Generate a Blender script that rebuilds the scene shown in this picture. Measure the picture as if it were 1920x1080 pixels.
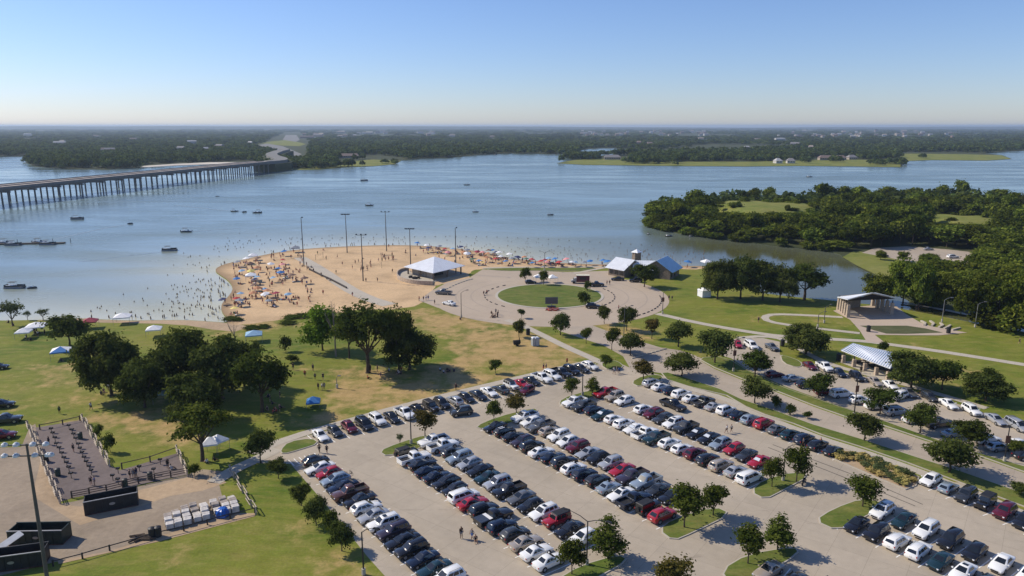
import bpy, bmesh, math, random
import numpy as np
from mathutils import Vector, Matrix, geometry, noise as mnoise
R = random.Random(11)
NR = np.random.default_rng(11)
SC = bpy.context.scene
COL = SC.collection
for o in list(bpy.data.objects): bpy.data.objects.remove(o)

# ------------------------------------------------------------ camera
F, CH, HOR = 1375.0, 55.0, 236.0        # focal length in photo pixels, drone height, horizon row
PITCH = math.atan((540 - HOR) / F)
cam_d = bpy.data.cameras.new('camera'); cam = bpy.data.objects.new('camera', cam_d); COL.objects.link(cam)
cam.location = (0, 0, CH); cam.rotation_euler = (math.pi / 2 - PITCH, 0, 0)
cam_d.sensor_width = 36; cam_d.lens = 36 * F / 1920; cam_d.clip_start = 0.5; cam_d.clip_end = 80000
SC.camera = cam
# ------------------------------------------------------------ sky and sun
SUN_EL, SUN_AZ = math.radians(40), math.radians(-70)   # azimuth measured from +Y towards +X
world = bpy.data.worlds.new('World'); SC.world = world; world.use_nodes = True
wn = world.node_tree.nodes; wl = world.node_tree.links
sky = wn.new('ShaderNodeTexSky'); sky.sky_type = 'NISHITA'; sky.sun_disc = False
sky.sun_elevation = SUN_EL; sky.sun_rotation = SUN_AZ; sky.altitude = 200
sky.air_density = 1.0; sky.dust_density = 0.3; sky.ozone_density = 6.0
bgn = wn['Background']; bgn.inputs[1].default_value = 0.112
wbm = wn.new('ShaderNodeMix'); wbm.data_type = 'RGBA'; wbm.blend_type = 'MULTIPLY'; wbm.inputs[0].default_value = 1.0; wbm.inputs[7].default_value = (1.06, 1.04, 1.2, 1)   # cool camera white balance
wl.new(sky.outputs[0], wbm.inputs[6]); wl.new(wbm.outputs[2], bgn.inputs[0])
sun_d = bpy.data.lights.new('sun', 'SUN'); sun = bpy.data.objects.new('sun', sun_d); COL.objects.link(sun)
sun_d.energy = 4.7; sun_d.angle = math.radians(0.5); sun_d.color = (1.0, 0.90, 0.74)
sd = Vector((math.sin(SUN_AZ) * math.cos(SUN_EL), math.cos(SUN_AZ) * math.cos(SUN_EL), math.sin(SUN_EL)))
sun.rotation_euler = sd.to_track_quat('Z', 'Y').to_euler(); sun.location = sd * 300
SC.view_settings.view_transform = 'Standard'; SC.view_settings.look = 'None'
SC.view_settings.gamma = 1; SC.view_settings.use_curve_mapping = False
SC.view_settings.exposure = 0.0
SC.cycles.max_bounces = 6; SC.cycles.diffuse_bounces = 2; SC.cycles.glossy_bounces = 2
SC.cycles.transmission_bounces = 3; SC.cycles.volume_bounces = 0; SC.cycles.use_denoising = True
SC.cycles.use_adaptive_sampling = True

# ------------------------------------------------------------ measuring
def G(x, y, z=0.0):
    """photo pixel -> point of the level plane z"""
    a = PITCH + math.atan((y - 540) / F)
    Y = (CH - z) / math.tan(a); s = (CH - z) / math.sin(a)
    return Vector(((x - 960) / math.hypot(F, y - 540) * s, Y, z))
def up(x, yb, yt):
    """height of something standing at pixel (x, yb) whose top reaches row yt"""
    return CH - G(x, yb).y * math.tan(PITCH + math.atan((yt - 540) / F))
def mpp(y): return (G(961, y) - G(960, y)).length
def W(pts): return [tuple(G(*p)[:2]) for p in pts]
def inside(p, poly):
    x, y = p[0], p[1]; c = False; n = len(poly); j = n - 1
    for i in range(n):
        xi, yi = poly[i]; xj, yj = poly[j]
        if (yi > y) != (yj > y) and x < (xj - xi) * (y - yi) / (yj - yi) + xi: c = not c
        j = i
    return c
def chaikin(p, n=1, closed=True):
    for _ in range(n):
        q = []; m = len(p)
        for i in range(m if closed else m - 1):
            a, b = p[i], p[(i + 1) % m]
            q += [(a[0] * .75 + b[0] * .25, a[1] * .75 + b[1] * .25), (a[0] * .25 + b[0] * .75, a[1] * .25 + b[1] * .75)]
        if not closed: q = [p[0]] + q + [p[-1]]
        p = q
    return p
def area(p): return sum(p[i][0] * p[(i + 1) % len(p)][1] - p[(i + 1) % len(p)][0] * p[i][1] for i in range(len(p))) / 2
def offset(poly, d):
    """polygon moved inwards by d"""
    p = poly if area(poly) > 0 else poly[::-1]; n = len(p); out = []
    for i in range(n):
        a, b, c = Vector(p[i - 1]), Vector(p[i]), Vector(p[(i + 1) % n])
        e1 = (b - a).normalized(); e2 = (c - b).normalized()
        n1 = Vector((-e1.y, e1.x)); n2 = Vector((-e2.y, e2.x)); m = n1 + n2
        if m.length < 1e-4: m = n1.copy()
        m.normalize(); k = d / max(.35, m.dot(n1)); out.append(tuple(b + m * k))
    return out
def strip(pts, w, closed=False):
    """a band of width w along a polyline, as a polygon"""
    L, Rr = [], []; n = len(pts)
    for i in range(n):
        a = Vector(pts[max(0, i - 1)]); b = Vector(pts[min(n - 1, i + 1)])
        d = (b - a).normalized(); q = Vector((-d.y, d.x)) * w / 2; p = Vector(pts[i])
        L.append(tuple(p + q)); Rr.append(tuple(p - q))
    return L + Rr[::-1]

# ------------------------------------------------------------ materials
MATS = {}
def nd(nt, t, **kw):
    n = nt.nodes.new(t)
    for k, v in kw.items():
        if k.startswith('i_'): n.inputs[k[2:].replace('_', ' ')].default_value = v
        else: setattr(n, k, v)
    return n
def c4(c): return (c[0], c[1], c[2], 1)
def mat(name, col, rough=.7, metal=0.0, spec=.4, var=.12, scale=1.5, coat=0.0, bump=0.0, rnd=0.0, detail=3):
    """principled surface with procedural mottling; rnd = colour change from object to object"""
    if name in MATS: return MATS[name]
    m = bpy.data.materials.new(name); m.use_nodes = True; nt = m.node_tree; L = nt.links
    b = nt.nodes['Principled BSDF']
    b.inputs['Roughness'].default_value = rough; b.inputs['Metallic'].default_value = metal
    b.inputs['Specular IOR Level'].default_value = spec; b.inputs['Coat Weight'].default_value = coat
    b.inputs['Coat Roughness'].default_value = .05
    tc = nd(nt, 'ShaderNodeTexCoord'); nz = nd(nt, 'ShaderNodeTexNoise', i_Scale=scale, i_Detail=detail)
    L.new(tc.outputs['Object'], nz.inputs['Vector'])
    mr = nd(nt, 'ShaderNodeMapRange'); mr.inputs[1].default_value = .3; mr.inputs[2].default_value = .7
    mr.inputs[3].default_value = 1 - var; mr.inputs[4].default_value = 1 + var
    L.new(nz.outputs['Fac'], mr.inputs[0])
    val = mr.outputs[0]
    if rnd:
        oi = nd(nt, 'ShaderNodeObjectInfo'); m2 = nd(nt, 'ShaderNodeMapRange')
        m2.inputs[3].default_value = 1 - rnd; m2.inputs[4].default_value = 1 + rnd
        L.new(oi.outputs['Random'], m2.inputs[0])
        mm = nd(nt, 'ShaderNodeMath', operation='MULTIPLY'); L.new(val, mm.inputs[0]); L.new(m2.outputs[0], mm.inputs[1]); val = mm.outputs[0]
    hs = nd(nt, 'ShaderNodeHueSaturation'); hs.inputs['Color'].default_value = c4(col)
    L.new(val, hs.inputs['Value']); L.new(hs.outputs[0], b.inputs['Base Color'])
    if bump:
        bp = nd(nt, 'ShaderNodeBump', i_Strength=bump, i_Distance=.05); L.new(nz.outputs['Fac'], bp.inputs['Height']); L.new(bp.outputs[0], b.inputs['Normal'])
    MATS[name] = m; return m
def ramp(nt, fac, stops):
    r = nd(nt, 'ShaderNodeValToRGB'); e = r.color_ramp.elements
    while len(e) < len(stops): e.new(.5)
    for k, (p, c) in enumerate(stops): e[k].position = p; e[k].color = c4(c)
    nt.links.new(fac, r.inputs[0]); return r.outputs[0]
def mix(nt, f, a, b, mode='MIX'):
    n = nd(nt, 'ShaderNodeMix', data_type='RGBA', blend_type=mode)
    for s, v in ((n.inputs[0], f), (n.inputs[6], a), (n.inputs[7], b)):
        if hasattr(v, 'links'): nt.links.new(v, s)
        elif isinstance(v, tuple): s.default_value = c4(v)
        else: s.default_value = v
    return n.outputs[2]
def noise_n(nt, vec, scale, detail=4, rough=.55, dist=0):
    n = nd(nt, 'ShaderNodeTexNoise', i_Scale=scale, i_Detail=detail, i_Roughness=rough, i_Distortion=dist)
    nt.links.new(vec, n.inputs['Vector']); return n.outputs['Fac']
def mapped(nt, rot=0, sc=(1, 1, 1)):
    tc = nd(nt, 'ShaderNodeTexCoord'); mp = nd(nt, 'ShaderNodeMapping'); mp.inputs['Rotation'].default_value = (0, 0, rot); mp.inputs['Scale'].default_value = sc
    nt.links.new(tc.outputs['Object'], mp.inputs['Vector']); return mp.outputs[0]
def newmat(name):
    m = bpy.data.materials.new(name); m.use_nodes = True; MATS[name] = m
    return m, m.node_tree, m.node_tree.nodes['Principled BSDF']
def attr(nt, name):
    return nd(nt, 'ShaderNodeAttribute', attribute_name=name).outputs['Fac']
def mth(nt, op, a, b, clamp=False):
    n = nd(nt, 'ShaderNodeMath', operation=op, use_clamp=clamp)
    for s, v in ((n.inputs[0], a), (n.inputs[1], b)):
        if hasattr(v, 'links'): nt.links.new(v, s)
        else: s.default_value = v
    return n.outputs[0]

def grass_mat(name, lush=(.084, .135, .013), mid=(.18, .195, .028), dry=(.40, .275, .12), base_dry=.0):
    m, nt, b = newmat(name)
    v = mapped(nt)
    n1 = noise_n(nt, v, .045, 5, .6); n2 = noise_n(nt, v, .35, 5, .65); n3 = noise_n(nt, v, 2.6, 4, .7)
    col = ramp(nt, n1, [(.34, lush), (.5, mid), (.66, (mid[0] * 1.25, mid[1] * 1.1, mid[2] * 1.3))])
    col = mix(nt, mth(nt, 'MULTIPLY', n2, .55), col, lush)
    d = mth(nt, 'ADD', attr(nt, 'dry'), base_dry)
    dn = mth(nt, 'MULTIPLY_ADD', n2, 1.0, False)
    dn.node.inputs[2].default_value = -.5
    dd = mth(nt, 'ADD', d, mth(nt, 'MULTIPLY', dn, 1.5))
    n4 = noise_n(nt, v, .12, 4, .6)
    d4 = mth(nt, 'ADD', dd, mth(nt, 'MULTIPLY', mth(nt, 'SUBTRACT', n4, .5), 2.0))
    mr = nd(nt, 'ShaderNodeMapRange', interpolation_type='SMOOTHSTEP'); mr.inputs[1].default_value = .2; mr.inputs[2].default_value = .95
    nt.links.new(d4, mr.inputs[0])
    col = mix(nt, mr.outputs[0], col, dry)
    n6 = noise_n(nt, mapped(nt, .35, (.3, 1, 1)), .55, 5, .7, .6)      # mowing and wear, drawn out in one direction
    m6 = nd(nt, 'ShaderNodeMapRange'); m6.inputs[1].default_value = .45; m6.inputs[2].default_value = .68; m6.inputs[3].default_value = 0; m6.inputs[4].default_value = .5
    nt.links.new(n6, m6.inputs[0]); col = mix(nt, m6.outputs[0], col, tuple(.5 * (p + q) for p, q in zip(mid, dry)))
    hs = nd(nt, 'ShaderNodeHueSaturation'); nt.links.new(col, hs.inputs['Color'])
    m3 = nd(nt, 'ShaderNodeMapRange'); m3.inputs[1].default_value = .25; m3.inputs[2].default_value = .75; m3.inputs[3].default_value = .6; m3.inputs[4].default_value = 1.4
    nt.links.new(mth(nt, 'ADD', mth(nt, 'MULTIPLY', n3, .5), mth(nt, 'MULTIPLY', n2, .5)), m3.inputs[0]); nt.links.new(m3.outputs[0], hs.inputs['Value'])
    nt.links.new(hs.outputs[0], b.inputs['Base Color']); b.inputs['Roughness'].default_value = .9; b.inputs['Specular IOR Level'].default_value = .15
    bp = nd(nt, 'ShaderNodeBump', i_Strength=.5, i_Distance=.08); nt.links.new(n3, bp.inputs['Height']); nt.links.new(bp.outputs[0], b.inputs['Normal'])
    return m
def conc_mat(name, col, joint=0, rot=0, stain=.18):
    m, nt, b = newmat(name)
    v = mapped(nt, rot)
    n1 = noise_n(nt, v, .06, 5, .6); n2 = noise_n(nt, v, .7, 5, .65); n3 = noise_n(nt, v, 8, 3, .6)
    f = mth(nt, 'ADD', mth(nt, 'MULTIPLY', mth(nt, 'SUBTRACT', n1, .5), stain * 2.2), mth(nt, 'MULTIPLY', mth(nt, 'SUBTRACT', n2, .5), stain * 1.2))
    f = mth(nt, 'ADD', f, mth(nt, 'MULTIPLY', mth(nt, 'SUBTRACT', n3, .5), stain * .5))
    f = mth(nt, 'ADD', f, 1.0)
    # oil and tyre stains
    mp = mapped(nt, rot, (.22, 1, 1)); n5 = noise_n(nt, mp, .5, 6, .7, .4)
    st = nd(nt, 'ShaderNodeMapRange'); st.inputs[1].default_value = .62; st.inputs[2].default_value = .78; st.inputs[3].default_value = 1; st.inputs[4].default_value = .68
    nt.links.new(n5, st.inputs[0]); f = mth(nt, 'MULTIPLY', f, st.outputs[0])
    if joint:
        br = nd(nt, 'ShaderNodeTexBrick', offset=0.0, i_Scale=1.0)
        br.inputs['Color1'].default_value = (1, 1, 1, 1); br.inputs['Color2'].default_value = (.95, .95, .95, 1); br.inputs['Mortar'].default_value = (.66, .66, .66, 1)
        br.inputs['Mortar Size'].default_value = .02; br.inputs['Brick Width'].default_value = joint; br.inputs['Row Height'].default_value = joint
        nt.links.new(v, br.inputs['Vector'])
        bw = nd(nt, 'ShaderNodeRGBToBW'); nt.links.new(br.outputs[0], bw.inputs[0]); f = mth(nt, 'MULTIPLY', f, bw.outputs[0])
    hs = nd(nt, 'ShaderNodeHueSaturation'); hs.inputs['Color'].default_value = c4(col); nt.links.new(f, hs.inputs['Value'])
    nt.links.new(hs.outputs[0], b.inputs['Base Color']); b.inputs['Roughness'].default_value = .85; b.inputs['Specular IOR Level'].default_value = .25
    return m
def sand_mat(name, col, wet=None):
    m, nt, b = newmat(name); v = mapped(nt)
    n1 = noise_n(nt, v, .08, 5, .6); n2 = noise_n(nt, v, 1.1, 5, .7); mp = mapped(nt, .2, (.25, 1, 1)); n3 = noise_n(nt, mp, .35, 5, .6, .5)
    d = tuple(c * .66 for c in col); l = tuple(min(1, c * 1.15) for c in col)
    c = ramp(nt, n1, [(.3, d), (.5, col), (.7, l)])
    c = mix(nt, mth(nt, 'MULTIPLY', n3, .6), c, tuple(x * .85 for x in col))
    hs = nd(nt, 'ShaderNodeHueSaturation'); nt.links.new(c, hs.inputs['Color'])
    m3 = nd(nt, 'ShaderNodeMapRange'); m3.inputs[1].default_value = .25; m3.inputs[2].default_value = .75; m3.inputs[3].default_value = .82; m3.inputs[4].default_value = 1.18
    nt.links.new(n2, m3.inputs[0]); nt.links.new(m3.outputs[0], hs.inputs['Value'])
    out = hs.outputs[0]
    if wet: out = mix(nt, attr(nt, 'wet'), out, wet)
    nt.links.new(out, b.inputs['Base Color']); b.inputs['Roughness'].default_value = .9; b.inputs['Specular IOR Level'].default_value = .2
    bp = nd(nt, 'ShaderNodeBump', i_Strength=.6, i_Distance=.1); nt.links.new(n2, bp.inputs['Height']); nt.links.new(bp.outputs[0], b.inputs['Normal'])
    return m
def leaf_mat(name, dark, light, rnd=.18):
    m = bpy.data.materials.new(name); m.use_nodes = True; nt = m.node_tree; MATS[name] = m
    nt.nodes.remove(nt.nodes['Principled BSDF']); out = nt.nodes['Material Output']
    col = mix(nt, attr(nt, 'tint'), dark, light)
    oi = nd(nt, 'ShaderNodeObjectInfo'); mr = nd(nt, 'ShaderNodeMapRange'); mr.inputs[3].default_value = 1 - rnd; mr.inputs[4].default_value = 1 + rnd
    nt.links.new(oi.outputs['Random'], mr.inputs[0])
    hs = nd(nt, 'ShaderNodeHueSaturation'); nt.links.new(col, hs.inputs['Color']); nt.links.new(mr.outputs[0], hs.inputs['Value'])
    mh = nd(nt, 'ShaderNodeMapRange'); mh.inputs[3].default_value = .488; mh.inputs[4].default_value = .512
    r2 = mth(nt, 'FRACT', mth(nt, 'MULTIPLY', oi.outputs['Random'], 7.31), 0); nt.links.new(r2, mh.inputs[0]); nt.links.new(mh.outputs[0], hs.inputs['Hue'])
    df = nd(nt, 'ShaderNodeBsdfDiffuse'); tr = nd(nt, 'ShaderNodeBsdfTranslucent'); ms = nd(nt, 'ShaderNodeMixShader'); ms.inputs[0].default_value = .34
    nt.links.new(hs.outputs[0], df.inputs[0])
    tcol = mix(nt, .5, hs.outputs[0], (.12, .16, .02)); nt.links.new(tcol, tr.inputs[0])
    nt.links.new(df.outputs[0], ms.inputs[1]); nt.links.new(tr.outputs[0], ms.inputs[2]); nt.links.new(ms.outputs[0], out.inputs[0])
    return m

# ------------------------------------------------------------ mesh building
class MB:
    def __init__(s): s.v = []; s.f = []; s.m = []
    def add(s, vs, fs, m=0):
        o = len(s.v); s.v += [tuple(p) for p in vs]; s.f += [tuple(i + o for i in f) for f in fs]; s.m += [m] * len(fs); return s
    def box(s, c, d, rz=0.0, m=0, top=1.0, ry=0.0):
        x, y, z = d[0] / 2, d[1] / 2, d[2] / 2; vs = []
        M = Matrix.Rotation(rz, 3, 'Z') @ Matrix.Rotation(ry, 3, 'Y')
        for dz, k in ((-z, 1), (z, top)):
            for a, b in ((-x, -y), (x, -y), (x, y), (-x, y)): vs.append(M @ Vector((a * k, b * k, dz)) + Vector(c))
        return s.add(vs, [(3, 2, 1, 0), (4, 5, 6, 7), (0, 1, 5, 4), (1, 2, 6, 5), (2, 3, 7, 6), (3, 0, 4, 7)], m)
    def tube(s, pts, rads, n=6, m=0):
        vs = []; fs = []; k = len(pts)
        if not hasattr(rads, '__len__'): rads = [rads] * k
        pts = [Vector(p) for p in pts]
        for i in range(k):
            d = (pts[min(k - 1, i + 1)] - pts[max(0, i - 1)]).normalized()
            a = d.orthogonal().normalized() if abs(d.z) < .9 else Vector((1, 0, 0)); a = (a - d * a.dot(d)).normalized(); b = d.cross(a)
            for j in range(n):
                t = 2 * math.pi * j / n; vs.append(pts[i] + (a * math.cos(t) + b * math.sin(t)) * rads[i])
        for i in range(k - 1):
            for j in range(n): fs.append((i * n + j, i * n + (j + 1) % n, (i + 1) * n + (j + 1) % n, (i + 1) * n + j))
        fs.append(tuple(range(n))[::-1]); fs.append(tuple((k - 1) * n + j for j in range(n)))
        return s.add(vs, fs, m)
    def lathe(s, c, prof, n=10, m=0):
        vs = []; fs = []; k = len(prof)
        for r, z in prof:
            for j in range(n): t = 2 * math.pi * j / n; vs.append((c[0] + r * math.cos(t), c[1] + r * math.sin(t), c[2] + z))
        for i in range(k - 1):
            for j in range(n): fs.append((i * n + j, i * n + (j + 1) % n, (i + 1) * n + (j + 1) % n, (i + 1) * n + j))
        fs.append(tuple(range(n))[::-1]); fs.append(tuple((k - 1) * n + j for j in range(n)))
        return s.add(vs, fs, m)
    def prism(s, poly, z0, z1, m=0, bottom=False):
        p = poly if area(poly) > 0 else poly[::-1]; n = len(p)
        vs = [(x, y, z0) for x, y in p] + [(x, y, z1) for x, y in p]
        fs = [(i, (i + 1) % n, n + (i + 1) % n, n + i) for i in range(n)]
        tri = geometry.tessellate_polygon([[Vector((x, y, 0)) for x, y in p]])
        for t in tri:
            a, b, c = [Vector(p[i]) for i in t]
            t = t if (b - a).cross(c - a) > 0 else t[::-1]
            fs.append(tuple(n + i for i in t))
            if bottom: fs.append(tuple(t[::-1]))
        return s.add(vs, fs, m)
    def loft(s, rings, m=0, caps=True):
        n = len(rings[0]); vs = [p for r in rings for p in r]; fs = []
        for i in range(len(rings) - 1):
            for j in range(n): fs.append((i * n + j, i * n + (j + 1) % n, (i + 1) * n + (j + 1) % n, (i + 1) * n + j))
        if caps: fs += [tuple(range(n))[::-1], tuple((len(rings) - 1) * n + j for j in range(n))]
        return s.add(vs, fs, m)
    def quad(s, a, b, c, d, m=0): return s.add([a, b, c, d], [(0, 1, 2, 3)], m)
    def mesh(s, name, mats, smooth=False):
        me = bpy.data.meshes.new(name); me.from_pydata(s.v, [], s.f)
        for mt in (mats if isinstance(mats, (list, tuple)) else [mats]): me.materials.append(mt)
        me.polygons.foreach_set('material_index', s.m)
        if smooth: me.polygons.foreach_set('use_smooth', [True] * len(me.polygons))
        me.update(); return me
    def build(s, name, mats, parent=None, smooth=False, loc=None):
        return link(name, s.mesh(name, mats, smooth), parent, loc)
def link(name, me, parent=None, loc=None):
    o = bpy.data.objects.new(name, me); COL.objects.link(o)
    if parent: o.parent = parent
    if loc is not None: o.location = loc
    return o
def tag(o, label=None, cat=None, group=None, kind=None):
    if label: o['label'] = label
    if cat: o['category'] = cat
    if group: o['group'] = group
    if kind: o['kind'] = kind
    return o
def thing(name, label, cat, loc=(0, 0, 0), rz=0.0, group=None):
    o = bpy.data.objects.new(name, None); COL.objects.link(o); o.location = loc; o.rotation_euler = (0, 0, rz); o.empty_display_size = .3
    return tag(o, label, cat, group)
def struct(o): o['kind'] = 'structure'; return o
KIDS = {}
def kids(o):
    if o not in KIDS: KIDS[o] = [c for c in o.children]
    return KIDS[o]
def dup(root, loc, rz=0.0, label=None, group=None, scale=None):
    r = root.copy(); COL.objects.link(r); r.location = loc; r.rotation_euler = (0, 0, rz)
    if scale is not None: r.scale = scale if hasattr(scale, '__len__') else (scale,) * 3
    if label: r['label'] = label
    if group: r['group'] = group
    for ch in kids(root):
        c = ch.copy(); COL.objects.link(c); c.parent = r
        for g in kids(ch):
            d = g.copy(); COL.objects.link(d); d.parent = c
    return r
PROTOS = []          # prototypes that stay unplaced are removed at the end
def drop(root):
    for ch in list(root.children):
        for g in list(ch.children): bpy.data.objects.remove(g)
        bpy.data.objects.remove(ch)
    bpy.data.objects.remove(root)
ORD = ['first', 'second', 'third', 'fourth', 'fifth', 'sixth', 'seventh', 'eighth', 'ninth', 'tenth', 'eleventh', 'twelfth', 'thirteenth', 'fourteenth', 'fifteenth', 'sixteenth', 'seventeenth', 'eighteenth', 'nineteenth', 'twentieth'] + ['twenty-' + k for k in ('first', 'second', 'third', 'fourth', 'fifth', 'sixth', 'seventh', 'eighth', 'ninth')]

def sheet(name, poly, z, m, grid=None, gridbox=None, fn=None, kind='structure', skirt=0.0):
    """a flat sheet over a world polygon; grid adds inner points so that per-point attributes can vary"""
    p = [Vector(q) for q in (poly if area(poly) > 0 else poly[::-1])]; n = len(p)
    pts = list(p)
    if grid:
        x0, y0, x1, y1 = gridbox
        x = x0
        while x < x1:
            y = y0
            while y < y1:
                q = (x + R.uniform(-.2, .2) * grid, y + R.uniform(-.2, .2) * grid)
                if inside(q, [tuple(k) for k in p]): pts.append(Vector(q))
                y += grid
            x += grid
    vs, es, fs, *_ = geometry.delaunay_2d_cdt(pts, [(i, (i + 1) % n) for i in range(n)], [], 1, 1e-5)
    V = [(v.x, v.y, z) for v in vs]; Fc = [tuple(f) for f in fs]
    if skirt:
        o = len(V)
        V += [(q.x, q.y, z) for q in p] + [(q.x, q.y, z - skirt) for q in p]
        Fc += [(o + i, o + n + i, o + n + (i + 1) % n, o + (i + 1) % n)[::-1] for i in range(n)]
    me = bpy.data.meshes.new(name); me.from_pydata(V, [], Fc); me.materials.append(m)
    if fn:
        for an, f in fn.items():
            a = me.attributes.new(an, 'FLOAT', 'POINT'); a.data.foreach_set('value', [f(v[0], v[1]) for v in V])
    me.update()
    o = link(name, me); o['kind'] = kind; return o
# ============================================================ SETTING
LOT_ROT = math.radians(36.6)
M_grass = grass_mat('park_grass')
M_lawn = grass_mat('island_grass', (.07, .12, .016), (.12, .15, .03), base_dry=-.25)
M_far_land = grass_mat('far_land', (.035, .05, .02), (.06, .07, .03), (.15, .13, .07), base_dry=-.05)
M_bank = grass_mat('far_bank', (.10, .14, .02), (.20, .21, .045), (.3, .25, .13))
M_lot = conc_mat('lot_concrete', (.415, .355, .275), joint=4.6, rot=LOT_ROT, stain=.26)
M_road = conc_mat('road_concrete', (.41, .345, .27), joint=5.0, rot=LOT_ROT, stain=.24)
M_plaza = conc_mat('plaza_concrete', (.43, .35, .265), stain=.14)
M_walk = conc_mat('walk_concrete', (.47, .42, .34), joint=1.6, rot=LOT_ROT, stain=.1)
M_kerb = conc_mat('kerb_concrete', (.46, .42, .35), stain=.12)
M_sand = sand_mat('beach_sand', (.60, .42, .24), wet=(.30, .205, .115))
M_dirt = sand_mat('yard_dirt', (.325, .26, .19))
M_tandirt = sand_mat('tan_dirt', (.43, .315, .20))
M_gravel = sand_mat('yard_gravel', (.185, .15, .14))
M_highway = conc_mat('highway_concrete', (.20, .195, .18), stain=.1)

# ---- shorelines in photo pixels
SHORE_NEAR = [(-900, 612), (-400, 606), (0, 601), (60, 600), (110, 599), (150, 596), (190, 599), (250, 601), (300, 600), (350, 600), (400, 603), (424, 605), (428, 598), (418, 588), (414, 577),
              (418, 566), (428, 556), (436, 545), (435, 534), (426, 524), (412, 515), (404, 509), (405, 503), (418, 496), (446, 489), (480, 481), (515, 474), (555, 468), (600, 464.5),
              (650, 462), (700, 460), (750, 459.5), (800, 461), (850, 465), (895, 471), (930, 478), (960, 484), (1000, 489), (1050, 493), (1110, 495.5), (1180, 497), (1250, 498), (1310, 499),
              (1345, 499), (1362, 507), (1390, 530), (1420, 548), (1480, 556), (1560, 563), (1660, 574), (1730, 586), (1800, 600), (1860, 612), (1930, 624), (2150, 650)]
SHORE_R = [(2150, 638), (1930, 612), (1850, 597), (1790, 586), (1740, 573), (1700, 560), (1678, 545), (1664, 528), (1640, 513), (1606, 497), (1584, 484), (1572, 474), (1540, 468), (1480, 463), (1420, 456), (1350, 448), (1290, 440),
           (1240, 431), (1212, 424), (1203, 415), (1212, 405), (1240, 397), (1300, 388), (1360, 383), (1450, 385), (1550, 383), (1650, 380), (1750, 377), (1850, 379), (1930, 381), (2300, 385)]
SHORE_FAR = [(-900, 288), (-300, 291), (0, 293), (62, 292.5), (58, 300), (48, 304), (66, 312), (130, 317), (200, 318), (262, 314), (330, 310), (420, 307), (470, 306), (490, 315), (520, 319), (600, 317), (645, 313),
             (700, 311), (740, 307), (752, 301), (790, 297), (840, 296), (880, 292), (905, 289.5), (960, 287.5), (1040, 289), (1084, 288), (1091, 280), (1130, 277.5), (1196, 279), (1190, 286),
             (1110, 293), (1076, 299), (1044, 306), (1095, 309), (1250, 311), (1400, 312), (1500, 311), (1600, 312), (1690, 313.5), (1694, 302), (1750, 300), (1850, 301), (1897, 298), (1880, 291),
             (1846, 287.5), (1900, 283), (1990, 281), (2300, 280), (2900, 280)]
near_sh = chaikin(W(SHORE_NEAR), 1, False)
near_poly = near_sh + [(420, 150), (420, -120), (-420, -120), (-420, 120)]
r_sh = chaikin(W(SHORE_R), 1, False)
r_poly = r_sh + [(700, 520), (700, 150), (330, 140)]
far_sh = W(SHORE_FAR)
far_poly = far_sh + [(9000, 4000), (33000, 29000), (-33000, 29000), (-9000, 4000)]

BEACH = [(424, 607), (428, 598), (418, 588), (414, 577), (418, 566), (428, 556), (436, 545), (435, 534), (426, 524), (412, 515), (404, 509), (405, 503), (418, 496), (446, 489), (480, 481), (515, 474), (555, 468), (600, 464.5),
         (650, 462), (700, 460), (750, 459.5), (800, 461), (850, 465), (895, 471), (930, 478), (960, 484), (1000, 489), (1050, 493), (1110, 495.5), (1180, 497), (1250, 498), (1310, 499),
         (1345, 499), (1352, 503), (1290, 505), (1150, 502.5), (1060, 503.5), (960, 503), (905, 503), (880, 510), (880, 524), (862, 530), (820, 534), (812, 545), (804, 560), (785, 572), (750, 580), (700, 581), (665, 580), (640, 588), (600, 590), (575, 597), (540, 597), (505, 604), (470, 606), (440, 610)]
beach_poly = chaikin(W(BEACH), 1); n_sh = int(len(beach_poly) * .56); bp2 = []
for i, p in enumerate(beach_poly):
    q = beach_poly[(i + 1) % len(beach_poly)]
    if i < n_sh: bp2.append(p); continue
    m_ = max(1, int(math.dist(p, q) / 1.6))
    for k in range(m_): bp2.append((p[0] + (q[0] - p[0]) * k / m_ + R.uniform(-.35, .35), p[1] + (q[1] - p[1]) * k / m_ + R.uniform(-1.0, 1.0)))
beach_poly = bp2
beach_line = [Vector(p) for p in chaikin(W(SHORE_NEAR[11:44]), 1, False)]
left_line = [Vector(p) for p in W(SHORE_NEAR[2:13])]
def dist_line(x, y, line):
    p = Vector((x, y)); best = 1e9
    for i in range(len(line) - 1):
        a, b = line[i], line[i + 1]; ab = b - a; t = max(0, min(1, (p - a).dot(ab) / max(1e-9, ab.length_squared)))
        d = (a + ab * t - p).length
        if d < best: best = d
    return best

# ---- water
def axis(lo, hi, fine_lo, fine_hi, step):
    a = list(np.arange(fine_lo, fine_hi, step)); s = step
    x = fine_hi
    while x < hi: a.append(x); s *= 1.35; x += s
    a.append(hi); s = step; x = fine_lo; pre = []
    while x > lo: s *= 1.35; x -= s; pre.append(max(x, lo))
    return pre[::-1] + a
xs = axis(-4000, 4000, -200, 190, 6.0); ys = axis(60, 4500, 180, 420, 6.0)
bx_line = np.array([tuple(p) for p in beach_line]); lf_line = np.array([tuple(p) for p in left_line])
XX, YY = np.meshgrid(xs, ys); P = np.stack([XX.ravel(), YY.ravel()], 1)
def npdist(P, L):
    best = np.full(len(P), 1e9)
    for a, b in zip(L[:-1], L[1:]):
        ab = b - a; t = np.clip(((P - a) @ ab) / max(1e-9, ab @ ab), 0, 1); best = np.minimum(best, np.linalg.norm(a + t[:, None] * ab - P, axis=1))
    return best
db = np.minimum(npdist(P, bx_line), npdist(P, lf_line) * 1.0)
shal = .95 * np.exp(-(db / 34.0))
ck = np.array([tuple(q) for q in W([(1330, 470), (1420, 480), (1500, 495), (1600, 530), (1700, 575), (1900, 615)])])
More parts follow.
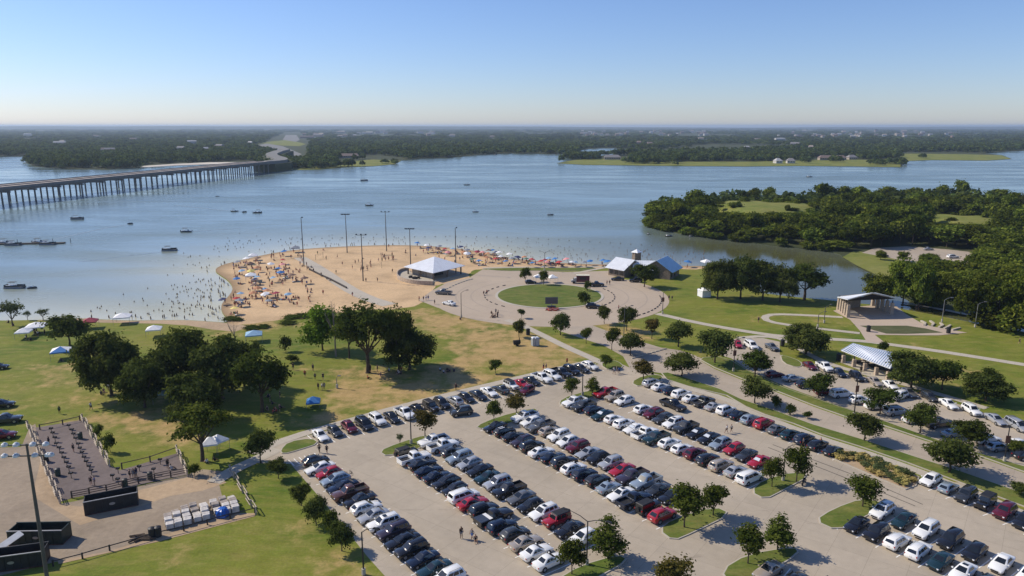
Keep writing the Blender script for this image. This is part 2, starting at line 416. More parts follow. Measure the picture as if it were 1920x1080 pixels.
creek_mirror = np.exp(-(npdist(P, ck) / 55.0) ** 2)
nx_, ny_ = len(xs), len(ys)
me = bpy.data.meshes.new('lake_water')
me.from_pydata([(p[0], p[1], -.3) for p in P], [], [(j * nx_ + i, j * nx_ + i + 1, (j + 1) * nx_ + i + 1, (j + 1) * nx_ + i) for j in range(ny_ - 1) for i in range(nx_ - 1)])
for an, v in (('shallow', shal), ('creek_mirror', creek_mirror)):
    a = me.attributes.new(an, 'FLOAT', 'POINT'); a.data.foreach_set('value', v.astype(np.float32))
wm, nt, b = newmat('lake_surface')
v = mapped(nt); ve = mapped(nt, .25, (.3, 1, 1))
streak = noise_n(nt, ve, .012, 5, .6, 1.2); streak2 = noise_n(nt, ve, .05, 4, .6, .6)
ripple = noise_n(nt, mapped(nt, .3, (.6, 1, 1)), .55, 5, .65); fine = noise_n(nt, v, 2.2, 3, .6)
col = mix(nt, mth(nt, 'MULTIPLY', attr(nt, 'shallow'), 1.0, True), (.14, .20, .205), (.57, .54, .37))
col = mix(nt, attr(nt, 'creek_mirror'), col, (.080, .080, .026))  # olive base colour stands in for the woods reflected in the creek
nt.links.new(col, b.inputs['Base Color'])
rr = nd(nt, 'ShaderNodeMapRange'); rr.inputs[1].default_value = .35; rr.inputs[2].default_value = .65; rr.inputs[3].default_value = .08; rr.inputs[4].default_value = .36
nt.links.new(mth(nt, 'ADD', mth(nt, 'MULTIPLY', streak, .65), mth(nt, 'MULTIPLY', streak2, .35)), rr.inputs[0]); nt.links.new(mth(nt, 'MULTIPLY', rr.outputs[0], mth(nt, 'SUBTRACT', 1.0, mth(nt, 'MULTIPLY', attr(nt, 'creek_mirror'), .6))), b.inputs['Roughness'])
b.inputs['IOR'].default_value = 1.333; b.inputs['Specular IOR Level'].default_value = .5
hgt = mth(nt, 'ADD', ripple, mth(nt, 'MULTIPLY', fine, .35))
bp = nd(nt, 'ShaderNodeBump', i_Distance=.25); nt.links.new(hgt, bp.inputs['Height'])
bs = nd(nt, 'ShaderNodeMapRange'); bs.inputs[1].default_value = .38; bs.inputs[2].default_value = .62; bs.inputs[3].default_value = .06; bs.inputs[4].default_value = .55
nt.links.new(streak, bs.inputs[0]); calm = mth(nt, 'SUBTRACT', 1.0, mth(nt, 'MULTIPLY', attr(nt, 'creek_mirror'), .85)); nt.links.new(mth(nt, 'MULTIPLY', bs.outputs[0], calm), bp.inputs['Strength']); nt.links.new(bp.outputs[0], b.inputs['Normal'])
me.materials.append(wm); me.update(); lake = struct(link('lake_water', me))

# ---- land
DRY = [(-.0, 0, 0, 0)]
DRYB = [(830, 600, 9, .5), (880, 612, 12, .6), (930, 630, 12, .6), (985, 650, 12, .65), (1040, 672, 11, .55), (905, 655, 9, .45), (940, 685, 9, .5), (860, 690, 9, .45), (1010, 680, 8, .5), (760, 610, 8, .3),
        (640, 695, 7, .5), (690, 715, 8, .55), (760, 735, 11, .55), (830, 715, 9, .45), (560, 655, 7, .45), (540, 690, 7, .4), (1150, 622, 8, .6), (1190, 625, 7, .55), (1120, 605, 6, .4), (1330, 663, 6, .6),
        (700, 740, 9, .35), (640, 765, 9, .4), (600, 790, 7, .35), (900, 715, 7, .35), (560, 606, 6, .45), (620, 600, 6, .5), (680, 592, 7, .5), (760, 592, 8, .55), (800, 590, 7, .6), (480, 612, 8, .5), (440, 615, 9, .6), (380, 608, 9, .5), (540, 605, 6, .4),
        (70, 720, 14, .35), (120, 700, 10, .35), (30, 680, 10, .3), (160, 740, 8, .5), (240, 775, 10, .6), (280, 800, 6, .35), (330, 800, 7, .6), (140, 780, 7, .35), (50, 760, 8, .2), (200, 790, 5, .3), (350, 820, 6, .55),
        (640, 1075, 5, .45), (610, 1040, 4, .4), (560, 985, 4, .3), (590, 1010, 4, .4), (460, 985, 7, .25), (350, 1040, 6, .15), (270, 1060, 6, .2), (420, 1010, 5, .15), (500, 960, 4, .2), (680, 1090, 5, .5),
        (1500, 600, 9, .2), (1380, 590, 10, .15), (1700, 640, 10, .25), (1560, 605, 6, .25), (1450, 600, 8, .2), (1780, 700, 8, .55), (1720, 715, 6, .5), (1860, 735, 7, .4), (1660, 700, 5, .45), (1690, 660, 8, .2), (1860, 600, 10, .25), (1800, 590, 8, .2), (1400, 690, 3, .3), (1660, 515, 5, .4)]
DB = [(G(a, b_).x, G(a, b_).y, r, s) for a, b_, r, s in DRYB]
def dryf(x, y):
    d = -.16
    for bx, by, r, s in DB:
        q = ((x - bx) ** 2 + (y - by) ** 2) / (r * r); s = s * 1.45 if x > -38 and y > 118 else s
        if q < 6: d += s * math.exp(-q) * .9
    return min(d, .75)
ground = sheet('ground', near_poly, 0.0, M_grass, 3.2, (-175, 62, 190, 345), {'dry': dryf}, skirt=1.5)
far_ground = sheet('far_ground', far_poly, 0.0, M_far_land, skirt=1.5)
pen = sheet('wooded_peninsula', r_poly, 0.0, M_far_land, skirt=1.5)
def wetf(x, y):
    p = np.array([[x, y]]); d = float(npdist(p, bx_line)[0]); return max(0.0, min(1.0, 1.1 - d / 4.5))
gb = (-110, 195, 120, 350)
beach = sheet('beach', beach_poly, 0.014, M_sand, 3.0, gb, {'wet': wetf})
mud_shore = sheet('shore_sand', W([(60, 600.5), (110, 599.5), (150, 596.5), (190, 599.5), (250, 601.5), (300, 600.5), (350, 600.5), (400, 603.5), (424, 605.5), (440, 607), (470, 612), (440, 622), (400, 618), (350, 610), (300, 607), (250, 606), (190, 605), (150, 602), (110, 602)]), 0.01, M_tandirt)
bank_a = sheet('grass_bank', W([(490, 316), (520, 319.5), (600, 317.5), (645, 313.5), (700, 311.5), (740, 307.5), (752, 301.5), (700, 299), (640, 303), (600, 308), (540, 312)]), 0.03, M_bank)
bank_b = sheet('grass_bank', W([(1046, 305.8), (1095, 308.8), (1250, 310.8), (1400, 311.8), (1500, 310.8), (1600, 311.8), (1688, 313), (1690, 302), (1600, 299), (1520, 300), (1400, 303), (1250, 303), (1200, 298), (1110, 297), (1078, 300)]), 0.03, M_bank)
bank_c = sheet('grass_bank', W([(1695, 301.8), (1750, 299.8), (1850, 300.8), (1895, 297.8), (1878, 291), (1800, 289), (1700, 288), (1660, 290)]), 0.03, M_bank)
clear_a = W([(1350, 379), (1385, 374), (1440, 382), (1520, 389), (1560, 395), (1500, 396), (1420, 393), (1370, 389)])
clear_b = W([(1740, 400), (1800, 398), (1850, 404), (1845, 412), (1800, 425), (1765, 418)])

def mound(c, rx, ry, h, name):
    V_ = [(c[0], c[1], h)]; F_ = []; n = 40; rs = (.25, .5, .75, 1.0, 1.2, 1.45, 1.7)
    for r in rs:
        for j in range(n):
            a = 2 * math.pi * j / n; q = r * (1 + .15 * math.sin(3 * a + 1) + .11 * math.sin(5 * a) + .06 * math.sin(9 * a + 2)); z = h * (1 - .12 * r * r) if r <= 1 else h * .88 * max(0, 1 - (r - 1) / .7) - .1
            V_.append((c[0] + rx * q * math.cos(a), c[1] + ry * q * math.sin(a), z))
    for j in range(n): F_.append((0, 1 + j, 1 + (j + 1) % n))
    for k in range(len(rs) - 1):
        for j in range(n): F_.append((1 + k * n + j, 1 + (k + 1) * n + j, 1 + (k + 1) * n + (j + 1) % n, 1 + k * n + (j + 1) % n))
    me = bpy.data.meshes.new(name); me.from_pydata(V_, [], F_); me.materials.append(M_bank); me.polygons.foreach_set('use_smooth', [True] * len(F_)); return struct(link(name, me))
MA, MB_ = G(1437, 383, 8), G(1800, 407, 5)
mound(MA, 27, 32, 8, 'meadow_hill'); mound(MB_, 19, 20, 5, 'meadow_hill')
bank_d = sheet('grass_bank', W([(1580, 482), (1606, 497.5), (1640, 513.5), (1664, 528.5), (1678, 545), (1720, 540), (1760, 520), (1750, 500), (1700, 484), (1650, 474), (1600, 471)]), 0.02, M_bank)
far_lot = sheet('far_parking_lot', W([(1616, 474), (1640, 465), (1700, 462), (1780, 468), (1840, 475), (1900, 470), (1930, 480), (1900, 492), (1800, 505), (1740, 498), (1670, 484)]), 0.035, M_road)
hw_px = [(478, 273), (500, 269), (530, 274), (566, 289), (556, 293), (533, 297), (529, 291), (530, 284), (505, 276)]
sheet('highway', W(hw_px), 0.06, M_highway); sheet('highway', W([(530, 262), (536, 253), (556, 253), (562, 262), (555, 266)]), 0.06, M_highway)
sheet('road_verge', W([(480, 268), (500, 266), (540, 262), (574, 270), (562, 274), (530, 273)]), 0.05, M_bank)
sheet('shore_sand', W([(262, 314.2), (330, 310.2), (420, 307.2), (470, 306.2), (460, 304), (400, 304), (330, 307), (270, 311)]), 0.03, mat('pale_shore', (.55, .5, .42), .9, var=.15, scale=.02))

# ---- pavement
lot_px = [(470, 868), (505, 838), (560, 822), (640, 800), (760, 766), (900, 733), (1040, 700), (1117, 684), (1150, 676), (1182, 690), (1240, 704), (1300, 725), (1400, 760), (1560, 830), (1720, 900), (1800, 905), (1960, 975), (2300, 1130), (2300, 1500), (900, 1500), (800, 1180), (735, 1095), (690, 1045), (610, 945), (545, 870)]
lot = sheet('parking_lot', W(lot_px), .016, M_lot)
road_px = [(1235, 686), (1300, 709), (1400, 744), (1480, 774), (1610, 815), (1740, 852), (1930, 905), (2200, 985), (2200, 1000), (1930, 930), (1740, 872), (1560, 822), (1440, 780), (1392, 750), (1350, 735), (1240, 706), (1180, 692), (1132, 648), (1050, 621), (990, 598), (1090, 586), (1112, 592), (1099, 605), (1137, 620), (1200, 640), (1240, 652), (1275, 657), (1330, 664), (1400, 660), (1470, 690), (1300, 690)]
RB = [(1313, 676), (1340, 692), (1392, 713), (1452, 734), (1523, 762), (1594, 787), (1655, 800), (1747, 831), (1829, 855), (1920, 887), (2150, 965)]
RA = [(1240, 697), (1300, 713), (1350, 729), (1390, 748), (1452, 769), (1523, 795), (1612, 822), (1722, 858), (1800, 883), (1920, 925), (2150, 1010)]
road_b = sheet('road', W([(1180, 690)] + RA + RB[::-1] + [(1260, 660)]), .022, M_road)
acc = sheet('road', W([(1010, 590), (1050, 621), (1132, 648), (1168, 668), (1182, 692), (1242, 700), (1320, 674), (1290, 661), (1275, 657), (1240, 652), (1200, 640), (1137, 620), (1099, 606), (1098, 601), (1106, 594), (1100, 585), (1050, 585)]), .026, M_road)
C0 = Vector(G(1030, 554)); plaza_c = [(C0.x + 39 * math.cos(t), C0.y + 39 * math.sin(t)) for t in np.linspace(0, 2 * math.pi, 72, endpoint=False)]
plaza = sheet('plaza', plaza_c, .03, M_plaza)
sheet('plaza', W([(785, 563), (810, 545), (838, 530), (880, 521), (905, 505), (940, 508), (990, 507), (1060, 510), (1140, 508), (1160, 517), (1000, 560), (960, 602), (940, 600), (870, 588), (820, 577)]), .034, M_plaza)
upper_lot = sheet('parking_lot', W([(1330, 660), (1352, 642), (1384, 634), (1430, 634), (1462, 641), (1462, 665), (1505, 680), (1533, 683), (1562, 694), (1622, 706), (1655, 716), (1695, 730), (1755, 745), (1800, 759), (1844, 774), (1920, 796), (2150, 860), (2150, 945), (1920, 874), (1831, 848), (1753, 823), (1655, 788), (1559, 756), (1480, 728), (1452, 716), (1400, 692), (1371, 672)]), .03, M_lot)
M_paint = mat('white_paint', (.82, .8, .75), .6, var=.2, scale=3)
# footpaths
def path(px, w, z=.045, m=None, smooth=1):
    pts = chaikin(W(px), smooth, False); return sheet('footpath', strip(pts, w), z, m or M_walk)
path([(470, 850), (540, 822), (640, 793), (760, 760), (900, 726), (1040, 693), (1110, 677)], 2.2)
path([(1150, 690), (1110, 672), (1060, 650), (1010, 625), (975, 608), (950, 600)], 2.4, .049)
path([(1232, 588), (1300, 604), (1382, 619), (1470, 632), (1559, 636), (1625, 640), (1661, 645), (1750, 657), (1840, 671), (1920, 684), (2100, 712)], 2.6)
path([(1580, 595), (1510, 591), (1450, 589), (1432, 594), (1440, 603), (1488, 611), (1550, 618), (1612, 625)], 2.2, .049)
path([(1384, 634), (1430, 630), (1470, 636), (1500, 655), (1530, 672), (1570, 688), (1622, 701), (1700, 722), (1780, 745), (1850, 766)], 2.0, .053)
path([(400, 905), (440, 880), (480, 862), (520, 842)], 2.6, .05)
path([(562, 483), (600, 505), (650, 540), (690, 560), (730, 572)], 5.2, .05)
path([(905, 503), (960, 501), (1060, 501), (1150, 500)], 2.2, .05)
path([(1075, 513), (1100, 508), (1135, 502)], 1.8, .053)
path([(1690, 567), (1760, 579), (1830, 593), (1930, 612)], 2.2, .049)

# ---- kerbed lawns: a raised concrete kerb block with a lawn on it
def kerbed(px, world=None, smooth=1, h=.14, inset=.18, m=None, dry=-.1):
    p = world or W(px); p = chaikin(p, smooth) if smooth else p
    mb = MB().prism(p, 0.0, h); struct(mb.build('kerb', M_kerb))
    q = offset(p, inset); s = sheet('lawn', q, h + .02, m or M_lawn, 1.6, (min(a for a, b in q), min(b for a, b in q), max(a for a, b in q), max(b for a, b in q)), {'dry': lambda x, y: dry})
    return p
ISL = [
    [(524, 846), (540, 829), (585, 822), (600, 832), (560, 845), (530, 853)],
    [(709, 847), (745, 832), (800, 815), (838, 821), (800, 838), (726, 858)],
    [(889, 801), (930, 783), (1000, 765), (1012, 772), (960, 795), (905, 806)],
    [(1044, 755), (1070, 741), (1140, 726), (1150, 731), (1100, 750), (1060, 765)],
    [(1181, 718), (1205, 705), (1238, 703), (1245, 712), (1200, 727)],
    [(1124, 684), (1140, 676), (1160, 678), (1172, 690), (1142, 696)],
    [(1234, 995), (1260, 974), (1340, 950), (1372, 965), (1300, 1000), (1262, 1016)],
    [(1406, 923), (1430, 900), (1490, 885), (1520, 893), (1470, 920), (1435, 938)],
    [(1526, 977), (1560, 955), (1615, 935), (1665, 945), (1615, 975), (1570, 997)],
    [(1040, 1090), (1085, 1062), (1160, 1040), (1180, 1052), (1120, 1085), (1080, 1110)],
    [(1350, 1070), (1400, 1040), (1490, 1025), (1500, 1040), (1420, 1085), (1370, 1100)],
    [(1462, 665), (1483, 671), (1501, 678), (1505, 687), (1493, 690), (1467, 681)],
]
for px in ISL: kerbed(px)
kerbed([(1240, 700), (1252, 699), (1300, 713.5), (1350, 730), (1390, 749), (1452, 770), (1523, 796), (1612, 823), (1722, 859), (1800, 884), (1920, 926), (2150, 1012), (2150, 1040), (1920, 951), (1767, 893), (1700, 868), (1612, 838), (1541, 816), (1488, 795), (1434, 778), (1398, 763), (1362, 742), (1290, 725), (1250, 712)], smooth=0, dry=.05)
kerbed(RB and [(1313, 675), (1318, 671), (1345, 669), (1371, 676), (1400, 694), (1452, 719), (1480, 731), (1559, 758), (1655, 789), (1753, 824), (1831, 849), (1920, 875), (2150, 947), (2150, 963), (1920, 885.5), (1829, 853), (1747, 829), (1655, 798), (1594, 785), (1523, 760), (1452, 732), (1392, 711), (1340, 690)], smooth=0, dry=.12)
# walk between the lot and the verge (raised), and the planted bed
wk = strip(chaikin(W([(1235, 709), (1290, 729), (1362, 748), (1398, 770), (1434, 786), (1488, 803), (1541, 824), (1612, 846), (1700, 876), (1767, 902), (1920, 964), (2150, 1060)]), 1, False), 2.0)
struct(MB().prism(wk, 0, .12).build('footpath', M_walk))
bed_px = [(1555, 858), (1578, 846), (1600, 846), (1680, 877), (1724, 895), (1718, 912), (1698, 919), (1640, 895)]
kerbed(bed_px, smooth=0, m=M_tandirt, h=.15)
circ = [(C0.x + 18 * math.cos(t), C0.y + 18 * math.sin(t)) for t in np.linspace(0, 2 * math.pi, 56, endpoint=False)]
kerbed(None, world=circ, smooth=0, inset=.9, h=.13)
kerbed([(905, 504), (960, 502.6), (1060, 502.6), (1130, 502), (1080, 508), (1000, 508), (940, 508.5)], smooth=1, h=.1)
# amphitheatre terrace
M_terr = conc_mat('terrace_concrete', (.46, .37, .29), stain=.14)
terr = sheet('terrace', W([(1562, 583), (1590, 575), (1680, 574), (1700, 590), (1724, 604), (1745, 612), (1814, 624), (1760, 629), (1700, 629), (1640, 628), (1662, 645), (1625, 641), (1612, 620), (1594, 600)]), .06, M_terr)
sheet('terrace_lawn', W([(1612, 611), (1700, 611), (1735, 616), (1768, 624), (1700, 626.5), (1662, 626), (1640, 620)]), .07, grass_mat('dark_green_lawn', (.06, .075, .03), (.09, .1, .045), (.2, .17, .1)), fn={'dry': lambda x, y: .1})  # darker, duller green than the other lawns
mb = MB()
for k, (x, y) in enumerate([(1726, 605), (1742, 606), (1758, 609), (1772, 614), (1786, 618)]):
    a, b_ = Vector(G(x, y)), Vector(G(x + 8, y + 7))
for k, pts in enumerate([[(1727, 603), (1735, 607), (1733, 611)], [(1744, 603), (1751, 608), (1747, 612)], [(1763, 607), (1768, 611), (1760, 615)], [(1782, 611), (1776, 615), (1770, 617)], [(1800, 616), (1792, 618), (1785, 620)]]):
    w = W(pts); o = struct(MB().prism(strip(w, .55), .0, .42).build('terrace_seat', M_walk)); 
# grill yard
yard = sheet('yard_dirt', W([(-160, 845), (40, 838), (56, 800), (66, 795), (110, 945), (140, 940), (345, 892), (380, 880), (430, 885), (410, 905), (424, 960), (478, 963), (380, 985), (320, 1004), (200, 1035), (110, 1052), (-200, 1130)]), .012, M_dirt, 1.5, (-75, 80, -20, 115), {'wet': lambda x, y: 0})
sheet('dirt_track', W([(150, 950), (240, 925), (350, 896), (402, 893), (425, 905), (380, 920), (320, 930), (262, 950), (150, 985), (60, 930), (80, 850), (100, 900), (115, 945)]), .018, M_tandirt)
gy = sheet('gravel_yard', W([(66, 802), (80, 800), (150, 788), (158, 788), (200, 870), (225, 882), (332, 850), (351, 890), (250, 912), (135, 934), (110, 942)]), .024, M_gravel)
sheet('dirt_track', W([(200, 1035), (290, 1008), (440, 965), (478, 962), (478, 968), (300, 1015), (110, 1058), (108, 1052)]), .03, M_tandirt)

M_joint = mat('joint_filler', (.06, .055, .05), .9)
for a, b_ in (((1440, 839), (1600, 902)), ((1449, 834), (1612, 895)), ((1635, 905), (1730, 946)), ((1655, 924), (1716, 949))):
    o = sheet('pavement_joint', strip(W([a, b_]), .16), .0285, M_joint)
M_band = conc_mat('paved_band', (.375, .31, .245), stain=.1)
for rad, a0, a1 in ((26, -62, 62), (32, -50, 50), (26, 118, 242), (31, 130, 225)):
    sheet('paved_band', strip([(C0.x + rad * math.cos(math.radians(a0 + (a1 - a0) * k / 30)), C0.y + rad * math.sin(math.radians(a0 + (a1 - a0) * k / 30))) for k in range(31)], .45), .0395, M_band)
# ---- stall markings
U = Vector((math.cos(math.radians(-53.4)), math.sin(math.radians(-53.4)))); V = Vector((math.cos(LOT_ROT), math.sin(LOT_ROT)))
lines = MB()
for k in range(6):
    c_ = Vector(G(568, 862)[:2]) - V * 2.0 + V * (k * .9); q0, q1, w_ = c_ - U * 1.3, c_ + U * 1.3, V * .08
    lines.add([(*(q0 - w_), .0245), (*(q0 + w_), .0245), (*(q1 + w_), .0245), (*(q1 - w_), .0245)], [(0, 1, 2, 3)])
def stall_lines(pa, pb, n, side, length=5.2):
    a, b_ = Vector(G(*pa)[:2]), Vector(G(*pb)[:2])
    d = (b_ - a) / max(1, n - 1); u = d.normalized(); v = Vector((-u.y, u.x)) * side
    for i in range(n + 1):
        p = a + d * (i - .5); q0 = p - v * length / 2; q1 = p + v * (length / 2 + .6); w = u * .075
        lines.add([(*(q0 - w), .0245), (*(q0 + w), .0245), (*(q1 + w), .0245), (*(q1 - w), .0245)], [(0, 1, 2, 3)])
# ============================================================ VEHICLES
M_glass = mat('tinted_glass', (.012, .015, .018), .06, spec=.8, var=.05)
M_tyre = mat('tyre_rubber', (.018, .018, .019), .85, var=.1)
M_rim = mat('alloy_rim', (.42, .43, .45), .3, .8, var=.1)
M_black = mat('black_plastic', (.02, .02, .022), .6, var=.1)
M_head = mat('headlight_glass', (.75, .77, .8), .1, spec=.8, var=.05)
M_tail = mat('tail_light_plastic', (.35, .012, .012), .2, spec=.6, var=.05)
M_shade = mat('sunshade_foil', (.72, .76, .78), .35, .3, var=.15, scale=6)
M_plate = mat('plate_white', (.7, .7, .68), .5, var=.05)
PAINT = {'k': ('black', (.012, .012, .014)), 'n': ('navy blue', (.014, .021, .042)), 'd': ('dark grey', (.055, .06, .066)), 'g': ('grey', (.16, .165, .17)), 's': ('silver', (.46, .47, .48)),
         'w': ('white', (.82, .82, .80)), 'r': ('red', (.36, .014, .028)), 'm': ('maroon', (.15, .014, .028)), 'b': ('pale blue', (.33, .40, .46)), 't': ('tan', (.47, .40, .32)),
         'T': ('teal', (.018, .05, .06)), 'p': ('dark purple', (.06, .045, .065)), 'o': ('brown', (.14, .065, .05)), 'c': ('cream', (.72, .68, .55))}
PM = {k: mat('paint_' + v[0].replace(' ', '_'), v[1], .22, .0 if k in 'wrck' else .35, .5, var=.03, coat=.7, scale=.8) for k, v in PAINT.items()}
SPEC = {
 'sedan': dict(L=4.80, st=[(2.40, .36, .52, .70), (2.30, .26, .66, .82), (1.95, .22, .76, .885), (1.30, .2, .87, .91), (.6, .2, .93, .915), (-.6, .2, .96, .915), (-1.5, .22, 1.0, .90), (-2.1, .25, 1.0, .86), (-2.33, .32, .93, .80), (-2.40, .42, .74, .70)],
               cab=(1.05, -1.80, .80, .10, -1.10, .60, .94, 1.44), wh=(1.42, -1.40), wr=.33),
 'suv': dict(L=4.75, st=[(2.38, .42, .62, .74), (2.30, .32, .82, .86), (2.0, .26, .95, .93), (1.3, .26, 1.03, .95), (.5, .26, 1.06, .95), (-1.0, .26, 1.08, .95), (-1.9, .28, 1.08, .93), (-2.28, .34, 1.05, .88), (-2.37, .45, .9, .80)],
             cab=(1.10, -2.26, .86, .38, -1.95, .70, 1.05, 1.70), wh=(1.42, -1.38), wr=.37),
 'van': dict(L=5.1, st=[(2.55, .38, .62, .76), (2.46, .28, .82, .88), (2.1, .24, .94, .96), (1.5, .22, 1.04, .985), (.5, .22, 1.06, .985), (-1.2, .22, 1.06, .985), (-2.3, .26, 1.06, .97), (-2.5, .34, 1.02, .92), (-2.56, .45, .85, .82)],
             cab=(1.62, -2.48, .9, .72, -2.25, .76, 1.04, 1.76), wh=(1.6, -1.5), wr=.35),
 'hatch': dict(L=4.3, st=[(2.14, .38, .55, .70), (2.05, .28, .7, .81), (1.75, .22, .8, .87), (1.15, .2, .9, .89), (.4, .2, .94, .89), (-.9, .2, .98, .89), (-1.75, .24, 1.0, .86), (-2.05, .32, .94, .8), (-2.14, .42, .76, .72)],
               cab=(1.0, -2.02, .79, .18, -1.5, .62, .93, 1.5), wh=(1.3, -1.3), wr=.32),
 'jeep': dict(L=4.3, st=[(2.12, .5, .95, .72), (2.08, .46, 1.08, .80), (1.5, .44, 1.13, .83), (.9, .42, 1.15, .84), (0, .4, 1.15, .84), (-1.2, .4, 1.15, .84), (-1.98, .45, 1.14, .82), (-2.05, .55, 1.0, .76)],
              cab=(.86, -1.97, .79, .62, -1.90, .73, 1.12, 1.84), wh=(1.35, -1.3), wr=.42),
 'pickup': dict(L=5.8, st=[(2.88, .5, .75, .80), (2.80, .38, .98, .93), (2.4, .34, 1.1, 1.0), (1.6, .32, 1.16, 1.01), (.8, .32, 1.18, 1.01), (-.75, .32, 1.18, 1.01), (-.80, .34, .80, 1.0), (-2.7, .36, .80, .99), (-2.86, .42, .78, .95)],
                cab=(1.30, -.72, .9, .62, -.55, .74, 1.15, 1.88), wh=(1.85, -1.75), wr=.41),
}
def make_vehicle(kind):
    S = SPEC[kind]; root = thing(kind if kind in ('pickup',) else 'car', 'x', 'car')
    root.name = {'sedan': 'sedan_car', 'suv': 'sport_utility_car', 'van': 'minivan', 'hatch': 'hatchback_car', 'jeep': 'off_road_car', 'crossover': 'crossover_car', 'saloon': 'sedan_car', 'pickup': 'pickup_truck'}[kind]
    mb = MB(); rings = []
    for x, zb, zt, hw in S['st']:
        mid = zb + (zt - zb) * .55
        r = [(-.86, zb), (.86, zb), (.975, zb + .12), (1, mid), (.965, zt - .09), (.82, zt), (-.82, zt), (-.965, zt - .09), (-1, mid), (-.975, zb + .12)]
        rings.append([(x, a * hw, z) for a, z in r])
    mb.loft(rings[::-1])
    xf, xr, wb, xf2, xr2, wt, z0, z1 = S['cab']
    box = kind in ('jeep',)
    ra = .06 if box else .2
    def ring(f, r, w, z, k=1.0): return [(f, -w * .80, z), (f, w * .80, z), (f - ra * k, w, z), (r + ra * k * .7, w, z), (r, w * .82, z), (r, -w * .82, z), (r + ra * k * .7, -w, z), (f - ra * k, -w, z)]
    zs = z1 - .10
    r0 = ring(xf, xr, wb, z0); r1 = ring(xf2, xr2, wt, zs, .8); r2 = ring(xf2 - .16, xr2 + .14, wt * .86, z1, .7)
    cabm = 1 if box else 0
    mb.loft([r0, r1, r2], m=0)
    hw = max(s[3] for s in S['st'])
    for wx in S['wh']:
        for sy in (-1, 1):
            R0 = S['wr'] + .07
            mb.tube([(wx, sy * (hw - .12), S['wr']), (wx, sy * (hw + .004), S['wr'])], [R0, R0], 12, m=1)
    if kind == 'pickup':
        for sy in (-1, 1): mb.box((-1.80, sy * .955, .97), (2.1, .1, .40))
        mb.box((-2.80, 0, .96), (.09, 1.82, .38)); mb.box((-.80, 0, .97), (.08, 1.82, .40))
    body = mb.build('body', [PM['w'], M_black], root, smooth=False)
    # only the curved body is smoothed, so that creases stay crisp
    body.data.polygons.foreach_set('use_smooth', [len(p.vertices) == 4 for p in body.data.polygons])
    try: body.data.set_sharp_from_angle(angle=math.radians(38))
    except Exception: pass
    def lerp(a, b, t): return Vector(a) * (1 - t) + Vector(b) * t
    def pane(name, a, b, c, d, i0, i1, j0, j1, out=.012):
        a, b, c, d = map(Vector, (a, b, c, d))     # bottom a-b, top d-c
        def P(u, w): return lerp(lerp(a, b, u), lerp(d, c, u), w)
        q = [P(i0, j0), P(i1, j0), P(i1, j1), P(i0, j1)]; n = (q[1] - q[0]).cross(q[3] - q[0]).normalized()
        ctr = Vector((0.0 if kind != 'pickup' else .3, 0, z0))
        if n.dot(sum(q, Vector()) / 4 - ctr) < 0: n = -n
        MB().quad(*[p + n * out for p in q]).build(name, M_glass, root)
    pane('windshield', r0[0], r0[1], r1[1], r1[0], .02, .98, .12, .97)
    pane('rear_window', r0[5], r0[4], r1[4], r1[5], .06, .94, .22, .93)
    for s in (0, 1):
        a, b_, c, d = (r0[3], r0[2], r1[2], r1[3]) if s == 0 else (r0[6], r0[7], r1[7], r1[6])
        cuts = {'sedan': [(.14, .47), (.50, .93)], 'saloon': [(.12, .46), (.5, .92)], 'crossover': [(.05, .3), (.34, .62), (.66, .94)], 'hatch': [(.12, .5), (.53, .93)], 'suv': [(.05, .26), (.30, .60), (.63, .95)], 'van': [(.05, .28), (.31, .6), (.63, .94)], 'jeep': [(.05, .3), (.34, .64), (.68, .95)], 'pickup': [(.08, .46), (.5, .92)]}[kind]
        for u0, u1 in cuts: pane('side_window', a, b_, c, d, u0, u1, .14, .92)
    f = S['st'][1]; r = S['st'][-2]
    for s in (-1, 1):
        MB().box((f[0] + .0, s * f[3] * .74, f[2] - .12), (.16, .34, .13), rz=-s * .5).build('headlight', M_head, root)
        MB().box((r[0] - .02, s * r[3] * .84, r[2] - .16), (.12, .2 if kind != 'pickup' else .14, .2 if kind not in ('sedan', 'saloon') else .14), rz=s * .3).build('tail_light', M_tail, root)
        MB().box((xf - .22, s * (wb + .16), z0 + .12), (.13, .22, .14), top=.8).build('wing_mirror', [PM['w']], root)
    MB().box((S['st'][0][0] + .0, 0, (f[1] + f[2]) / 2 - .02), (.06, f[3] * 1.05, .2)).build('grille', M_black, root)
    MB().box((S['st'][-1][0] - .01, 0, (r[1] + r[2]) / 2 + .05), (.03, .34, .15)).build('number_plate', M_plate, root)
    for wx in S['wh']:
        for sy in (-1, 1):
            w = MB().tube([(0, -.11, 0), (0, -.09, 0), (0, .09, 0), (0, .11, 0)], [S['wr'] * .9, S['wr'], S['wr'], S['wr'] * .9], 14).build('wheel', M_tyre, root, loc=(wx, sy * (hw - .085), S['wr']))
            rim = MB()
            rim.tube([(0, sy * .1, 0), (0, sy * .118, 0)], [S['wr'] * .64, S['wr'] * .6], 10)
            rim.build('rim', M_rim, w)
    if kind == 'pickup':
        MB().box((-1.80, 0, .815), (2.0, 1.78, .03)).build('bed_liner', M_black, root)
    if kind in ('suv', 'van', 'crossover'):
        for s in (-1, 1): MB().tube([(xf2 - .3, s * wt * .82, z1 + .01), (xf2 - .4, s * wt * .82, z1 + .06), (xr2 + .4, s * wt * .82, z1 + .06), (xr2 + .3, s * wt * .82, z1 + .01)], .018, 4).build('roof_rail', M_black, root)
    if kind == 'jeep':
        MB().tube([(-2.08, 0, 1.0), (-2.28, 0, 1.0)], .38, 12).build('spare_wheel', M_tyre, root)
        q = [(p[0] * 1.0, p[1] * 1.015, p[2] + .012) for p in r1]; q2 = [(p[0], p[1] * 1.01, p[2] + .014) for p in r2]
        MB().loft([q, q2]).build('hard_top', M_black, root)
    return root
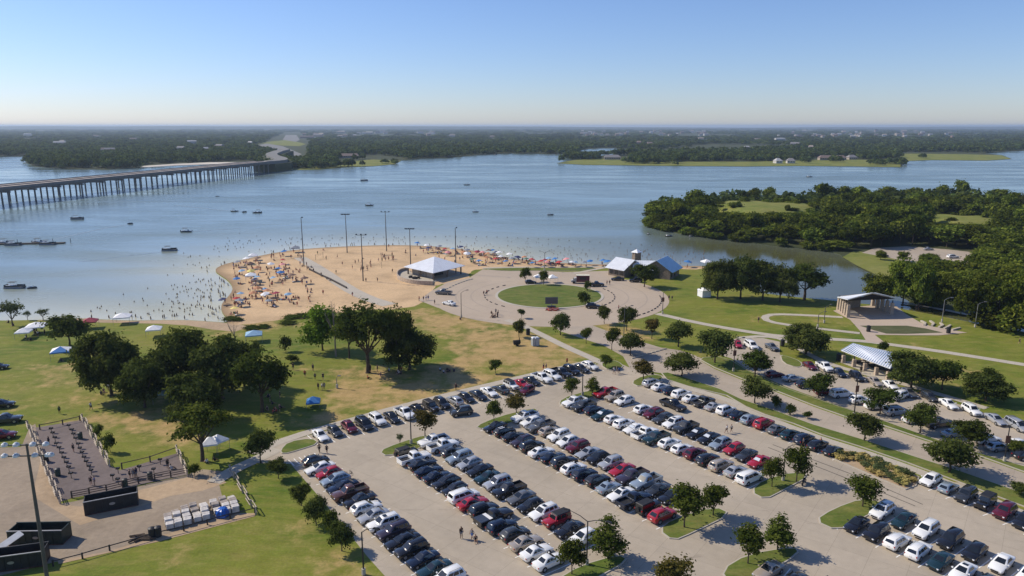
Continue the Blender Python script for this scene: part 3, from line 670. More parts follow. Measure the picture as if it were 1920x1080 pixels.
SPEC['crossover'] = dict(SPEC['suv'], cab=(1.15, -2.20, .85, .25, -1.55, .66, 1.03, 1.62), st=[(2.30, .40, .60, .70), (2.22, .30, .78, .84), (1.9, .25, .92, .92), (1.2, .25, 1.0, .935), (.4, .25, 1.03, .935), (-1.0, .25, 1.06, .935), (-1.8, .28, 1.07, .91), (-2.2, .34, 1.03, .86), (-2.28, .45, .86, .78)])
SPEC['saloon'] = dict(SPEC['sedan'], cab=(.95, -1.55, .79, .15, -.85, .61, .94, 1.47), st=[(2.32, .36, .56, .72), (2.24, .26, .70, .82), (1.9, .22, .79, .88), (1.25, .2, .88, .90), (.6, .2, .93, .905), (-.6, .2, .96, .905), (-1.4, .22, .99, .89), (-2.0, .25, .98, .86), (-2.24, .32, .92, .80), (-2.30, .42, .74, .70)])
SPEC['van'] = SPEC['van']
VP = {k: make_vehicle(k) for k in SPEC}
for k, o in VP.items(): kids(o); [kids(c) for c in kids(o)]
KIND = {'s': 'sedan', 'u': 'suv', 'p': 'pickup', 'j': 'jeep', 'v': 'van', 'h': 'hatch'}
KNAME = {'s': 'sedan', 'u': 'SUV', 'p': 'pickup truck', 'j': 'boxy off-roader', 'v': 'minivan', 'h': 'hatchback'}
CAT = {'p': 'pickup truck', 'v': 'minivan'}
ASPHALT_Z = .03
def car(tok, pos, ang, label, group):
    """tok: paint + type, then extras: * sunshade in the windscreen, ! pale tonneau strip, = roof stripes, o sunroof"""
    c, t = tok[0], tok[1]; kd = KIND[t]
    if R.random() < .5: kd = {'suv': 'crossover', 'sedan': 'saloon'}.get(kd, kd)
    o = dup(VP[kd], (pos[0], pos[1], ASPHALT_Z), ang + R.uniform(-.035, .035), label, group, (R.uniform(.94, 1.05), R.uniform(.97, 1.02), R.uniform(.95, 1.06)))
    o['category'] = CAT.get(t, 'car')
    for ch in o.children:
        if ch.name.startswith(('body', 'wing_mirror')):
            ch.material_slots[0].link = 'OBJECT'; ch.material_slots[0].material = PM[c]
    S = SPEC[kd]; xf, xr, wb, xf2, xr2, wt, z0, z1 = S['cab']
    for e in tok[2:]:
        if e == '*':
            a, b_ = Vector((xf, 0, z0)), Vector((xf2, 0, z1 - .1)); n = Vector((z1 - z0, 0, xf - xf2)).normalized() * .02
            p0, p1 = a.lerp(b_, .2) + n, a.lerp(b_, .88) + n
            MB().quad((p0.x, -wb * .7, p0.z), (p0.x, wb * .7, p0.z), (p1.x, wt * .72, p1.z), (p1.x, -wt * .72, p1.z)).build('sunshade', M_shade, o)
        if e == '!': MB().box((-1.05, 0, 1.185), (.55, 1.8, .04)).build('tonneau_cover', PM['w'], o); MB().box((-2.1, 0, 1.18), (1.5, 1.8, .035)).build('tonneau_cover', PM['d'], o)
        if e == '=':
            for s in (-.25, .25): MB().box(((xf2 + xr2) / 2, s, z1 + .004), (xf2 - xr2 - .6, .16, .012)).build('roof_stripe', PM['w'], o)
        if e == 'o': MB().box((xf2 - .55, 0, z1 + .003), (.55, wt * 1.1, .01)).build('sunroof', M_glass, o)
        if e == 'B': bike_on(o, S)
    return o
def bike_on(o, S):
    x = S['st'][-1][0] - .35
    bk = MB()
    for k in (-.45, .45):
        for i in range(12):
            a0, a1 = i * math.pi / 6, (i + 1) * math.pi / 6
            bk.tube([(x, k + .3 * math.cos(a0), 1.0 + .3 * math.sin(a0)), (x, k + .3 * math.cos(a1), 1.0 + .3 * math.sin(a1))], .02, 4)
    bk.tube([(x, -.45, 1.0), (x, -.1, 1.35), (x, .3, 1.38), (x, .45, 1.0)], .025, 4); bk.tube([(x, -.1, 1.35), (x, .05, .98), (x, .3, 1.38)], .025, 4)
    bk.box((x + .15, 0, .9), (.4, .1, .06))
    bk.build('bicycle_rack', M_black, o)
ANG_V, ANG_U = LOT_ROT, math.radians(-53.4)
used_labels = set()
def row(name, pa, pb, toks, axis, jitter=.25, group=None, far_first=True):
    a, b_ = Vector(G(*pa)[:2]), Vector(G(*pb)[:2]); n = len(toks)
    for i, t in enumerate(toks):
        if t == '-': continue
        p = a + (b_ - a) * (i / max(1, n - 1)); rev = t.endswith('<'); t = t.rstrip('<')
        ang = axis + (math.pi if rev else 0); d = Vector((math.cos(ang), math.sin(ang)))
        p = p + d * R.uniform(-jitter, jitter)
        desc = PAINT[t[0]][0] + ' ' + KNAME[t[1]]
        ex = ' with sunshade' if '*' in t else ' with roof stripes' if '=' in t else ' with strip' if '!' in t else ' with bicycles' if 'B' in t else ''
        k = [q for q in toks if q != '-'].index(t if t in toks else t + '<')
        car(t, p, ang, f"{desc}{ex}, {ORD[i]} {name}", group)
row_defs = [
 ('from the striped bay along the lawn path', (601, 822), (1106, 691), 'ws dh mu kv wu ks wp ku kj ku su< kh ks ws ds< wj rs ks wp wu kp ku dh wu'.split(), ANG_U, 'cars parked along the lawn path'),
 ('from far end of the row beside small dark trees', (590, 872), (836, 1094), 'ku ws< rh< buB< ns< op< ks< wu ss< wuo< pu< ks< ku< ns< Ts< wu<'.split(), ANG_V, 'cars beside the small dark trees'),
 ('from far end, open side of the twin-headed lamp rows', (763, 856), (1030, 1060), 'kj wp ks ns ns ku< kh< wv rs ku kp! nu du ts ws ws'.split(), ANG_V, 'cars in the twin-headed lamp double row'),
 ('from far end, inner side of the twin-headed lamp rows', (815, 833), (1092, 1017), 'wp< wp dh bu< su< ks< Ts< su< kp< gs< kh< wuo< rj< ks< wu<'.split(), ANG_V, 'cars in the twin-headed lamp double row'),
 ('from far end, lamp side of the middle double row', (930, 806), (1240, 974), 'ks< kh= ks pu< ku ws ns ku wu nu ku bs wso< np kj ru'.split(), ANG_V, 'cars in the middle double row'),
 ('from far end, verge side of the middle double row', (982, 788), (1258, 938), 'wp< wu< gp< tu wu< wu< mu< ss< ku< su< rs< pp< bp< ds< ks<'.split(), ANG_V, 'cars in the middle double row'),
 ('from far end, lamp side of the motorbike island rows', (1076, 760), (1405, 902), 'wp< dp< nu Ts*< wh wu ws*< wp Tp< wu wh mu ku tu ss wv'.split(), ANG_V, 'cars in the motorbike island double row'),
 ('from far end, verge side of the motorbike island rows', (1135, 742), (1424, 871), 'rp< tu< wu< - wu mu< du< wuo< dp< ks*< ks*< bu< rh< ds< rs*<'.split(), ANG_V, 'cars in the motorbike island double row'),
 ('from the far end of the row along the verge walk', (1221, 723), (1562, 850), 'su ws ns wu ws dp ss wu ns bu ru gs Ts nu ku ks'.split(), ANG_V, 'cars along the verge walk'),
 ('beyond the planted bed in the row along the verge', (1745, 906), (1960, 1003), 'wu< bh du< kj< mu< ku< ss<'.split(), ANG_V, 'cars beyond the planted bed'),
 ('from the bare grass corner, aisle side of its double row', (1606, 990), (1850, 1102), 'ks< ku< wu wu Ts< wso< ku'.split(), ANG_V, 'cars in the near right double row'),
 ('from the bare grass corner, verge side of its double row', (1652, 966), (1930, 1086), 'wuo< Ts< wu< ku< ku< ws< wu<'.split(), ANG_V, 'cars in the near right double row'),
 ('from the shaded tree in the row at the bottom edge', (1440, 1078), (1540, 1118), 'ts< kh kp<'.split(), ANG_V, 'cars at the bottom edge'),
]
for nm, pa, pb, toks, ax, grp in row_defs:
    row(nm, pa, pb, toks, ax, group=grp)
    stall_lines(pa, pb, len(toks), 1 if 'path' not in nm else -1)
def lone(tok, px, deg, label, group=None):
    return car(tok, G(*px), math.radians(deg), label, group)
lone('du', (865, 778), -160, 'dark grey SUV driving down the aisle behind the lawn path row')
lone('mh', (988, 737), -125, 'maroon hatchback jutting out of the lawn path row near two aisle trees')
lone('kp', (1262, 765), -52, 'dark pickup truck driving down the aisle beside the verge walk row')
UPG = 'cars angle parked below the picnic shelter'
for t, px, dg, lb in [('ms', (1518, 690), -86, 'dark maroon sedan at the tip of the small kerbed lawn'), ('wp', (1546, 693), -86, 'white pickup truck in front of the picnic shelter end'), ('nh', (1574, 704), -88, 'navy hatchback beside the white pickup near the shelter'),
                      ('ku', (1606, 711), -88, 'black SUV behind the dark lamp post by the shelter'), ('ts', (1640, 720), -88, 'tan sedan parked in front of the shelter posts'), ('ws', (1669, 727), -88, 'white sedan below the last shelter post'),
                      ('gs', (1703, 741), -88, 'grey sedan below the big dark oak beside the shelter'), ('dh', (1742, 749), -88, 'dark grey hatchback between grey sedan and white sedan'), ('ws', (1778, 763), -88, 'white sedan parked beside the tree shade under the oaks'),
                      ('wu', (1821, 775), -88, 'white SUV beyond the white sedan at the oak shade'), ('ss', (1866, 792), -88, 'silver sedan just before the lamp with brown sign'), ('sv', (1906, 803), -88, 'silver minivan behind the lamp with brown sign')]: lone(t, px, dg, lb, UPG)
LOG = 'cars angle parked along the tree strip'
for t, px, dg, lb in [('mh', (1452, 707), 14, 'maroon hatchback at the head of the tree strip row'), ('bs', (1487, 714), 14, 'pale blue sedan next to the maroon hatchback'), ('kh', (1510, 726), 14, 'black hatchback half under the rounded strip tree'),
                      ('ms', (1547, 739), 12, 'dark maroon sedan hidden under the rounded strip tree'), ('wv', (1577, 744), 12, 'white minivan between two strip trees'), ('wu', (1612, 756), 12, 'white SUV behind the dark lamp post in the strip row'),
                      ('ws', (1642, 766), 12, 'white sedan half behind the second strip tree'), ('wu', (1684, 748), -150, 'white SUV backing across the upper aisle'), ('sv', (1680, 777), 12, 'silver minivan right of the second strip tree'),
                      ('wh', (1712, 792), 12, 'white hatchback behind the third strip tree'), ('kp', (1760, 800), 12, 'black pickup truck in the shade past the third strip tree'), ('bs', (1788, 818), 12, 'pale blue sedan half under the fourth strip tree'),
                      ('wu', (1850, 830), 12, 'white SUV past the fourth strip tree'), ('bh', (1872, 844), 12, 'pale blue hatchback at the foot of the brown sign lamp'), ('wh', (1912, 838), 12, 'white hatchback behind the brown sign lamp post'),
                      ('kh', (1922, 860), 12, 'black hatchback at the frame edge by the last strip tree')]: lone(t, px, dg, lb, LOG)
lone('rh', (1384, 650), -100, 'red hatchback parked at the lot entrance by dark lamp'); lone('wv', (1408, 652), -85, 'white minivan with open tailgate at the upper lot entrance'); lone('gs', (1447, 655), -80, 'grey sedan entering the upper lot by the waste bin')
lone('gp', (832, 552), 165, 'grey pickup truck by the beach pavilion wall'); lone('ws', (842, 572), 140, 'white sedan parked on the plaza beside the dry lawn')
lone('ks', (1158, 526), 175, 'black sedan in front of the stone bathhouse'); lone('ku', (1192, 529), 175, 'black SUV beside the leafy bathhouse tree'); lone('ku', (1112, 578), -5, 'black SUV beside the round plaza lawn')
lone('kh', (995, 532), 10, 'black hatchback under the plaza lawn tree'); lone('kp', (1118, 537), 5, 'black pickup truck with open bed behind the food truck')
LL = 'cars on the left lawn edge'
lone('ku', (4, 764), 15, 'black SUV farthest along the grass edge above the grill yard', LL); lone('dp', (10, 793), 15, 'dark grey pickup truck on the grass edge by the grill yard', LL); lone('mu', (4, 822), 15, 'maroon SUV nearest the tall floodlight on the lawn', LL); lone('kh', (-4, 692), 10, 'black hatchback far up the left lawn edge', LL)
FL = 'cars in the wooded far lot'
for t, px, lb in [('ku', (1655, 482), 'black SUV on the far creek-side parking lot'), ('wu', (1786, 484), 'white SUV between trees of the far lot'), ('ws', (1830, 481), 'white sedan between trees of the far lot'), ('wv', (1785, 501), 'white minivan nearest the creek in the far lot'), ('ss', (1740, 469), 'silver sedan at the back of the far lot')]: lone(t, px, 10, lb, FL)
for o in VP.values(): drop(o)
struct(lines.build('stall_lines', M_paint))
# ============================================================ TREES
M_bark = mat('bark', (.075, .055, .04), .95, var=.3, scale=4, bump=.6)
M_deadbark = mat('dead_bark', (.30, .24, .19), .95, var=.2, scale=4)
L_oak = leaf_mat('oak_leaves', (.030, .048, .010), (.095, .125, .026))
L_dark = leaf_mat('dark_oak_leaves', (.034, .050, .012), (.125, .145, .036))
L_elm = leaf_mat('elm_leaves', (.040, .060, .010), (.12, .14, .026))
L_rust = leaf_mat('cypress_leaves', (.055, .052, .014), (.15, .115, .032))
L_bright = leaf_mat('willow_leaves', (.085, .14, .014), (.20, .29, .03))
L_forest = leaf_mat('forest_leaves', (.036, .058, .008), (.20, .23, .034), .55)
L_pale = leaf_mat('pale_leaves', (.07, .09, .04), (.17, .19, .09))
L_farleaf = leaf_mat('far_leaves', (.034, .056, .020), (.13, .165, .045), .5)
L_yellow = leaf_mat('bed_plants', (.34, .28, .09), (.62, .50, .18)); L_bed = leaf_mat('bed_shrub', (.07, .10, .04), (.17, .19, .08))
def leaf_mesh(name, C, N, S, T, m):
    n = len(C); N = N / np.maximum(1e-6, np.linalg.norm(N, axis=1))[:, None]
    A = np.cross(N, NR.normal(size=(n, 3))); A /= np.maximum(1e-6, np.linalg.norm(A, axis=1))[:, None]; B = np.cross(N, A)
    co = np.empty((n, 4, 3))
    for k, (u, v) in enumerate(((-1, -.15), (.1, -.75), (1, .1), (-.05, .8))): co[:, k] = C + A * (u * S)[:, None] + B * (v * S)[:, None]
    me = bpy.data.meshes.new(name); me.vertices.add(4 * n); me.vertices.foreach_set('co', co.ravel().astype(np.float32))
    me.loops.add(4 * n); me.loops.foreach_set('vertex_index', np.arange(4 * n, dtype=np.int32)); me.polygons.add(n); me.polygons.foreach_set('loop_start', np.arange(0, 4 * n, 4, dtype=np.int32))
    me.update(calc_edges=True)
    a = me.attributes.new('tint', 'FLOAT', 'FACE'); a.data.foreach_set('value', np.clip(T, 0, 1).astype(np.float32)); me.materials.append(m); return me
def crown(name, lobes, m, nclump, per, leaf, cr, seed, droop=.0):
    rg = np.random.default_rng(seed); Cs, Ns, Ss, Ts = [], [], [], []
    w = np.array([l[3] * l[4] + l[4] * l[5] for l in lobes]); w = w / w.sum()
    for i in range(nclump):
        l = lobes[rg.choice(len(lobes), p=w)]; d = rg.normal(size=3); d /= np.linalg.norm(d)
        if d[2] < -.45 and rg.random() < .7: d[2] = -d[2]
        r = rg.uniform(.72, 1.03) if rg.random() < .78 else rg.uniform(.2, .7)
        c = np.array(l[:3]) + d * np.array(l[3:6]) * r
        k = rg.uniform(.7, 1.35); n = int(per * k)
        q = c + rg.normal(size=(n, 3)) * cr * k * np.array([1, 1, .62]); nn = d * 1.25 + np.array([0, 0, .4]) + rg.normal(size=(n, 3)) * .55
        Cs.append(q); Ns.append(nn); Ss.append(leaf * rg.uniform(.65, 1.3, n)); Ts.append(rg.normal(.42, .27) + rg.normal(0, .16, n))
    return leaf_mesh(name, np.concatenate(Cs), np.concatenate(Ns), np.concatenate(Ss), np.concatenate(Ts), m)
def trunk(lobes, h0, r0, n=7, lean=0.0, seed=0, m=None, twigs=0):
    rg = random.Random(seed); mb = MB(); top = Vector((lean, 0, h0))
    mb.tube([(0, 0, -.1), (0, 0, .25), top * .5 + Vector((rg.uniform(-.1, .1), rg.uniform(-.1, .1), 0)), top], [r0 * 1.5, r0, r0 * .85, r0 * .7], 8)
    for l in lobes[:n]:
        e = Vector(l[:3]) + Vector((0, 0, l[5] * .3)); mid = top.lerp(e, .5) + Vector((rg.uniform(-.4, .4), rg.uniform(-.4, .4), -.1 * e.length * .3))
        mb.tube([top * .93, mid, e], [r0 * .5, r0 * .32, r0 * .1], 5)
        for k in range(twigs):
            s = mid.lerp(e, rg.random()); t = s + Vector((rg.uniform(-1, 1), rg.uniform(-1, 1), rg.uniform(.2, 1.2))) * l[3] * .8; mb.tube([s, s.lerp(t, .5) + Vector((0, 0, .15)), t], [r0 * .14, r0 * .08, r0 * .03], 4)
    return mb
# kind -> height 1 unit = 1 m prototypes: (height, width, lobes, leaves ...)
def lob2(rad, zc, rz, n, spread, rl, seed):
    return lob(rad, zc, rz, n, spread, rl, seed) + [(q[0] * 1.12, q[1] * 1.12, zc - rz * .62, q[3] * .9, q[4] * .9, q[5] * .75) for q in lob(rad, zc, rz, 7, spread, rl * .9, seed + 5)[1:]]
def lob(rad, zc, rz, n, spread, rl, seed):
    rg = random.Random(seed); out = [(0, 0, zc, rad * .72, rad * .72, rz * .85)]
    for i in range(n):
        a = 2 * math.pi * (i + rg.uniform(-.3, .3)) / n; q = rad * spread * rg.uniform(.8, 1.1)
        out.append((q * math.cos(a), q * math.sin(a), zc + rz * rg.uniform(-.45, .45), rl * rad * rg.uniform(.8, 1.2), rl * rad * rg.uniform(.8, 1.2), rl * rz * rg.uniform(.8, 1.15)))
    return out
TK = {}
def tkind(key, name, h, w, lobes, m, ncl, per, leaf, cr, h0, r0, nv=2, bark=None, seed=0, twigs=0, lean=0.0):
    TK[key] = dict(name=name, h=h, w=w, var=[])
    for v in range(nv):
        lb = lobes(seed + v * 17)
        cm = crown('crown', lb, m, ncl, per, leaf, cr, seed + v) if ncl else None
        tm = trunk(lb, h0, r0, seed=seed + v, twigs=twigs, lean=lean).mesh('trunk', [bark or M_bark])
        TK[key]['var'].append((tm, cm))
tkind('oak', 'oak_tree', 7.0, 7.0, lambda s: lob(3.1, 4.1, 2.5, 7, .66, .52, s), L_dark, 175, 22, .23, .42, 1.9, .17, 3, seed=1)
tkind('round', 'oak_tree', 6.5, 6.5, lambda s: lob(3.0, 4.0, 2.4, 6, .6, .55, s), L_oak, 150, 22, .23, .42, 1.8, .16, 2, seed=40)
tkind('oval', 'elm_tree', 7.0, 5.0, lambda s: lob(2.1, 4.3, 2.6, 6, .55, .52, s), L_elm, 130, 22, .2, .36, 1.7, .12, 3, seed=80)
tkind('cone', 'cypress_tree', 8.5, 5.0, lambda s: [(0, 0, 2.9, 2.2, 2.2, 1.0), (.2, .1, 4.3, 1.8, 1.8, 1.1), (-.1, 0, 5.7, 1.3, 1.3, 1.1), (0, 0, 7.2, .7, .7, 1.2), (1.4, .5, 3.2, 1, 1, .7), (-1.3, -.6, 3.3, 1, 1, .7)], L_elm, 140, 20, .19, .3, 2.0, .14, 2, seed=120)
tkind('rust', 'cypress_tree', 7.0, 4.6, lambda s: lob(1.9, 4.2, 2.5, 5, .55, .5, s), L_rust, 110, 20, .2, .34, 1.8, .12, 2, seed=160)
tkind('big', 'oak_tree', 18.0, 18.0, lambda s: lob2(7.8, 9.8, 7.2, 10, .74, .35, s), L_dark, 430, 26, .40, .74, 3.0, .5, 3, seed=200)
tkind('tall', 'oak_tree', 19.0, 15.0, lambda s: lob(6.6, 11.4, 7.0, 13, .80, .30, s), L_oak, 250, 24, .36, .62, 5.0, .5, 2, seed=260)
tkind('willow', 'willow_tree', 9.0, 9.0, lambda s: lob(4.0, 4.6, 4.0, 6, .5, .55, s), L_bright, 200, 24, .26, .5, 1.6, .2, 1, seed=300)
tkind('sparse', 'cottonwood_tree', 13.0, 11.0, lambda s: lob(4.6, 8.2, 4.2, 7, .75, .36, s), L_elm, 120, 20, .3, .55, 4.0, .38, 1, seed=330)
tkind('bush', 'shrub', 2.2, 3.2, lambda s: lob(1.4, 1.1, 1.0, 5, .55, .5, s), L_oak, 55, 20, .14, .24, .4, .05, 2, seed=360)
tkind('wispy', 'willow_tree', 8.0, 7.0, lambda s: lob(3.0, 5.2, 2.6, 6, .75, .36, s), L_pale, 60, 18, .26, .5, 2.0, .22, 2, seed=400)
tkind('bare', 'bare_tree', 17.0, 9.0, lambda s: lob(3.8, 12.0, 4.6, 9, .7, .4, s), L_pale, 0, 0, 0, 0, 6.5, .25, 1, bark=M_deadbark, seed=430, twigs=7)
tkind('wood', 'woodland_tree', 12.0, 11.0, lambda s: lob(4.8, 7.2, 4.4, 7, .62, .48, s), L_forest, 120, 16, .55, .85, 2.5, .25, 5, seed=460)
tkind('creek', 'woodland_tree', 18.0, 18.0, lambda s: lob2(7.8, 9.8, 7.2, 10, .74, .36, s), L_forest, 430, 24, .42, .74, 3.0, .45, 2, seed=560)
tkind('thicket', 'bank_shrub', 4.5, 6.0, lambda s: lob(2.7, 1.9, 2.1, 6, .6, .5, s), L_forest, 60, 16, .42, .6, .6, .1, 2, seed=520)
def tree(key, pos, h, w, label, group=None, var=None, rz=None, cat=None):
    k = TK[key]; tm, cm = k['var'][R.randrange(len(k['var'])) if var is None else var]
    t = thing(k['name'], label, cat or ('shrub' if key in ('bush', 'thicket') else 'tree'), (pos[0], pos[1], pos[2] if len(pos) > 2 else 0), R.uniform(0, 6.28) if rz is None else rz, group)
    t.scale = (w / k['w'], w / k['w'], h / k['h'])
    link('trunk', tm, t)
    if cm: link('crown', cm, t)
    return t
def ptree(key, x, yb, yt, wpx, label, group=None, z=.0, **kw):
    p = G(x, yb); h = up(x, yb, yt); w = wpx * mpp(yb - (yb - yt) * .5) * (CH - .5 * h) / CH
    return tree(key, (p.x, p.y, z), h * .98, w, label, group, **kw)
LT = 'small trees on the parking islands'; VA = 'trees on the verge strips'; PL = 'young trees around the plaza lawns'; LB = 'small dark trees along the lot edge'; GV = 'big oaks of the picnic grove'; SH = 'oaks beside the picnic shelter'; AM = 'trees between tent and stage pavilion'; MG = 'trees of the middle clump'
for a in [
 ('cone', 1140, 1048, 966, 76, 'pointed green cypress beside the twin-headed lamp', LT), ('oval', 1072, 1078, 1008, 56, 'green elm half hiding white cars near the twin-headed lamp', LT), ('oval', 1283, 990, 909, 74, 'taller elm of the two on the island by the pink car', LT), ('oval', 1337, 968, 908, 54, 'smaller elm of the two on the island by the pink car', LT),
 ('rust', 1258, 1125, 1040, 74, 'rusty cypress cut by the bottom edge of the lot', LT), ('oval', 1402, 1058, 985, 62, 'elm at the tip of the shaded bottom island', LT), ('cone', 1458, 1033, 960, 64, 'pointed cypress above the black cars on the bottom island', LT), ('oval', 1617, 951, 893, 62, 'lone elm on the bare-kerbed grass corner', LT),
 ('oval', 1447, 914, 856, 42, 'elm behind the white minivan on the motorbike island', LT), ('oval', 1493, 904, 838, 56, 'elm behind the parked motorbike', LT), ('rust', 797, 822, 765, 46, 'rusty cypress beside the island lamp near white pickups', LT), ('wispy', 750, 834, 811, 15, 'thin sapling left of the island lamp near white pickups', LT),
 ('oval', 926, 792, 748, 31, 'green elm at the tip of the middle double row', LT), ('rust', 968, 780, 734, 43, 'rusty cypress at the head of the middle double row', LT), ('oval', 1072, 745, 707, 33, 'green elm beside the black lamp near the red pickup', LT), ('cone', 1111, 739, 704, 33, 'pointed cypress behind the red pickup', LT),
 ('round', 929, 700, 674, 22, 'lone round tree on the dry lawn', None), ('oval', 1135, 690, 665, 28, 'small tree on the grass tip by the last white SUV', LT), ('rust', 1206, 713, 674, 45, 'rusty tree at the head of the verge walk row', LT),
 ('oak', 1278, 706, 659, 64, 'dark spreading oak on the tip of the verge strip', VA), ('oak', 1415, 757, 706, 58, 'dark oak on the verge above the red SUV', VA), ('bush', 1455, 766, 740, 25, 'leafy shrub next to the oak above the red SUV', VA), ('bush', 1482, 778, 757, 24, 'low dark shrub between bush and red clump', VA), ('bush', 1514, 785, 770, 20, 'small reddish shrub at the road edge', VA),
 ('oak', 1620, 827, 769, 62, 'dark oak beside the road above the planted bed', VA), ('oak', 1779, 887, 820, 92, 'large dark oak on the verge above the white SUV', VA), ('oak', 1912, 928, 903, 34, 'dark shrubby oak at the verge end by the frame edge', VA),
 ('oak', 1340, 681, 615, 70, 'dark oak on the tip of the tree strip by the entrance', VA), ('round', 1415, 707, 660, 61, 'rounded green oak at the head of the tree strip', VA), ('round', 1535, 746, 700, 54, 'rounded oak over the dark maroon sedan', VA), ('round', 1650, 776, 728, 57, 'rounded oak right of the dark lamp post on the strip', VA), ('round', 1725, 812, 757, 58, 'rounded oak in front of the black pickup', VA),
 ('round', 1815, 839, 790, 66, 'rounded oak in front of the white SUV on the strip', VA), ('oval', 1905, 852, 826, 38, 'small tree behind the brown sign lamp', VA),
 ('oak', 973, 632, 597, 24, 'small dark tree by the portable toilet path', PL), ('oval', 978, 597, 578, 16, 'tiny tree at the plaza edge by the bicycles', PL), ('oak', 1051, 628, 583, 38, 'dark tree in front of the orange barriers', PL), ('oval', 1099, 644, 612, 24, 'thin tree on the grass strip left of the access road', PL), ('oval', 1133, 607, 572, 28, 'light tree at the tip of the dry triangle lawn', PL),
 ('oak', 1175, 620, 571, 36, 'dark tree beside the lamp on the triangle lawn', PL), ('oval', 1147, 656, 612, 31, 'sparse tree left of the broad dark tree by the access road', PL), ('oak', 1182, 666, 618, 47, 'broad dark tree by the access road crossing', PL), ('rust', 1222, 635, 592, 30, 'reddish tree right of the triangle lawn lamp', PL), ('oak', 1272, 650, 596, 50, 'dark tree beside the path near the dirt patch', PL),
 ('big', 1511, 664, 600, 84, 'big round oak standing alone above the waste bin', SH), ('big', 1708, 727, 651, 88, 'biggest dark oak at the end of the picnic shelter', SH), ('round', 1766, 730, 673, 62, 'lighter oak between two dark oaks by the shelter', SH), ('big', 1848, 752, 690, 88, 'dark oak farthest from the picnic shelter', SH),
 ('oval', 985, 530, 500, 22, 'small tree over the black hatchback on the plaza lawn', PL), ('oval', 1019, 534, 506, 20, 'small tree beside the white canopies on the plaza lawn', PL), ('bush', 1102, 546, 526, 16, 'round shrub beside the food truck', PL), ('bush', 1095, 573, 545, 30, 'large round shrub on the plaza lawn', PL), ('round', 1208, 538, 496, 48, 'leafy tree in front of the bathhouse', None), ('oak', 1236, 520, 488, 30, 'dark tree against the sky-tinted bathhouse roof', None),
 ('oak', 565, 948, 905, 38, 'dark tree at the striped bay end of the lot edge', LB), ('oak', 593, 983, 928, 46, 'dark tree below the first of the lot edge', LB), ('bush', 620, 1003, 958, 40, 'low bushy tree between two dark lot edge trees', LB), ('oak', 641, 1033, 974, 50, 'dark tree nearest the bottom lot edge', LB), ('oak', 522, 897, 858, 38, 'dark tree where the path meets the lot', LB), ('oak', 489, 868, 802, 56, 'dark tree over the shaded footpath', LB),
 ('big', 210, 742, 601, 118, 'dense green oak at the far end of the grove', GV), ('big', 272, 764, 655, 92, 'dark oak behind the blue shade tarp', GV), ('big', 345, 738, 598, 116, 'tallest oak in the middle of the grove', GV), ('big', 418, 748, 620, 112, 'dark oak right of the tallest grove oak', GV), ('tall', 492, 772, 642, 112, 'open oak with forked trunk at the lawn end of the grove', GV), ('big', 372, 792, 688, 104, 'dark oak nearest the grill yard', GV), ('big', 458, 724, 628, 70, 'dark oak behind the forked trunk oak', GV),
 ('sparse', 380, 864, 750, 112, 'open yellowish cottonwood beside the white shade sails', None), ('oak', 131, 648, 584, 74, 'green oak alone beside the blue canopy', None), ('wispy', 24, 611, 560, 44, 'wispy willow leaning at the water edge', None), ('wispy', 52, 600, 581, 15, 'small wispy willow between two shore willows', None), ('wispy', 81, 599, 577, 24, 'wispy shore willow nearest the oak', None),
 ('tall', 690, 699, 547, 118, 'tallest oak of the middle clump with bare dark trunk', MG), ('tall', 748, 697, 556, 62, 'oak with knobbly crown right of the tallest', MG), ('big', 768, 692, 604, 100, 'broad dark oak at the shade end of the middle clump', MG), ('tall', 655, 672, 572, 52, 'oak behind the bare dead tree', MG), ('willow', 605, 657, 558, 80, 'bright green willow at the clump edge', MG), ('bare', 630, 668, 545, 62, 'leafless pale tree before the bright willow', MG), ('bush', 536, 659, 629, 28, 'bright round shrub on the lawn by the beach', None), ('bush', 548, 680, 664, 30, 'dark low shrub at the grove edge', None), ('bare', 441, 650, 590, 44, 'leafless tree at the sand edge behind the grove', None),
 ('big', 1345, 560, 476, 66, 'dark oak beside the white pop-up tent', AM), ('big', 1388, 560, 468, 72, 'rounded oak second from the white pop-up tent', AM), ('big', 1430, 563, 480, 76, 'middle oak of the creek side group', AM), ('big', 1462, 566, 486, 62, 'oak left of the forked one at the creek', AM), ('tall', 1508, 562, 485, 86, 'leaning forked oak nearest the stage pavilion', AM),
 ('bush', 207, 848, 812, 26, 'olive shrub along the inner rail fence', None), ('bush', 186, 820, 795, 20, 'small olive shrub along the inner rail fence', None), ('bush', 365, 892, 868, 26, 'dark shrub at the end rail fence', None), ('bush', 1655, 662, 638, 22, 'thin shrub behind the shelter roof', None)]:
    ptree(*a)
# creek bank trees, and the woodland beyond
CR = 'trees along the creek bank'
for i, (k, x, yb, yt, w, lb) in enumerate([('creek', 1648, 566, 505, 62, 'low rounded tree behind the stage pavilion'), ('creek', 1692, 573, 470, 62, 'leaning creek tree right of the stage pavilion'), ('creek', 1722, 580, 478, 52, 'thick-trunked dark tree on the creek bank'), ('creek', 1770, 584, 500, 54, 'dark creek tree behind the first lawn lamp'), ('creek', 1830, 604, 500, 84, 'creek tree behind the second lawn lamp'), ('creek', 1875, 612, 505, 80, 'tall creek tree near the frame edge'), ('creek', 1925, 622, 480, 90, 'creek tree cut by the frame edge'), ('thicket', 1850, 612, 580, 60, 'dark bank thicket under the creek trees'), ('thicket', 1905, 622, 585, 70, 'dark bank thicket at the frame edge'), ('creek', 1960, 640, 500, 100, 'creek tree just outside the frame edge')]):
    ptree(k, x, yb, yt, w, lb, CR)
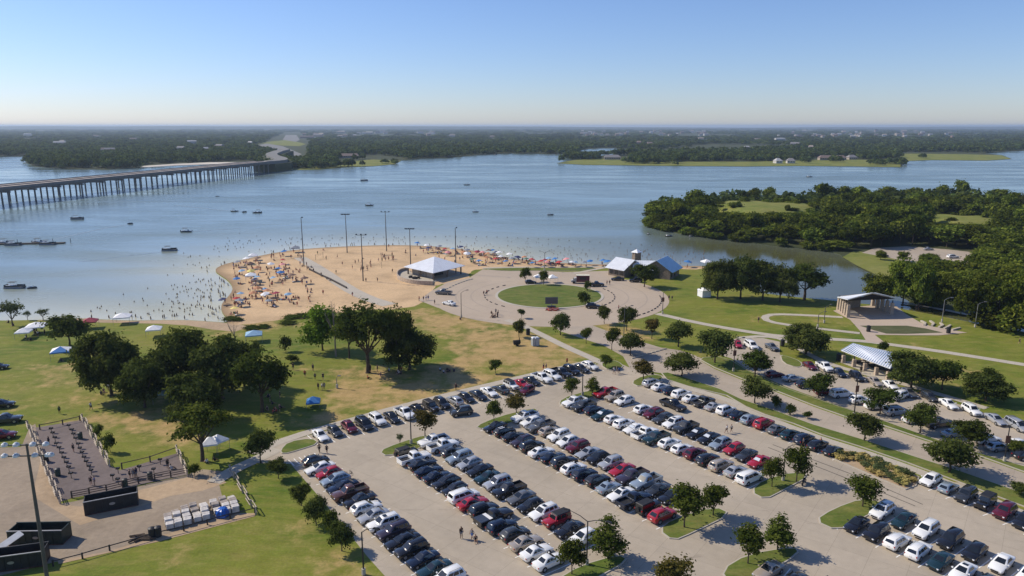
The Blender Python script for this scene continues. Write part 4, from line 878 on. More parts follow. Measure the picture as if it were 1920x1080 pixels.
for x, yb, yt, w, lb in [(1651, 487, 466, 20, 'round bush-like tree before the far lot'), (1692, 490, 468, 22, 'second round tree before the far lot'), (1740, 505, 470, 40, 'tree at the creek end of the far lot')]: ptree('creek', x, yb, yt, w, lb, CR)
for i, (x, y, w) in enumerate([(432, 599, 6), (446, 601, 4), (472, 616, 6), (494, 614, 5), (545, 596, 6), (566, 594, 7), (540, 607, 6), (585, 592, 6)]):
    p = G(x, y); tree('bush', (p.x, p.y, 0), .7, w, 'low green reed tuft where the sand meets the grass', 'reed tufts at the back of the beach', rz=R.uniform(-.3, .3), cat='reed tuft')

far_lot_w = W([(1600, 484), (1640, 463), (1700, 459), (1800, 465), (1850, 480), (1830, 512), (1700, 520), (1690, 560), (1660, 520)])
WD = 'woodland trees on the peninsula'; placed = []; cells = {}
def try_tree(x, y, rmin):
    cx, cy = int(x // 12), int(y // 12)
    for i in (-1, 0, 1):
        for j in (-1, 0, 1):
            for q in cells.get((cx + i, cy + j), ()):
                if (q[0] - x) ** 2 + (q[1] - y) ** 2 < rmin * rmin: return False
    cells.setdefault((cx, cy), []).append((x, y)); return True
rin = offset(r_poly, 4.5); cnt = 0
bigclear = [W([(1560, 470), (1740, 455), (1745, 560), (1690, 575), (1660, 575), (1640, 530)]), W([(1345, 374), (1385, 368), (1450, 377), (1530, 386), (1575, 397), (1560, 402), (1500, 405), (1420, 404), (1360, 398)]), W([(1735, 402), (1800, 394), (1858, 402), (1850, 420), (1810, 432), (1765, 428)])]
for tries in range(9000):
    px, py = R.uniform(1190, 1990), R.uniform(376, 560); q = G(px, py)
    if not inside(q, rin) or q.x > 330: continue
    if py > 455 and R.random() < .45: continue
    if any(inside(q, c) for c in bigclear[:1]) or inside(q, far_lot_w): continue
    if ((q.x - MA.x) / 36) ** 2 + ((q.y - MA.y) / 37) ** 2 < 1 or ((q.x - MB_.x) / 23) ** 2 + ((q.y - MB_.y) / 24) ** 2 < 1: continue
    if not try_tree(q.x, q.y, 7.4): continue
    placed.append((q.y, q.x, q.y))
placed.sort()
print('woodland trees', len(placed))
for k, (_, x, y) in enumerate(placed[:292]):
    d = min(1, dist_line(x, y, [Vector(p) for p in rin[:60]]) / 14)
    h = R.uniform(7.0, 16.0) * (.72 + .28 * d)
    ppx = 960 + x / y * F * math.cos(math.radians(6))
    if 1335 < ppx < 1545 and y < MA.y: h = min(h, max(5, 54.3 - .1122 * y))
    if 1735 < ppx < 1865 and y < MB_.y: h = min(h, max(4.5, 54.3 - .1283 * y))
    if y < 330: h *= .72
    tree('wood', (x, y, 0), h, R.uniform(9.0, 13.5), 'leafy woodland tree in the dense wood across the creek', WD)
rest = placed[292:]
for i, (x, yb, yt, w) in enumerate([(1303, 402, 351, 42), (1262, 398, 372, 30), (1412, 386, 348, 30), (1440, 384, 346, 26), (1545, 388, 338, 44), (1580, 388, 345, 30), (1613, 385, 345, 40), (1663, 384, 346, 36), (1705, 382, 350, 34), (1800, 380, 334, 24), (1765, 381, 341, 26), (1870, 382, 352, 40), (1475, 388, 366, 26)]):
    ptree('wood', x, yb, yt, w, ['tall tree at the near tip end of the peninsula wood', 'lower tree at the very tip of the peninsula wood', 'tree behind the meadow, nearer the tip', 'tree behind the meadow, next to a bare gap', 'tallest round tree behind the meadow', 'tree leaning against the tallest round one', 'broad tree beyond the meadow end', 'second broad tree beyond the meadow end', 'third broad tree beyond the meadow end', 'tallest dark tree on the far skyline of the wood', 'narrow tree beside the skyline giant', 'broad tree on the skyline near the frame edge', 'low tree standing on the meadow rim'][i], 'tall trees on the wood skyline')
mr_ = random.Random(77)
for i in range(30):
    c_, rx_, ry_, hh = (MA, 27, 32, 8) if i < 20 else (MB_, 19, 20, 5); a = mr_.uniform(0, 6.28); q_ = mr_.uniform(.72, 1.12)
    tree('thicket', (c_.x + rx_ * q_ * math.cos(a), c_.y + ry_ * q_ * math.sin(a), hh * (.88 if q_ < 1 else .88 * (1 - (q_ - 1) / .7)) - .3), mr_.uniform(1.5, 4.5), mr_.uniform(3, 7), 'bushy tree fringing the grassy meadow in the wood', 'bushes round the meadows')
# shrubs overhanging the water's edge
bw = [p for p in r_sh if p[1] < 480]
for i in range(60):
    k = R.uniform(8, len(r_sh) * .62); a, b_ = Vector(r_sh[int(k)]), Vector(r_sh[min(len(r_sh) - 1, int(k) + 1)]); p = a.lerp(b_, k % 1)
    c = Vector(r_sh[len(r_sh) // 3]).lerp(Vector((250, 300)), .3); q = p + (c - p).normalized() * R.uniform(.5, 3.5)
    if inside(q, far_lot_w) or inside(q, bigclear[0]) or q.y < 215: continue
    tree('thicket', (q.x, q.y, -.1), R.uniform(2.5, 5), R.uniform(5, 8), 'low thicket overhanging the water at the wood edge', 'thickets along the peninsula shore')
# ---- far wood: one mass of instanced canopies
proto = []
pc = bpy.data.collections.new('canopy_shapes')
for v in range(4):
    rg = np.random.default_rng(900 + v); n = 150
    d = rg.normal(size=(n, 3)); d[:, 2] = np.abs(d[:, 2]) * .9 - .15; d /= np.linalg.norm(d, axis=1)[:, None]
    lobe = 1 + .22 * np.sin(3 * np.arctan2(d[:, 1], d[:, 0]) + v) + .12 * np.sin(5 * d[:, 2] + v)
    c = d * np.array([.5, .5, .52])[None] * lobe[:, None] * rg.uniform(.8, 1.05, (n, 1)); c[:, 2] += .45
    me_ = leaf_mesh('canopy_shape', c, d * .8 + rg.normal(size=(n, 3)) * .45 + np.array([0, 0, .3]), rg.uniform(.09, .17, n), rg.normal(.42, .26, n), L_farleaf)
    o = bpy.data.objects.new('canopy_shape', me_); pc.objects.link(o)
def scatter(name, pts, label=None):
    me = bpy.data.meshes.new(name); me.from_pydata([p[:3] for p in pts], [], [])
    a = me.attributes.new('sc', 'FLOAT_VECTOR', 'POINT'); a.data.foreach_set('vector', np.array([(p[3], p[3], p[4]) for p in pts], dtype=np.float32).ravel())
    a = me.attributes.new('rot', 'FLOAT_VECTOR', 'POINT'); a.data.foreach_set('vector', np.array([(0, 0, R.uniform(0, 6.28)) for p in pts], dtype=np.float32).ravel())
    o = link(name, me); o['kind'] = 'stuff'
    ng = bpy.data.node_groups.new(name, 'GeometryNodeTree'); ng.interface.new_socket('Geometry', in_out='INPUT', socket_type='NodeSocketGeometry'); ng.interface.new_socket('Geometry', in_out='OUTPUT', socket_type='NodeSocketGeometry')
    gi = ng.nodes.new('NodeGroupInput'); go = ng.nodes.new('NodeGroupOutput'); ip = ng.nodes.new('GeometryNodeInstanceOnPoints'); ci = ng.nodes.new('GeometryNodeCollectionInfo')
    ci.inputs['Collection'].default_value = pc; ci.inputs['Separate Children'].default_value = True; ci.inputs['Reset Children'].default_value = True
    ip.inputs['Pick Instance'].default_value = True
    for an, s in (('sc', 'Scale'), ('rot', 'Rotation')):
        na = ng.nodes.new('GeometryNodeInputNamedAttribute'); na.data_type = 'FLOAT_VECTOR'; na.inputs['Name'].default_value = an
        ng.links.new(na.outputs['Attribute'], ip.inputs[s])
    ng.links.new(gi.outputs[0], ip.inputs['Points']); ng.links.new(ci.outputs[0], ip.inputs['Instance']); ng.links.new(ip.outputs[0], go.inputs[0])
    md = o.modifiers.new('scatter', 'NODES'); md.node_group = ng
    return o
HOUSES = []
hr = random.Random(5)
for k in range(34): HOUSES.append((hr.uniform(1090, 1330), hr.uniform(246.5, 254), hr.uniform(4, 8)))
for k in range(40): HOUSES.append((hr.uniform(1440, 1790), hr.uniform(246, 257), hr.uniform(4, 9)))
for k in range(16): HOUSES.append((hr.uniform(560, 860), hr.uniform(247, 256), hr.uniform(6, 12)))
HOUSES += [(52, 253, 12), (112, 270, 20), (118, 267, 10), (195, 285, 9), (206, 285, 18), (180, 256, 9), (340, 281, 14), (386, 283, 9), (412, 277, 14), (250, 262, 12), (360, 268, 16), (470, 270, 8),
           (640, 249, 16), (693, 250, 14), (717, 248, 10), (788, 249.5, 12), (810, 250, 12), (923, 257, 8), (576, 258, 26), (596, 255, 18), (1198, 270, 8), (1218, 272, 10), (1314, 261, 10), (1420, 262, 10), (1400, 280, 8), (1462, 262, 20), (1490, 272, 16), (1520, 280, 8)]
far_no = [W(p) for p in ([(470, 276), (500, 264), (530, 248), (566, 248), (580, 268), (580, 300), (540, 303), (520, 300), (515, 285)], [(622, 312), (640, 296), (700, 290), (760, 295), (756, 310)],
                         [(1040, 312), (1060, 300), (1120, 293), (1220, 291), (1260, 300), (1260, 316)], [(1265, 316), (1270, 303), (1430, 303), (1530, 296), (1590, 296), (1640, 300), (1700, 285), (1800, 285), (1910, 290), (1910, 300), (1700, 320)], [(256, 320), (262, 309), (470, 301), (490, 318)], [(1265, 258), (1285, 252), (1385, 252), (1385, 257)])]
pts = []
farp_in = [tuple(p) for p in far_poly]
for k in range(30000):
    px, py = R.uniform(-420, 2340), 238.2 + 78 * R.random() ** 1.15; q = G(px, py)
    if q.y > 16000 or not inside(q, farp_in): continue
    if any(inside(q, c) for c in far_no): continue
    if any(abs(px - hx) < hw * .75 + 2 and -1.0 < py - hy < 5.0 for hx, hy, hw in HOUSES): continue
    nv = mnoise.noise(Vector((q.x / 420, q.y / 700, 3))); 
    if nv > .36 and q.y > 1500: continue
    r = q.y; w = max(9.0, r * .0085) * R.uniform(.7, 1.35); h = R.uniform(7, 13) * (1 + .25 * nv)
    pts.append((q.x, q.y, -.6, w, h))
for k in range(700):                                             # trees on the spit and along its bank
    px = R.choice([R.uniform(1180, 1255), R.uniform(1255, 1520), R.uniform(1255, 1520), R.uniform(1620, 1690), R.uniform(1060, 1120)]); py = R.uniform(288, 302) if px > 1255 else R.uniform(288, 307)
    if 1255 < px < 1530: py = R.uniform(286, 302)
    if px < 1180: py = R.uniform(293, 299)
    if px > 1600: py = R.uniform(289, 297)
    q = G(px, py); pts.append((q.x, q.y, -.3, R.uniform(8, 13), R.uniform(7, 11)))
for cx, cy, wd, n in [(1663, 309, 32, 26), (1572, 303, 14, 7), (1510, 306, 8, 4), (1208, 304, 22, 18), (640, 304, 18, 0), (722, 306, 5, 3), (742, 307, 4, 3), (672, 300, 10, 5), (1170, 303, 4, 2), (1728, 296, 8, 4), (600, 313, 12, 8), (540, 312, 40, 40), (575, 308, 40, 45)]:
    for k in range(n):
        q = G(cx + R.uniform(-1, 1) * wd, cy + R.uniform(-3, 1.5)); pts.append((q.x, q.y, -.3, R.uniform(7, 11), R.uniform(6, 10)))
for _, x, y in rest: pts.append((x, y, -.2, R.uniform(9, 12), R.uniform(8, 12)))
print('far canopies', len(pts))
scatter('far_woods', pts)
# wooded hills on the horizon
def hills(px0, px1, dist, hgt, seed):
    V_, F_ = [], []; n = 90; rg = random.Random(seed)
    for i in range(n + 1):
        t = i / n; az = math.atan((px0 + (px1 - px0) * t - 960) / F); e = math.sin(math.pi * t) ** .6
        h = hgt * e * (.75 + .25 * mnoise.noise(Vector((t * 9, seed, 0)))) + 1
        for dd, z in ((-900, -1), (0, h), (1500, h * .8), (2500, -1)): V_.append((math.tan(az) * (dist + dd), dist + dd, z))
    for i in range(n):
        for j in range(3): F_.append((i * 4 + j, (i + 1) * 4 + j, (i + 1) * 4 + j + 1, i * 4 + j + 1))
    me = bpy.data.meshes.new('hills'); me.from_pydata(V_, [], F_); me.materials.append(M_far_land); struct(link('hills', me))
hills(-500, 1500, 13500, 66, 1); hills(1300, 2600, 15000, 56, 2)
# planted bed
for k in range(150):
    p = G(R.uniform(1560, 1720), R.uniform(848, 914))
    if not inside(p, offset(W(bed_px), .6)): continue
    y = R.random() < .72
    TK['bedp'] = TK.get('bedp') or dict(name='ornamental_grass', h=1.0, w=1.4, var=[(trunk(lob(.6, .4, .4, 4, .5, .5, s), .2, .03, seed=s).mesh('stem', [M_bark]), crown('foliage', lob(.6, .45, .45, 5, .55, .5, s), mm, 30, 14, .11, .14, s)) for s, mm in ((600, L_yellow), (601, L_yellow), (602, L_bed))])
    t = thing('bedding_plant', 'yellow ornamental grass clump in the planted bed' if y else 'grey-green shrub in the planted bed', 'plant', (p.x, p.y, .16), R.uniform(0, 6), 'yellow clumps in the planted bed' if y else 'green shrubs in the planted bed')
    s = R.uniform(.9, 1.5) * (1 if y else 1.15); t.scale = (s, s, s * .6); tm, cm = TK['bedp']['var'][R.choice((0, 1)) if y else 2]; link('stem', tm, t); link('foliage', cm, t)
# ============================================================ BUILDINGS AND STRUCTURES
M_roof = mat('white_metal_roof', (.80, .82, .84), .4, .08, .5, var=.06, scale=.6)
M_roofsky = mat('sky_tinted_roof', (.20, .37, .56), .35, .3, .5, var=.08, scale=.6)  # white roof slope with the reflected blue sky put into its colour
M_stone = mat('brown_stone', (.20, .155, .12), .9, var=.35, scale=2.5, bump=.5)
M_tanst = mat('tan_stone', (.44, .35, .265), .9, var=.25, scale=2.0, bump=.4)
M_wall = mat('tan_wall', (.36, .30, .24), .85, var=.12)
M_darkw = mat('dark_timber', (.05, .042, .036), .8, var=.2)
M_steel = mat('galvanised_steel', (.33, .33, .33), .5, .6, var=.1)
M_dsteel = mat('dark_painted_steel', (.028, .028, .03), .5, .2, var=.1)
M_brz = mat('weathered_pole', (.11, .105, .10), .6, .3, var=.15)
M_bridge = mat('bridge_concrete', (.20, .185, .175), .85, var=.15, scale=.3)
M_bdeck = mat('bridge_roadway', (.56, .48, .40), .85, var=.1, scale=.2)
M_lamp = mat('lamp_lens', (.8, .8, .78), .2, var=.03)
def V2(p): return Vector((p[0], p[1], 0))
def slab(mb, pts, th=.12, m=0):
    """roof slab from a planar outline of 3-D points, with thickness downwards"""
    n = len(pts); top = [Vector(p) for p in pts]; bot = [p - Vector((0, 0, th)) for p in top]
    mb.add(top + bot, [tuple(range(n)), tuple(range(2 * n - 1, n - 1, -1))] + [(i, n + i, n + (i + 1) % n, (i + 1) % n) for i in range(n)], m)
def seams(a, b, c, d, n, name, root, m=None, r=.045):
    """standing seams from edge a-b (eave) up to d-c (ridge), joined"""
    mb = MB()
    for i in range(n + 1):
        t = i / n; p = Vector(a).lerp(Vector(b), t); q = Vector(d).lerp(Vector(c), t); mb.tube([p + Vector((0, 0, .03)), q + Vector((0, 0, .03))], r, 4)
    return mb.build(name, m or M_roof, root)
# hip-roofed beach pavilion
ez = 3.3
A, B, C = G(757, 500, ez), G(812, 512, ez), G(872, 498, ez); D = A + C - B; ctr = (A + C) / 2
apz = CH - ctr.y * math.tan(PITCH + math.atan((481 - 540) / F)); ap = Vector((ctr.x, ctr.y, max(apz, 6.4)))
pv = thing('beach_pavilion', 'pavilion with white and blue hip roof and curved terrace wall by the sand', 'pavilion', (ctr.x, ctr.y, 0)); o0 = Vector((ctr.x, ctr.y, 0))
cr4 = [A - o0, B - o0, C - o0, D - o0]; apl = ap - o0
for i in range(4):
    a, b_ = cr4[i], cr4[(i + 1) % 4]; mb = MB(); slab(mb, [a, b_, apl], .14); pn = mb.build('roof', M_roof, pv)
    sm = MB(); nrm = (b_ - a).cross(apl - a).normalized()
    for k in range(1, 16):
        t = k / 16; base = a.lerp(b_, t); tip = a.lerp(apl, 2 * t) if t < .5 else b_.lerp(apl, 2 - 2 * t); sm.tube([base + nrm * .03, tip + nrm * .03], .04, 4)
    sm.build('roof_seams', M_roof, pn)
inn = [Vector((p.x * .72, p.y * .72, 0)) for p in cr4]
for i, (i0, i1, m) in enumerate([(0, 1, M_stone), (3, 0, M_stone)]):
    a, b_ = inn[i0], inn[i1]; d = (b_ - a); ang = math.atan2(d.y, d.x)
    wl_ = MB().box(((a + b_) / 2 + Vector((0, 0, 1.55)))[:], (d.length, .3, 3.1), rz=ang).build('wall', m, pv)
    for k in range(3):
        p = a.lerp(b_, (k + .5) / 3); n2 = Vector((d.y, -d.x, 0)).normalized() * .17
        if n2.dot(p) < 0: n2 = -n2
        MB().box((p + n2 + Vector((0, 0, 1.5)))[:], (d.length / 3 - .5, .06, 2.3), rz=ang).build('shutter', M_darkw if i else M_wall, wl_)
MB().box((0, 0, 1.5), (5, 4, 3.0), rz=math.atan2((inn[1] - inn[0]).y, (inn[1] - inn[0]).x)).build('inner_room', M_darkw, pv)
for i in range(4):
    for t in (0, .5):
        p = cr4[i].lerp(cr4[(i + 1) % 4], t) * .86; MB().box((p.x, p.y, 1.55), (.55, .55, 3.1)).build('column', M_stone, pv)
MB().prism([(p.x * 1.05, p.y * 1.05) for p in cr4], .03, .16).build('floor', M_walk, pv)
cw = chaikin([tuple(G(x, y)[:2]) for x, y in [(766, 508), (750, 511), (744, 517), (746, 524), (760, 530), (785, 534), (812, 535)]], 2, False)
tw = MB().prism(strip([(x - ctr.x, y - ctr.y) for x, y in cw], .35), 0, 1.5).build('terrace_wall', M_tanst, pv)
MB().prism([(x - ctr.x, y - ctr.y) for x, y in cw] + [(inn[1].x, inn[1].y), (inn[0].x, inn[0].y)], .02, .5).build('terrace', M_walk, pv)
for x, y in [(770, 523), (777, 525), (783, 525)]:
    p = G(x, y); t_ = thing('picnic_table', 'dark picnic table on the curved pavilion terrace', 'table', (p.x, p.y, .5), R.uniform(0, 3), 'tables on the pavilion terrace')
    MB().box((0, 0, .72), (1.7, .75, .06)).build('table_top', M_darkw, t_)
    for s in (-1, 1): MB().box((0, s * .62, .42), (1.7, .26, .05)).build('bench', M_darkw, t_); MB().box((s * .6, 0, .36), (.08, 1.2, .68)).build('leg', M_dsteel, t_)
def gable(root, o, p0, p1, half, ez, rz_, roofm, wallm, over=.7, seam=14, wall=True, m2=None):
    p0, p1 = V2(p0) - V2(o), V2(p1) - V2(o); d = (p1 - p0).normalized(); n = Vector((-d.y, d.x, 0))
    a0, a1 = p0 - d * over, p1 + d * over; up_ = Vector((0, 0, 1)); sl = (rz_ - ez) / half
    for s in (-1, 1):
        e0, e1 = a0 + n * s * (half + over) + up_ * (ez - sl * over), a1 + n * s * (half + over) + up_ * (ez - sl * over); r0, r1 = a0 + up_ * rz_, a1 + up_ * rz_
        mb = MB(); slab(mb, [e0, e1, r1, r0], .14); m = (m2 if s > 0 and m2 else roofm); pn = mb.build('roof', m, root); seams(e0, e1, r1, r0, seam, 'roof_seams', pn, m)
    if wall:
        L = (p1 - p0).length; ang = math.atan2(d.y, d.x); c = (p0 + p1) / 2
        mb = MB(); q = [p0 - n * half * .92, p1 - n * half * .92, p1 + n * half * .92, p0 + n * half * .92]
        vs = [v + up_ * 0 for v in q] + [v + up_ * (ez - .1) for v in q] + [p0 + up_ * (rz_ - .3), p1 + up_ * (rz_ - .3)]
        mb.add(vs, [(0, 1, 5, 4), (2, 3, 7, 6), (1, 2, 6, 9, 5), (3, 0, 4, 8, 7)]); w = mb.build('wall', wallm, root)
        for k in range(3):
            for s in (-1, 1):
                t = (k + .5) / 3; p = p0.lerp(p1, t) + n * s * (half * .92 + .02); MB().box((p.x, p.y, 1.5), (1.4, .08, 1.5), rz=ang).build('window', M_glass, w)
        MB().box((p1 + d * .03 + up_ * 1.3)[:], (.08, 2.4, 2.5), rz=ang).build('door', M_darkw, w)
bo = G(1200, 512)
bh = thing('stone_bathhouse', 'stone bathhouse with white metal gables, one slope tinted as reflecting sky, and a square tower', 'building', (bo.x, bo.y, 0))
a_, b__ = G(1158, 482, 6.2), G(1188, 487, 6.2); gable(bh, bo, a_, b__, 5.6, 3.3, 6.2, M_roof, M_stone)
a_, b__ = G(1190, 488, 5.6), G(1232, 489, 5.6); gable(bh, bo, a_, b__, 5.0, 3.3, 5.6, M_roof, M_stone)
a_, b__ = G(1232, 488, 6.8), G(1250, 480, 6.8); gable(bh, bo, b__, a_, 5.6, 3.3, 6.8, M_roof, M_stone, m2=M_roofsky)
tp = G(1195, 505) - bo
MB().box((tp.x, tp.y + 3, 3.2), (2.8, 2.8, 6.4), rz=.3, top=.92).build('tower', M_stone, bh); MB().lathe((tp.x, tp.y + 3, 6.4), [(2.3, -.1), (2.2, .05), (.12, 1.1)], 4).build('tower_roof', M_roof, bh)
# stage pavilion
FL_, FR_, BL_, BR_ = G(1589, 595), G(1671, 591), G(1572, 581), G(1636, 574); so = (FL_ + FR_ + BL_ + BR_) / 4
sp = thing('stage_pavilion', 'open stage pavilion with pale gable roof on rows of stone pillars', 'pavilion', (so.x, so.y, 0)); fl, fr, bl, br = [p - so for p in (FL_, FR_, BL_, BR_)]
ez = 5.2; rf = CH - ((FL_.y + FR_.y) / 2 - 1) * math.tan(PITCH + math.atan((548.5 - 540) / F)); rf = min(max(rf, 7.0), 9.0); upz = Vector((0, 0, 1))
k = 1.1; e = {n_: Vector((p.x * k, p.y * 1.1, z_)) for n_, p, z_ in (('fl', fl, 5.6), ('fr', fr, 5.5), ('bl', bl, 4.0), ('br', br, 4.2))}
rfp = (e['fl'] + e['fr']) / 2; rbp = (e['bl'] + e['br']) / 2; rfp.z = 7.3; rbp.z = 3.8
for x0, x1 in (('bl', 'fl'), ('fr', 'br')):
    mb = MB(); pts_ = [e[x0], e[x1], rfp, rbp] if x0 == 'bl' else [e[x0], e[x1], rbp, rfp]; slab(mb, pts_, .2); pn = mb.build('roof', M_roof, sp); seams(pts_[0], pts_[1], pts_[2], pts_[3], 16, 'roof_seams', pn)
mb = MB(); gf = [e['fl'] * .97, e['fr'] * .97, rfp * .97]; slab(mb, [Vector((p.x, p.y, p.z - .25)) for p in gf], .05); mb.build('gable_truss', M_darkw, sp)
for i in range(5):
    t = i / 4
    for a_, b__, m in ((bl, fl, M_tanst), (br, fr, M_tanst)):
        p = a_.lerp(b__, t); MB().box((p.x, p.y, 1.9), (.95, .95, 3.8), top=.8).build('pillar', m, sp); MB().box((p.x, p.y, 4.15), (.22, .22, .8)).build('post', M_dsteel, sp)
w0, w1 = bl.lerp(br, .04), bl.lerp(br, .62); d_ = w1 - w0; MB().box(((w0 + w1) / 2 + upz * 2.2)[:], (d_.length, .3, 4.2), rz=math.atan2(d_.y, d_.x)).build('back_wall', M_wall, sp)
MB().prism([(p.x * 1.06, p.y * 1.06) for p in (fl, fr, br, bl)], .065, .22).build('floor', M_terr, sp)
for i in range(4):
    p0, p1 = fl.lerp(fr, .08), bl.lerp(br, .1); p = p0.lerp(p1, .12 + i * .16); MB().box((p.x + 1.2, p.y, .5), (2.8, .5, .5), rz=-.15).build('stage_step', M_walk, sp)
# picnic shelter
E0, E1, R0_, R1_ = G(1577, 657, 3.0), G(1669, 691, 3.0), G(1600, 644, 4.5), G(1686, 666, 4.5)
po = (E0 + E1 + R0_ + R1_) / 4; po.z = 0
ps = thing('picnic_shelter', 'picnic shelter with ribbed white roof on square stone posts', 'shelter', po); E0, E1, R0_, R1_ = [p - po for p in (E0, E1, R0_, R1_)]
K0, K1 = R0_ * 2 - E0, R1_ * 2 - E1; K0.z = K1.z = 3.0
for pts_ in ([E0, E1, R1_, R0_], [K1, K0, R0_, R1_]):
    mb = MB(); slab(mb, pts_, .12); pn = mb.build('roof', M_roof, ps); seams(*pts_, 22, 'roof_seams', pn, mat('seam_shade', (.46, .55, .68), .4, .2, var=.05), .1)
for i in range(5):
    t = .04 + .92 * i / 4
    for a_, b__ in ((E0, E1), (K0, K1)):
        p = (a_.lerp(b__, t)); q = (R0_.lerp(R1_, t)); p = p.lerp(q, .12); MB().box((p.x, p.y, .95), (.8, .8, 1.9), top=.85).build('post', M_tanst, ps); MB().box((p.x, p.y, 2.4), (.2, .2, 1.3)).build('post_top', M_darkw, ps)
MB().prism([(p.x, p.y) for p in (E0, E1, K1, K0)], .05, .13).build('floor', M_walk, ps)
for i in range(5):
    p = E0.lerp(E1, .15 + .17 * i).lerp(K0.lerp(K1, .15 + .17 * i), .5); MB().box((p.x, p.y, .74), (1.7, .8, .08)).build('table', M_darkw, ps); MB().box((p.x, p.y, .4), (1.7, 1.6, .05)).build('bench', M_darkw, ps)
# ---- bridge
b0, b1 = G(0, 387), G(437, 331.5); ax = (V2(b1) - V2(b0)).normalized(); nx = Vector((ax.y, -ax.x, 0))        # nx points to the viewer's side
bs = V2(b0) - ax * 190; be = V2(b0) + ax * 405; BL_ = (be - bs).length; DZ, DW = 12.4, 25.0
br_ = thing('road_bridge', 'long concrete road bridge on many round piers across the lake', 'bridge', bs); ba = math.atan2(ax.y, ax.x)
br_.rotation_euler.z = ba      # local x runs along the bridge; local -y is the near side
cy = DW / 2
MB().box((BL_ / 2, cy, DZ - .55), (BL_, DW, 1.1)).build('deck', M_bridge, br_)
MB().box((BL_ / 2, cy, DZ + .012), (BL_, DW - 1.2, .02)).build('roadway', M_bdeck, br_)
for y in (.25, DW - .25, DW / 2): MB().box((BL_ / 2, y, DZ + .38), (BL_, .3, .76)).build('parapet', M_bridge, br_)
for j in range(5): MB().box((BL_ / 2, 2.5 + j * 5, DZ - 1.9), (BL_, .9, 1.6)).build('girder', M_bridge, br_)
capm = MB().box((0, cy, DZ - 3.2), (1.3, DW + .4, 1.1)).mesh('pier_cap', [M_bridge]); colm = MB().tube([(0, 0, -1.2), (0, 0, DZ - 3.7)], .62, 10).mesh('pier', [M_bridge])
x = 8
while x < BL_ - 10:
    link('pier_cap', capm, br_, (x, 0, 0))
    for j in range(5): link('pier', colm, br_, (x, 1.6 + j * (DW - 3.2) / 4, 0))
    x += 24.0
# causeway behind the bridge end
cz = be + nx * -cy
cw_line = chaikin([tuple((be - nx * DW / 2)[:2]), tuple((be + ax * 60 - nx * DW / 2)[:2]), tuple(G(505, 305)[:2]), tuple(G(520, 297)[:2]), tuple(G(536, 292)[:2])], 2, False)
struct(MB().prism(strip(cw_line, DW + 4), -1, DZ - 3.5).build('embankment', M_far_land)); struct(MB().prism(strip(cw_line, 17), DZ - 3.6, DZ).build('causeway_road', M_highway))
# ---- lamps and poles
def pole_to(x, yb, yt): return G(x, yb), up(x, yb, yt)
BP = 'tall floodlight poles round the sand courts'
def bar_lamp(x, yb, yt, n, label, group, wid=3.4, rz=0):
    p, h = pole_to(x, yb, yt); t = thing('floodlight_pole', label, 'light pole', (p.x, p.y, 0), rz, group)
    MB().tube([(0, 0, 0), (0, 0, h * .5), (0, 0, h)], [.22, .18, .12], 8).build('pole', M_brz, t)
    if n > 1: MB().box((0, 0, h - .15), (wid, .12, .14)).build('crossarm', M_brz, t)
    for i in range(n):
        q = (-wid / 2 + wid * i / (n - 1)) if n > 1 else .5; f_ = MB().box((q, -.28, h + .12), (.55, .6, .42), top=.7).build('floodlight', M_dsteel, t)
for a in [(570, 499, 408, 1, 'single-headed floodlight pole at the sand spit path'), (651, 474, 402, 6, 'tallest six-lamp floodlight pole at the far court edge'), (681, 527, 440, 3, 'three-lamp floodlight pole among the volleyball players'), (725, 471, 397, 3, 'three-lamp floodlight pole at the water edge'), (770, 498, 429, 6, 'six-lamp floodlight pole at the pavilion roof corner'), (855, 513, 427, 1, 'single-headed floodlight pole behind the pavilion roof')]:
    bar_lamp(*a, BP)
SL = 'dark lamp posts of the car parks'
def street(x, yb, yt, label, twin=False, side=1, sign=None, m=None, arm=1.6, group=SL, cat='lamp post', rz=None):
    p, h = pole_to(x, yb, yt); t = thing('lamp_post', label, cat, (p.x, p.y, .1), R.uniform(-.3, .3) if rz is None else rz, group); m = m or M_dsteel
    MB().tube([(0, 0, 0), (0, 0, .8)], [.28, .26], 8).build('footing', M_kerb, t); MB().tube([(0, 0, .8), (0, 0, h - .8)], [.11, .08], 8).build('pole', m, t)
    for s in ((-1, 1) if twin else (side,)):
        MB().tube([(0, 0, h - .85), (s * arm * .4, 0, h - .35), (s * arm, 0, h)], [.06, .05, .04], 5).build('arm', m, t); hd = MB().box((s * (arm + .3), 0, h), (.75, .32, .16), top=.75).build('lamp_head', m, t)
        MB().box((s * (arm + .3), 0, h - .095), (.5, .24, .03)).build('lens', M_lamp, hd)
    if sign: MB().box((0, -.12, h * sign), (.75, .05, 1.3)).build('banner', mat('brown_banner', (.16, .07, .04), .8), t)
    return t
street(1100, 1060, 968, 'twin-headed dark lamp at the end of the double row', True, rz=-.55, arm=2.6)
street(771, 833, 758, 'dark lamp on the island by the white pickup trucks'); street(1092, 742, 684, 'dark lamp on the island by the red pickup'); street(1468, 902, 834, 'dark lamp between elms on the motorbike island'); street(682, 1078, 988, 'dark lamp rising among cars beside the lot edge trees')
street(1375, 697, 634, 'dark lamp with curved arm and brown banner at the strip head', sign=.55); street(1601, 782, 694, 'dark lamp with brown banner between strip cars', sign=.6); street(1883, 866, 790, 'dark lamp with brown banner near the frame edge', sign=.55)
PLZ = 'plaza lamps'
street(865, 596, 545, 'slim plaza lamp beside the dry lawn edge', m=M_brz, group=PLZ); street(1242, 589, 544, 'slim plaza lamp at the path corner', m=M_brz, sign=.6, group=PLZ); street(1169, 648, 574, 'slim lamp between trees on the triangle lawn', m=M_brz, group=PLZ); street(1021, 508, 471, 'twin-armed lamp near the beach umbrellas', True, m=M_brz, group=PLZ)
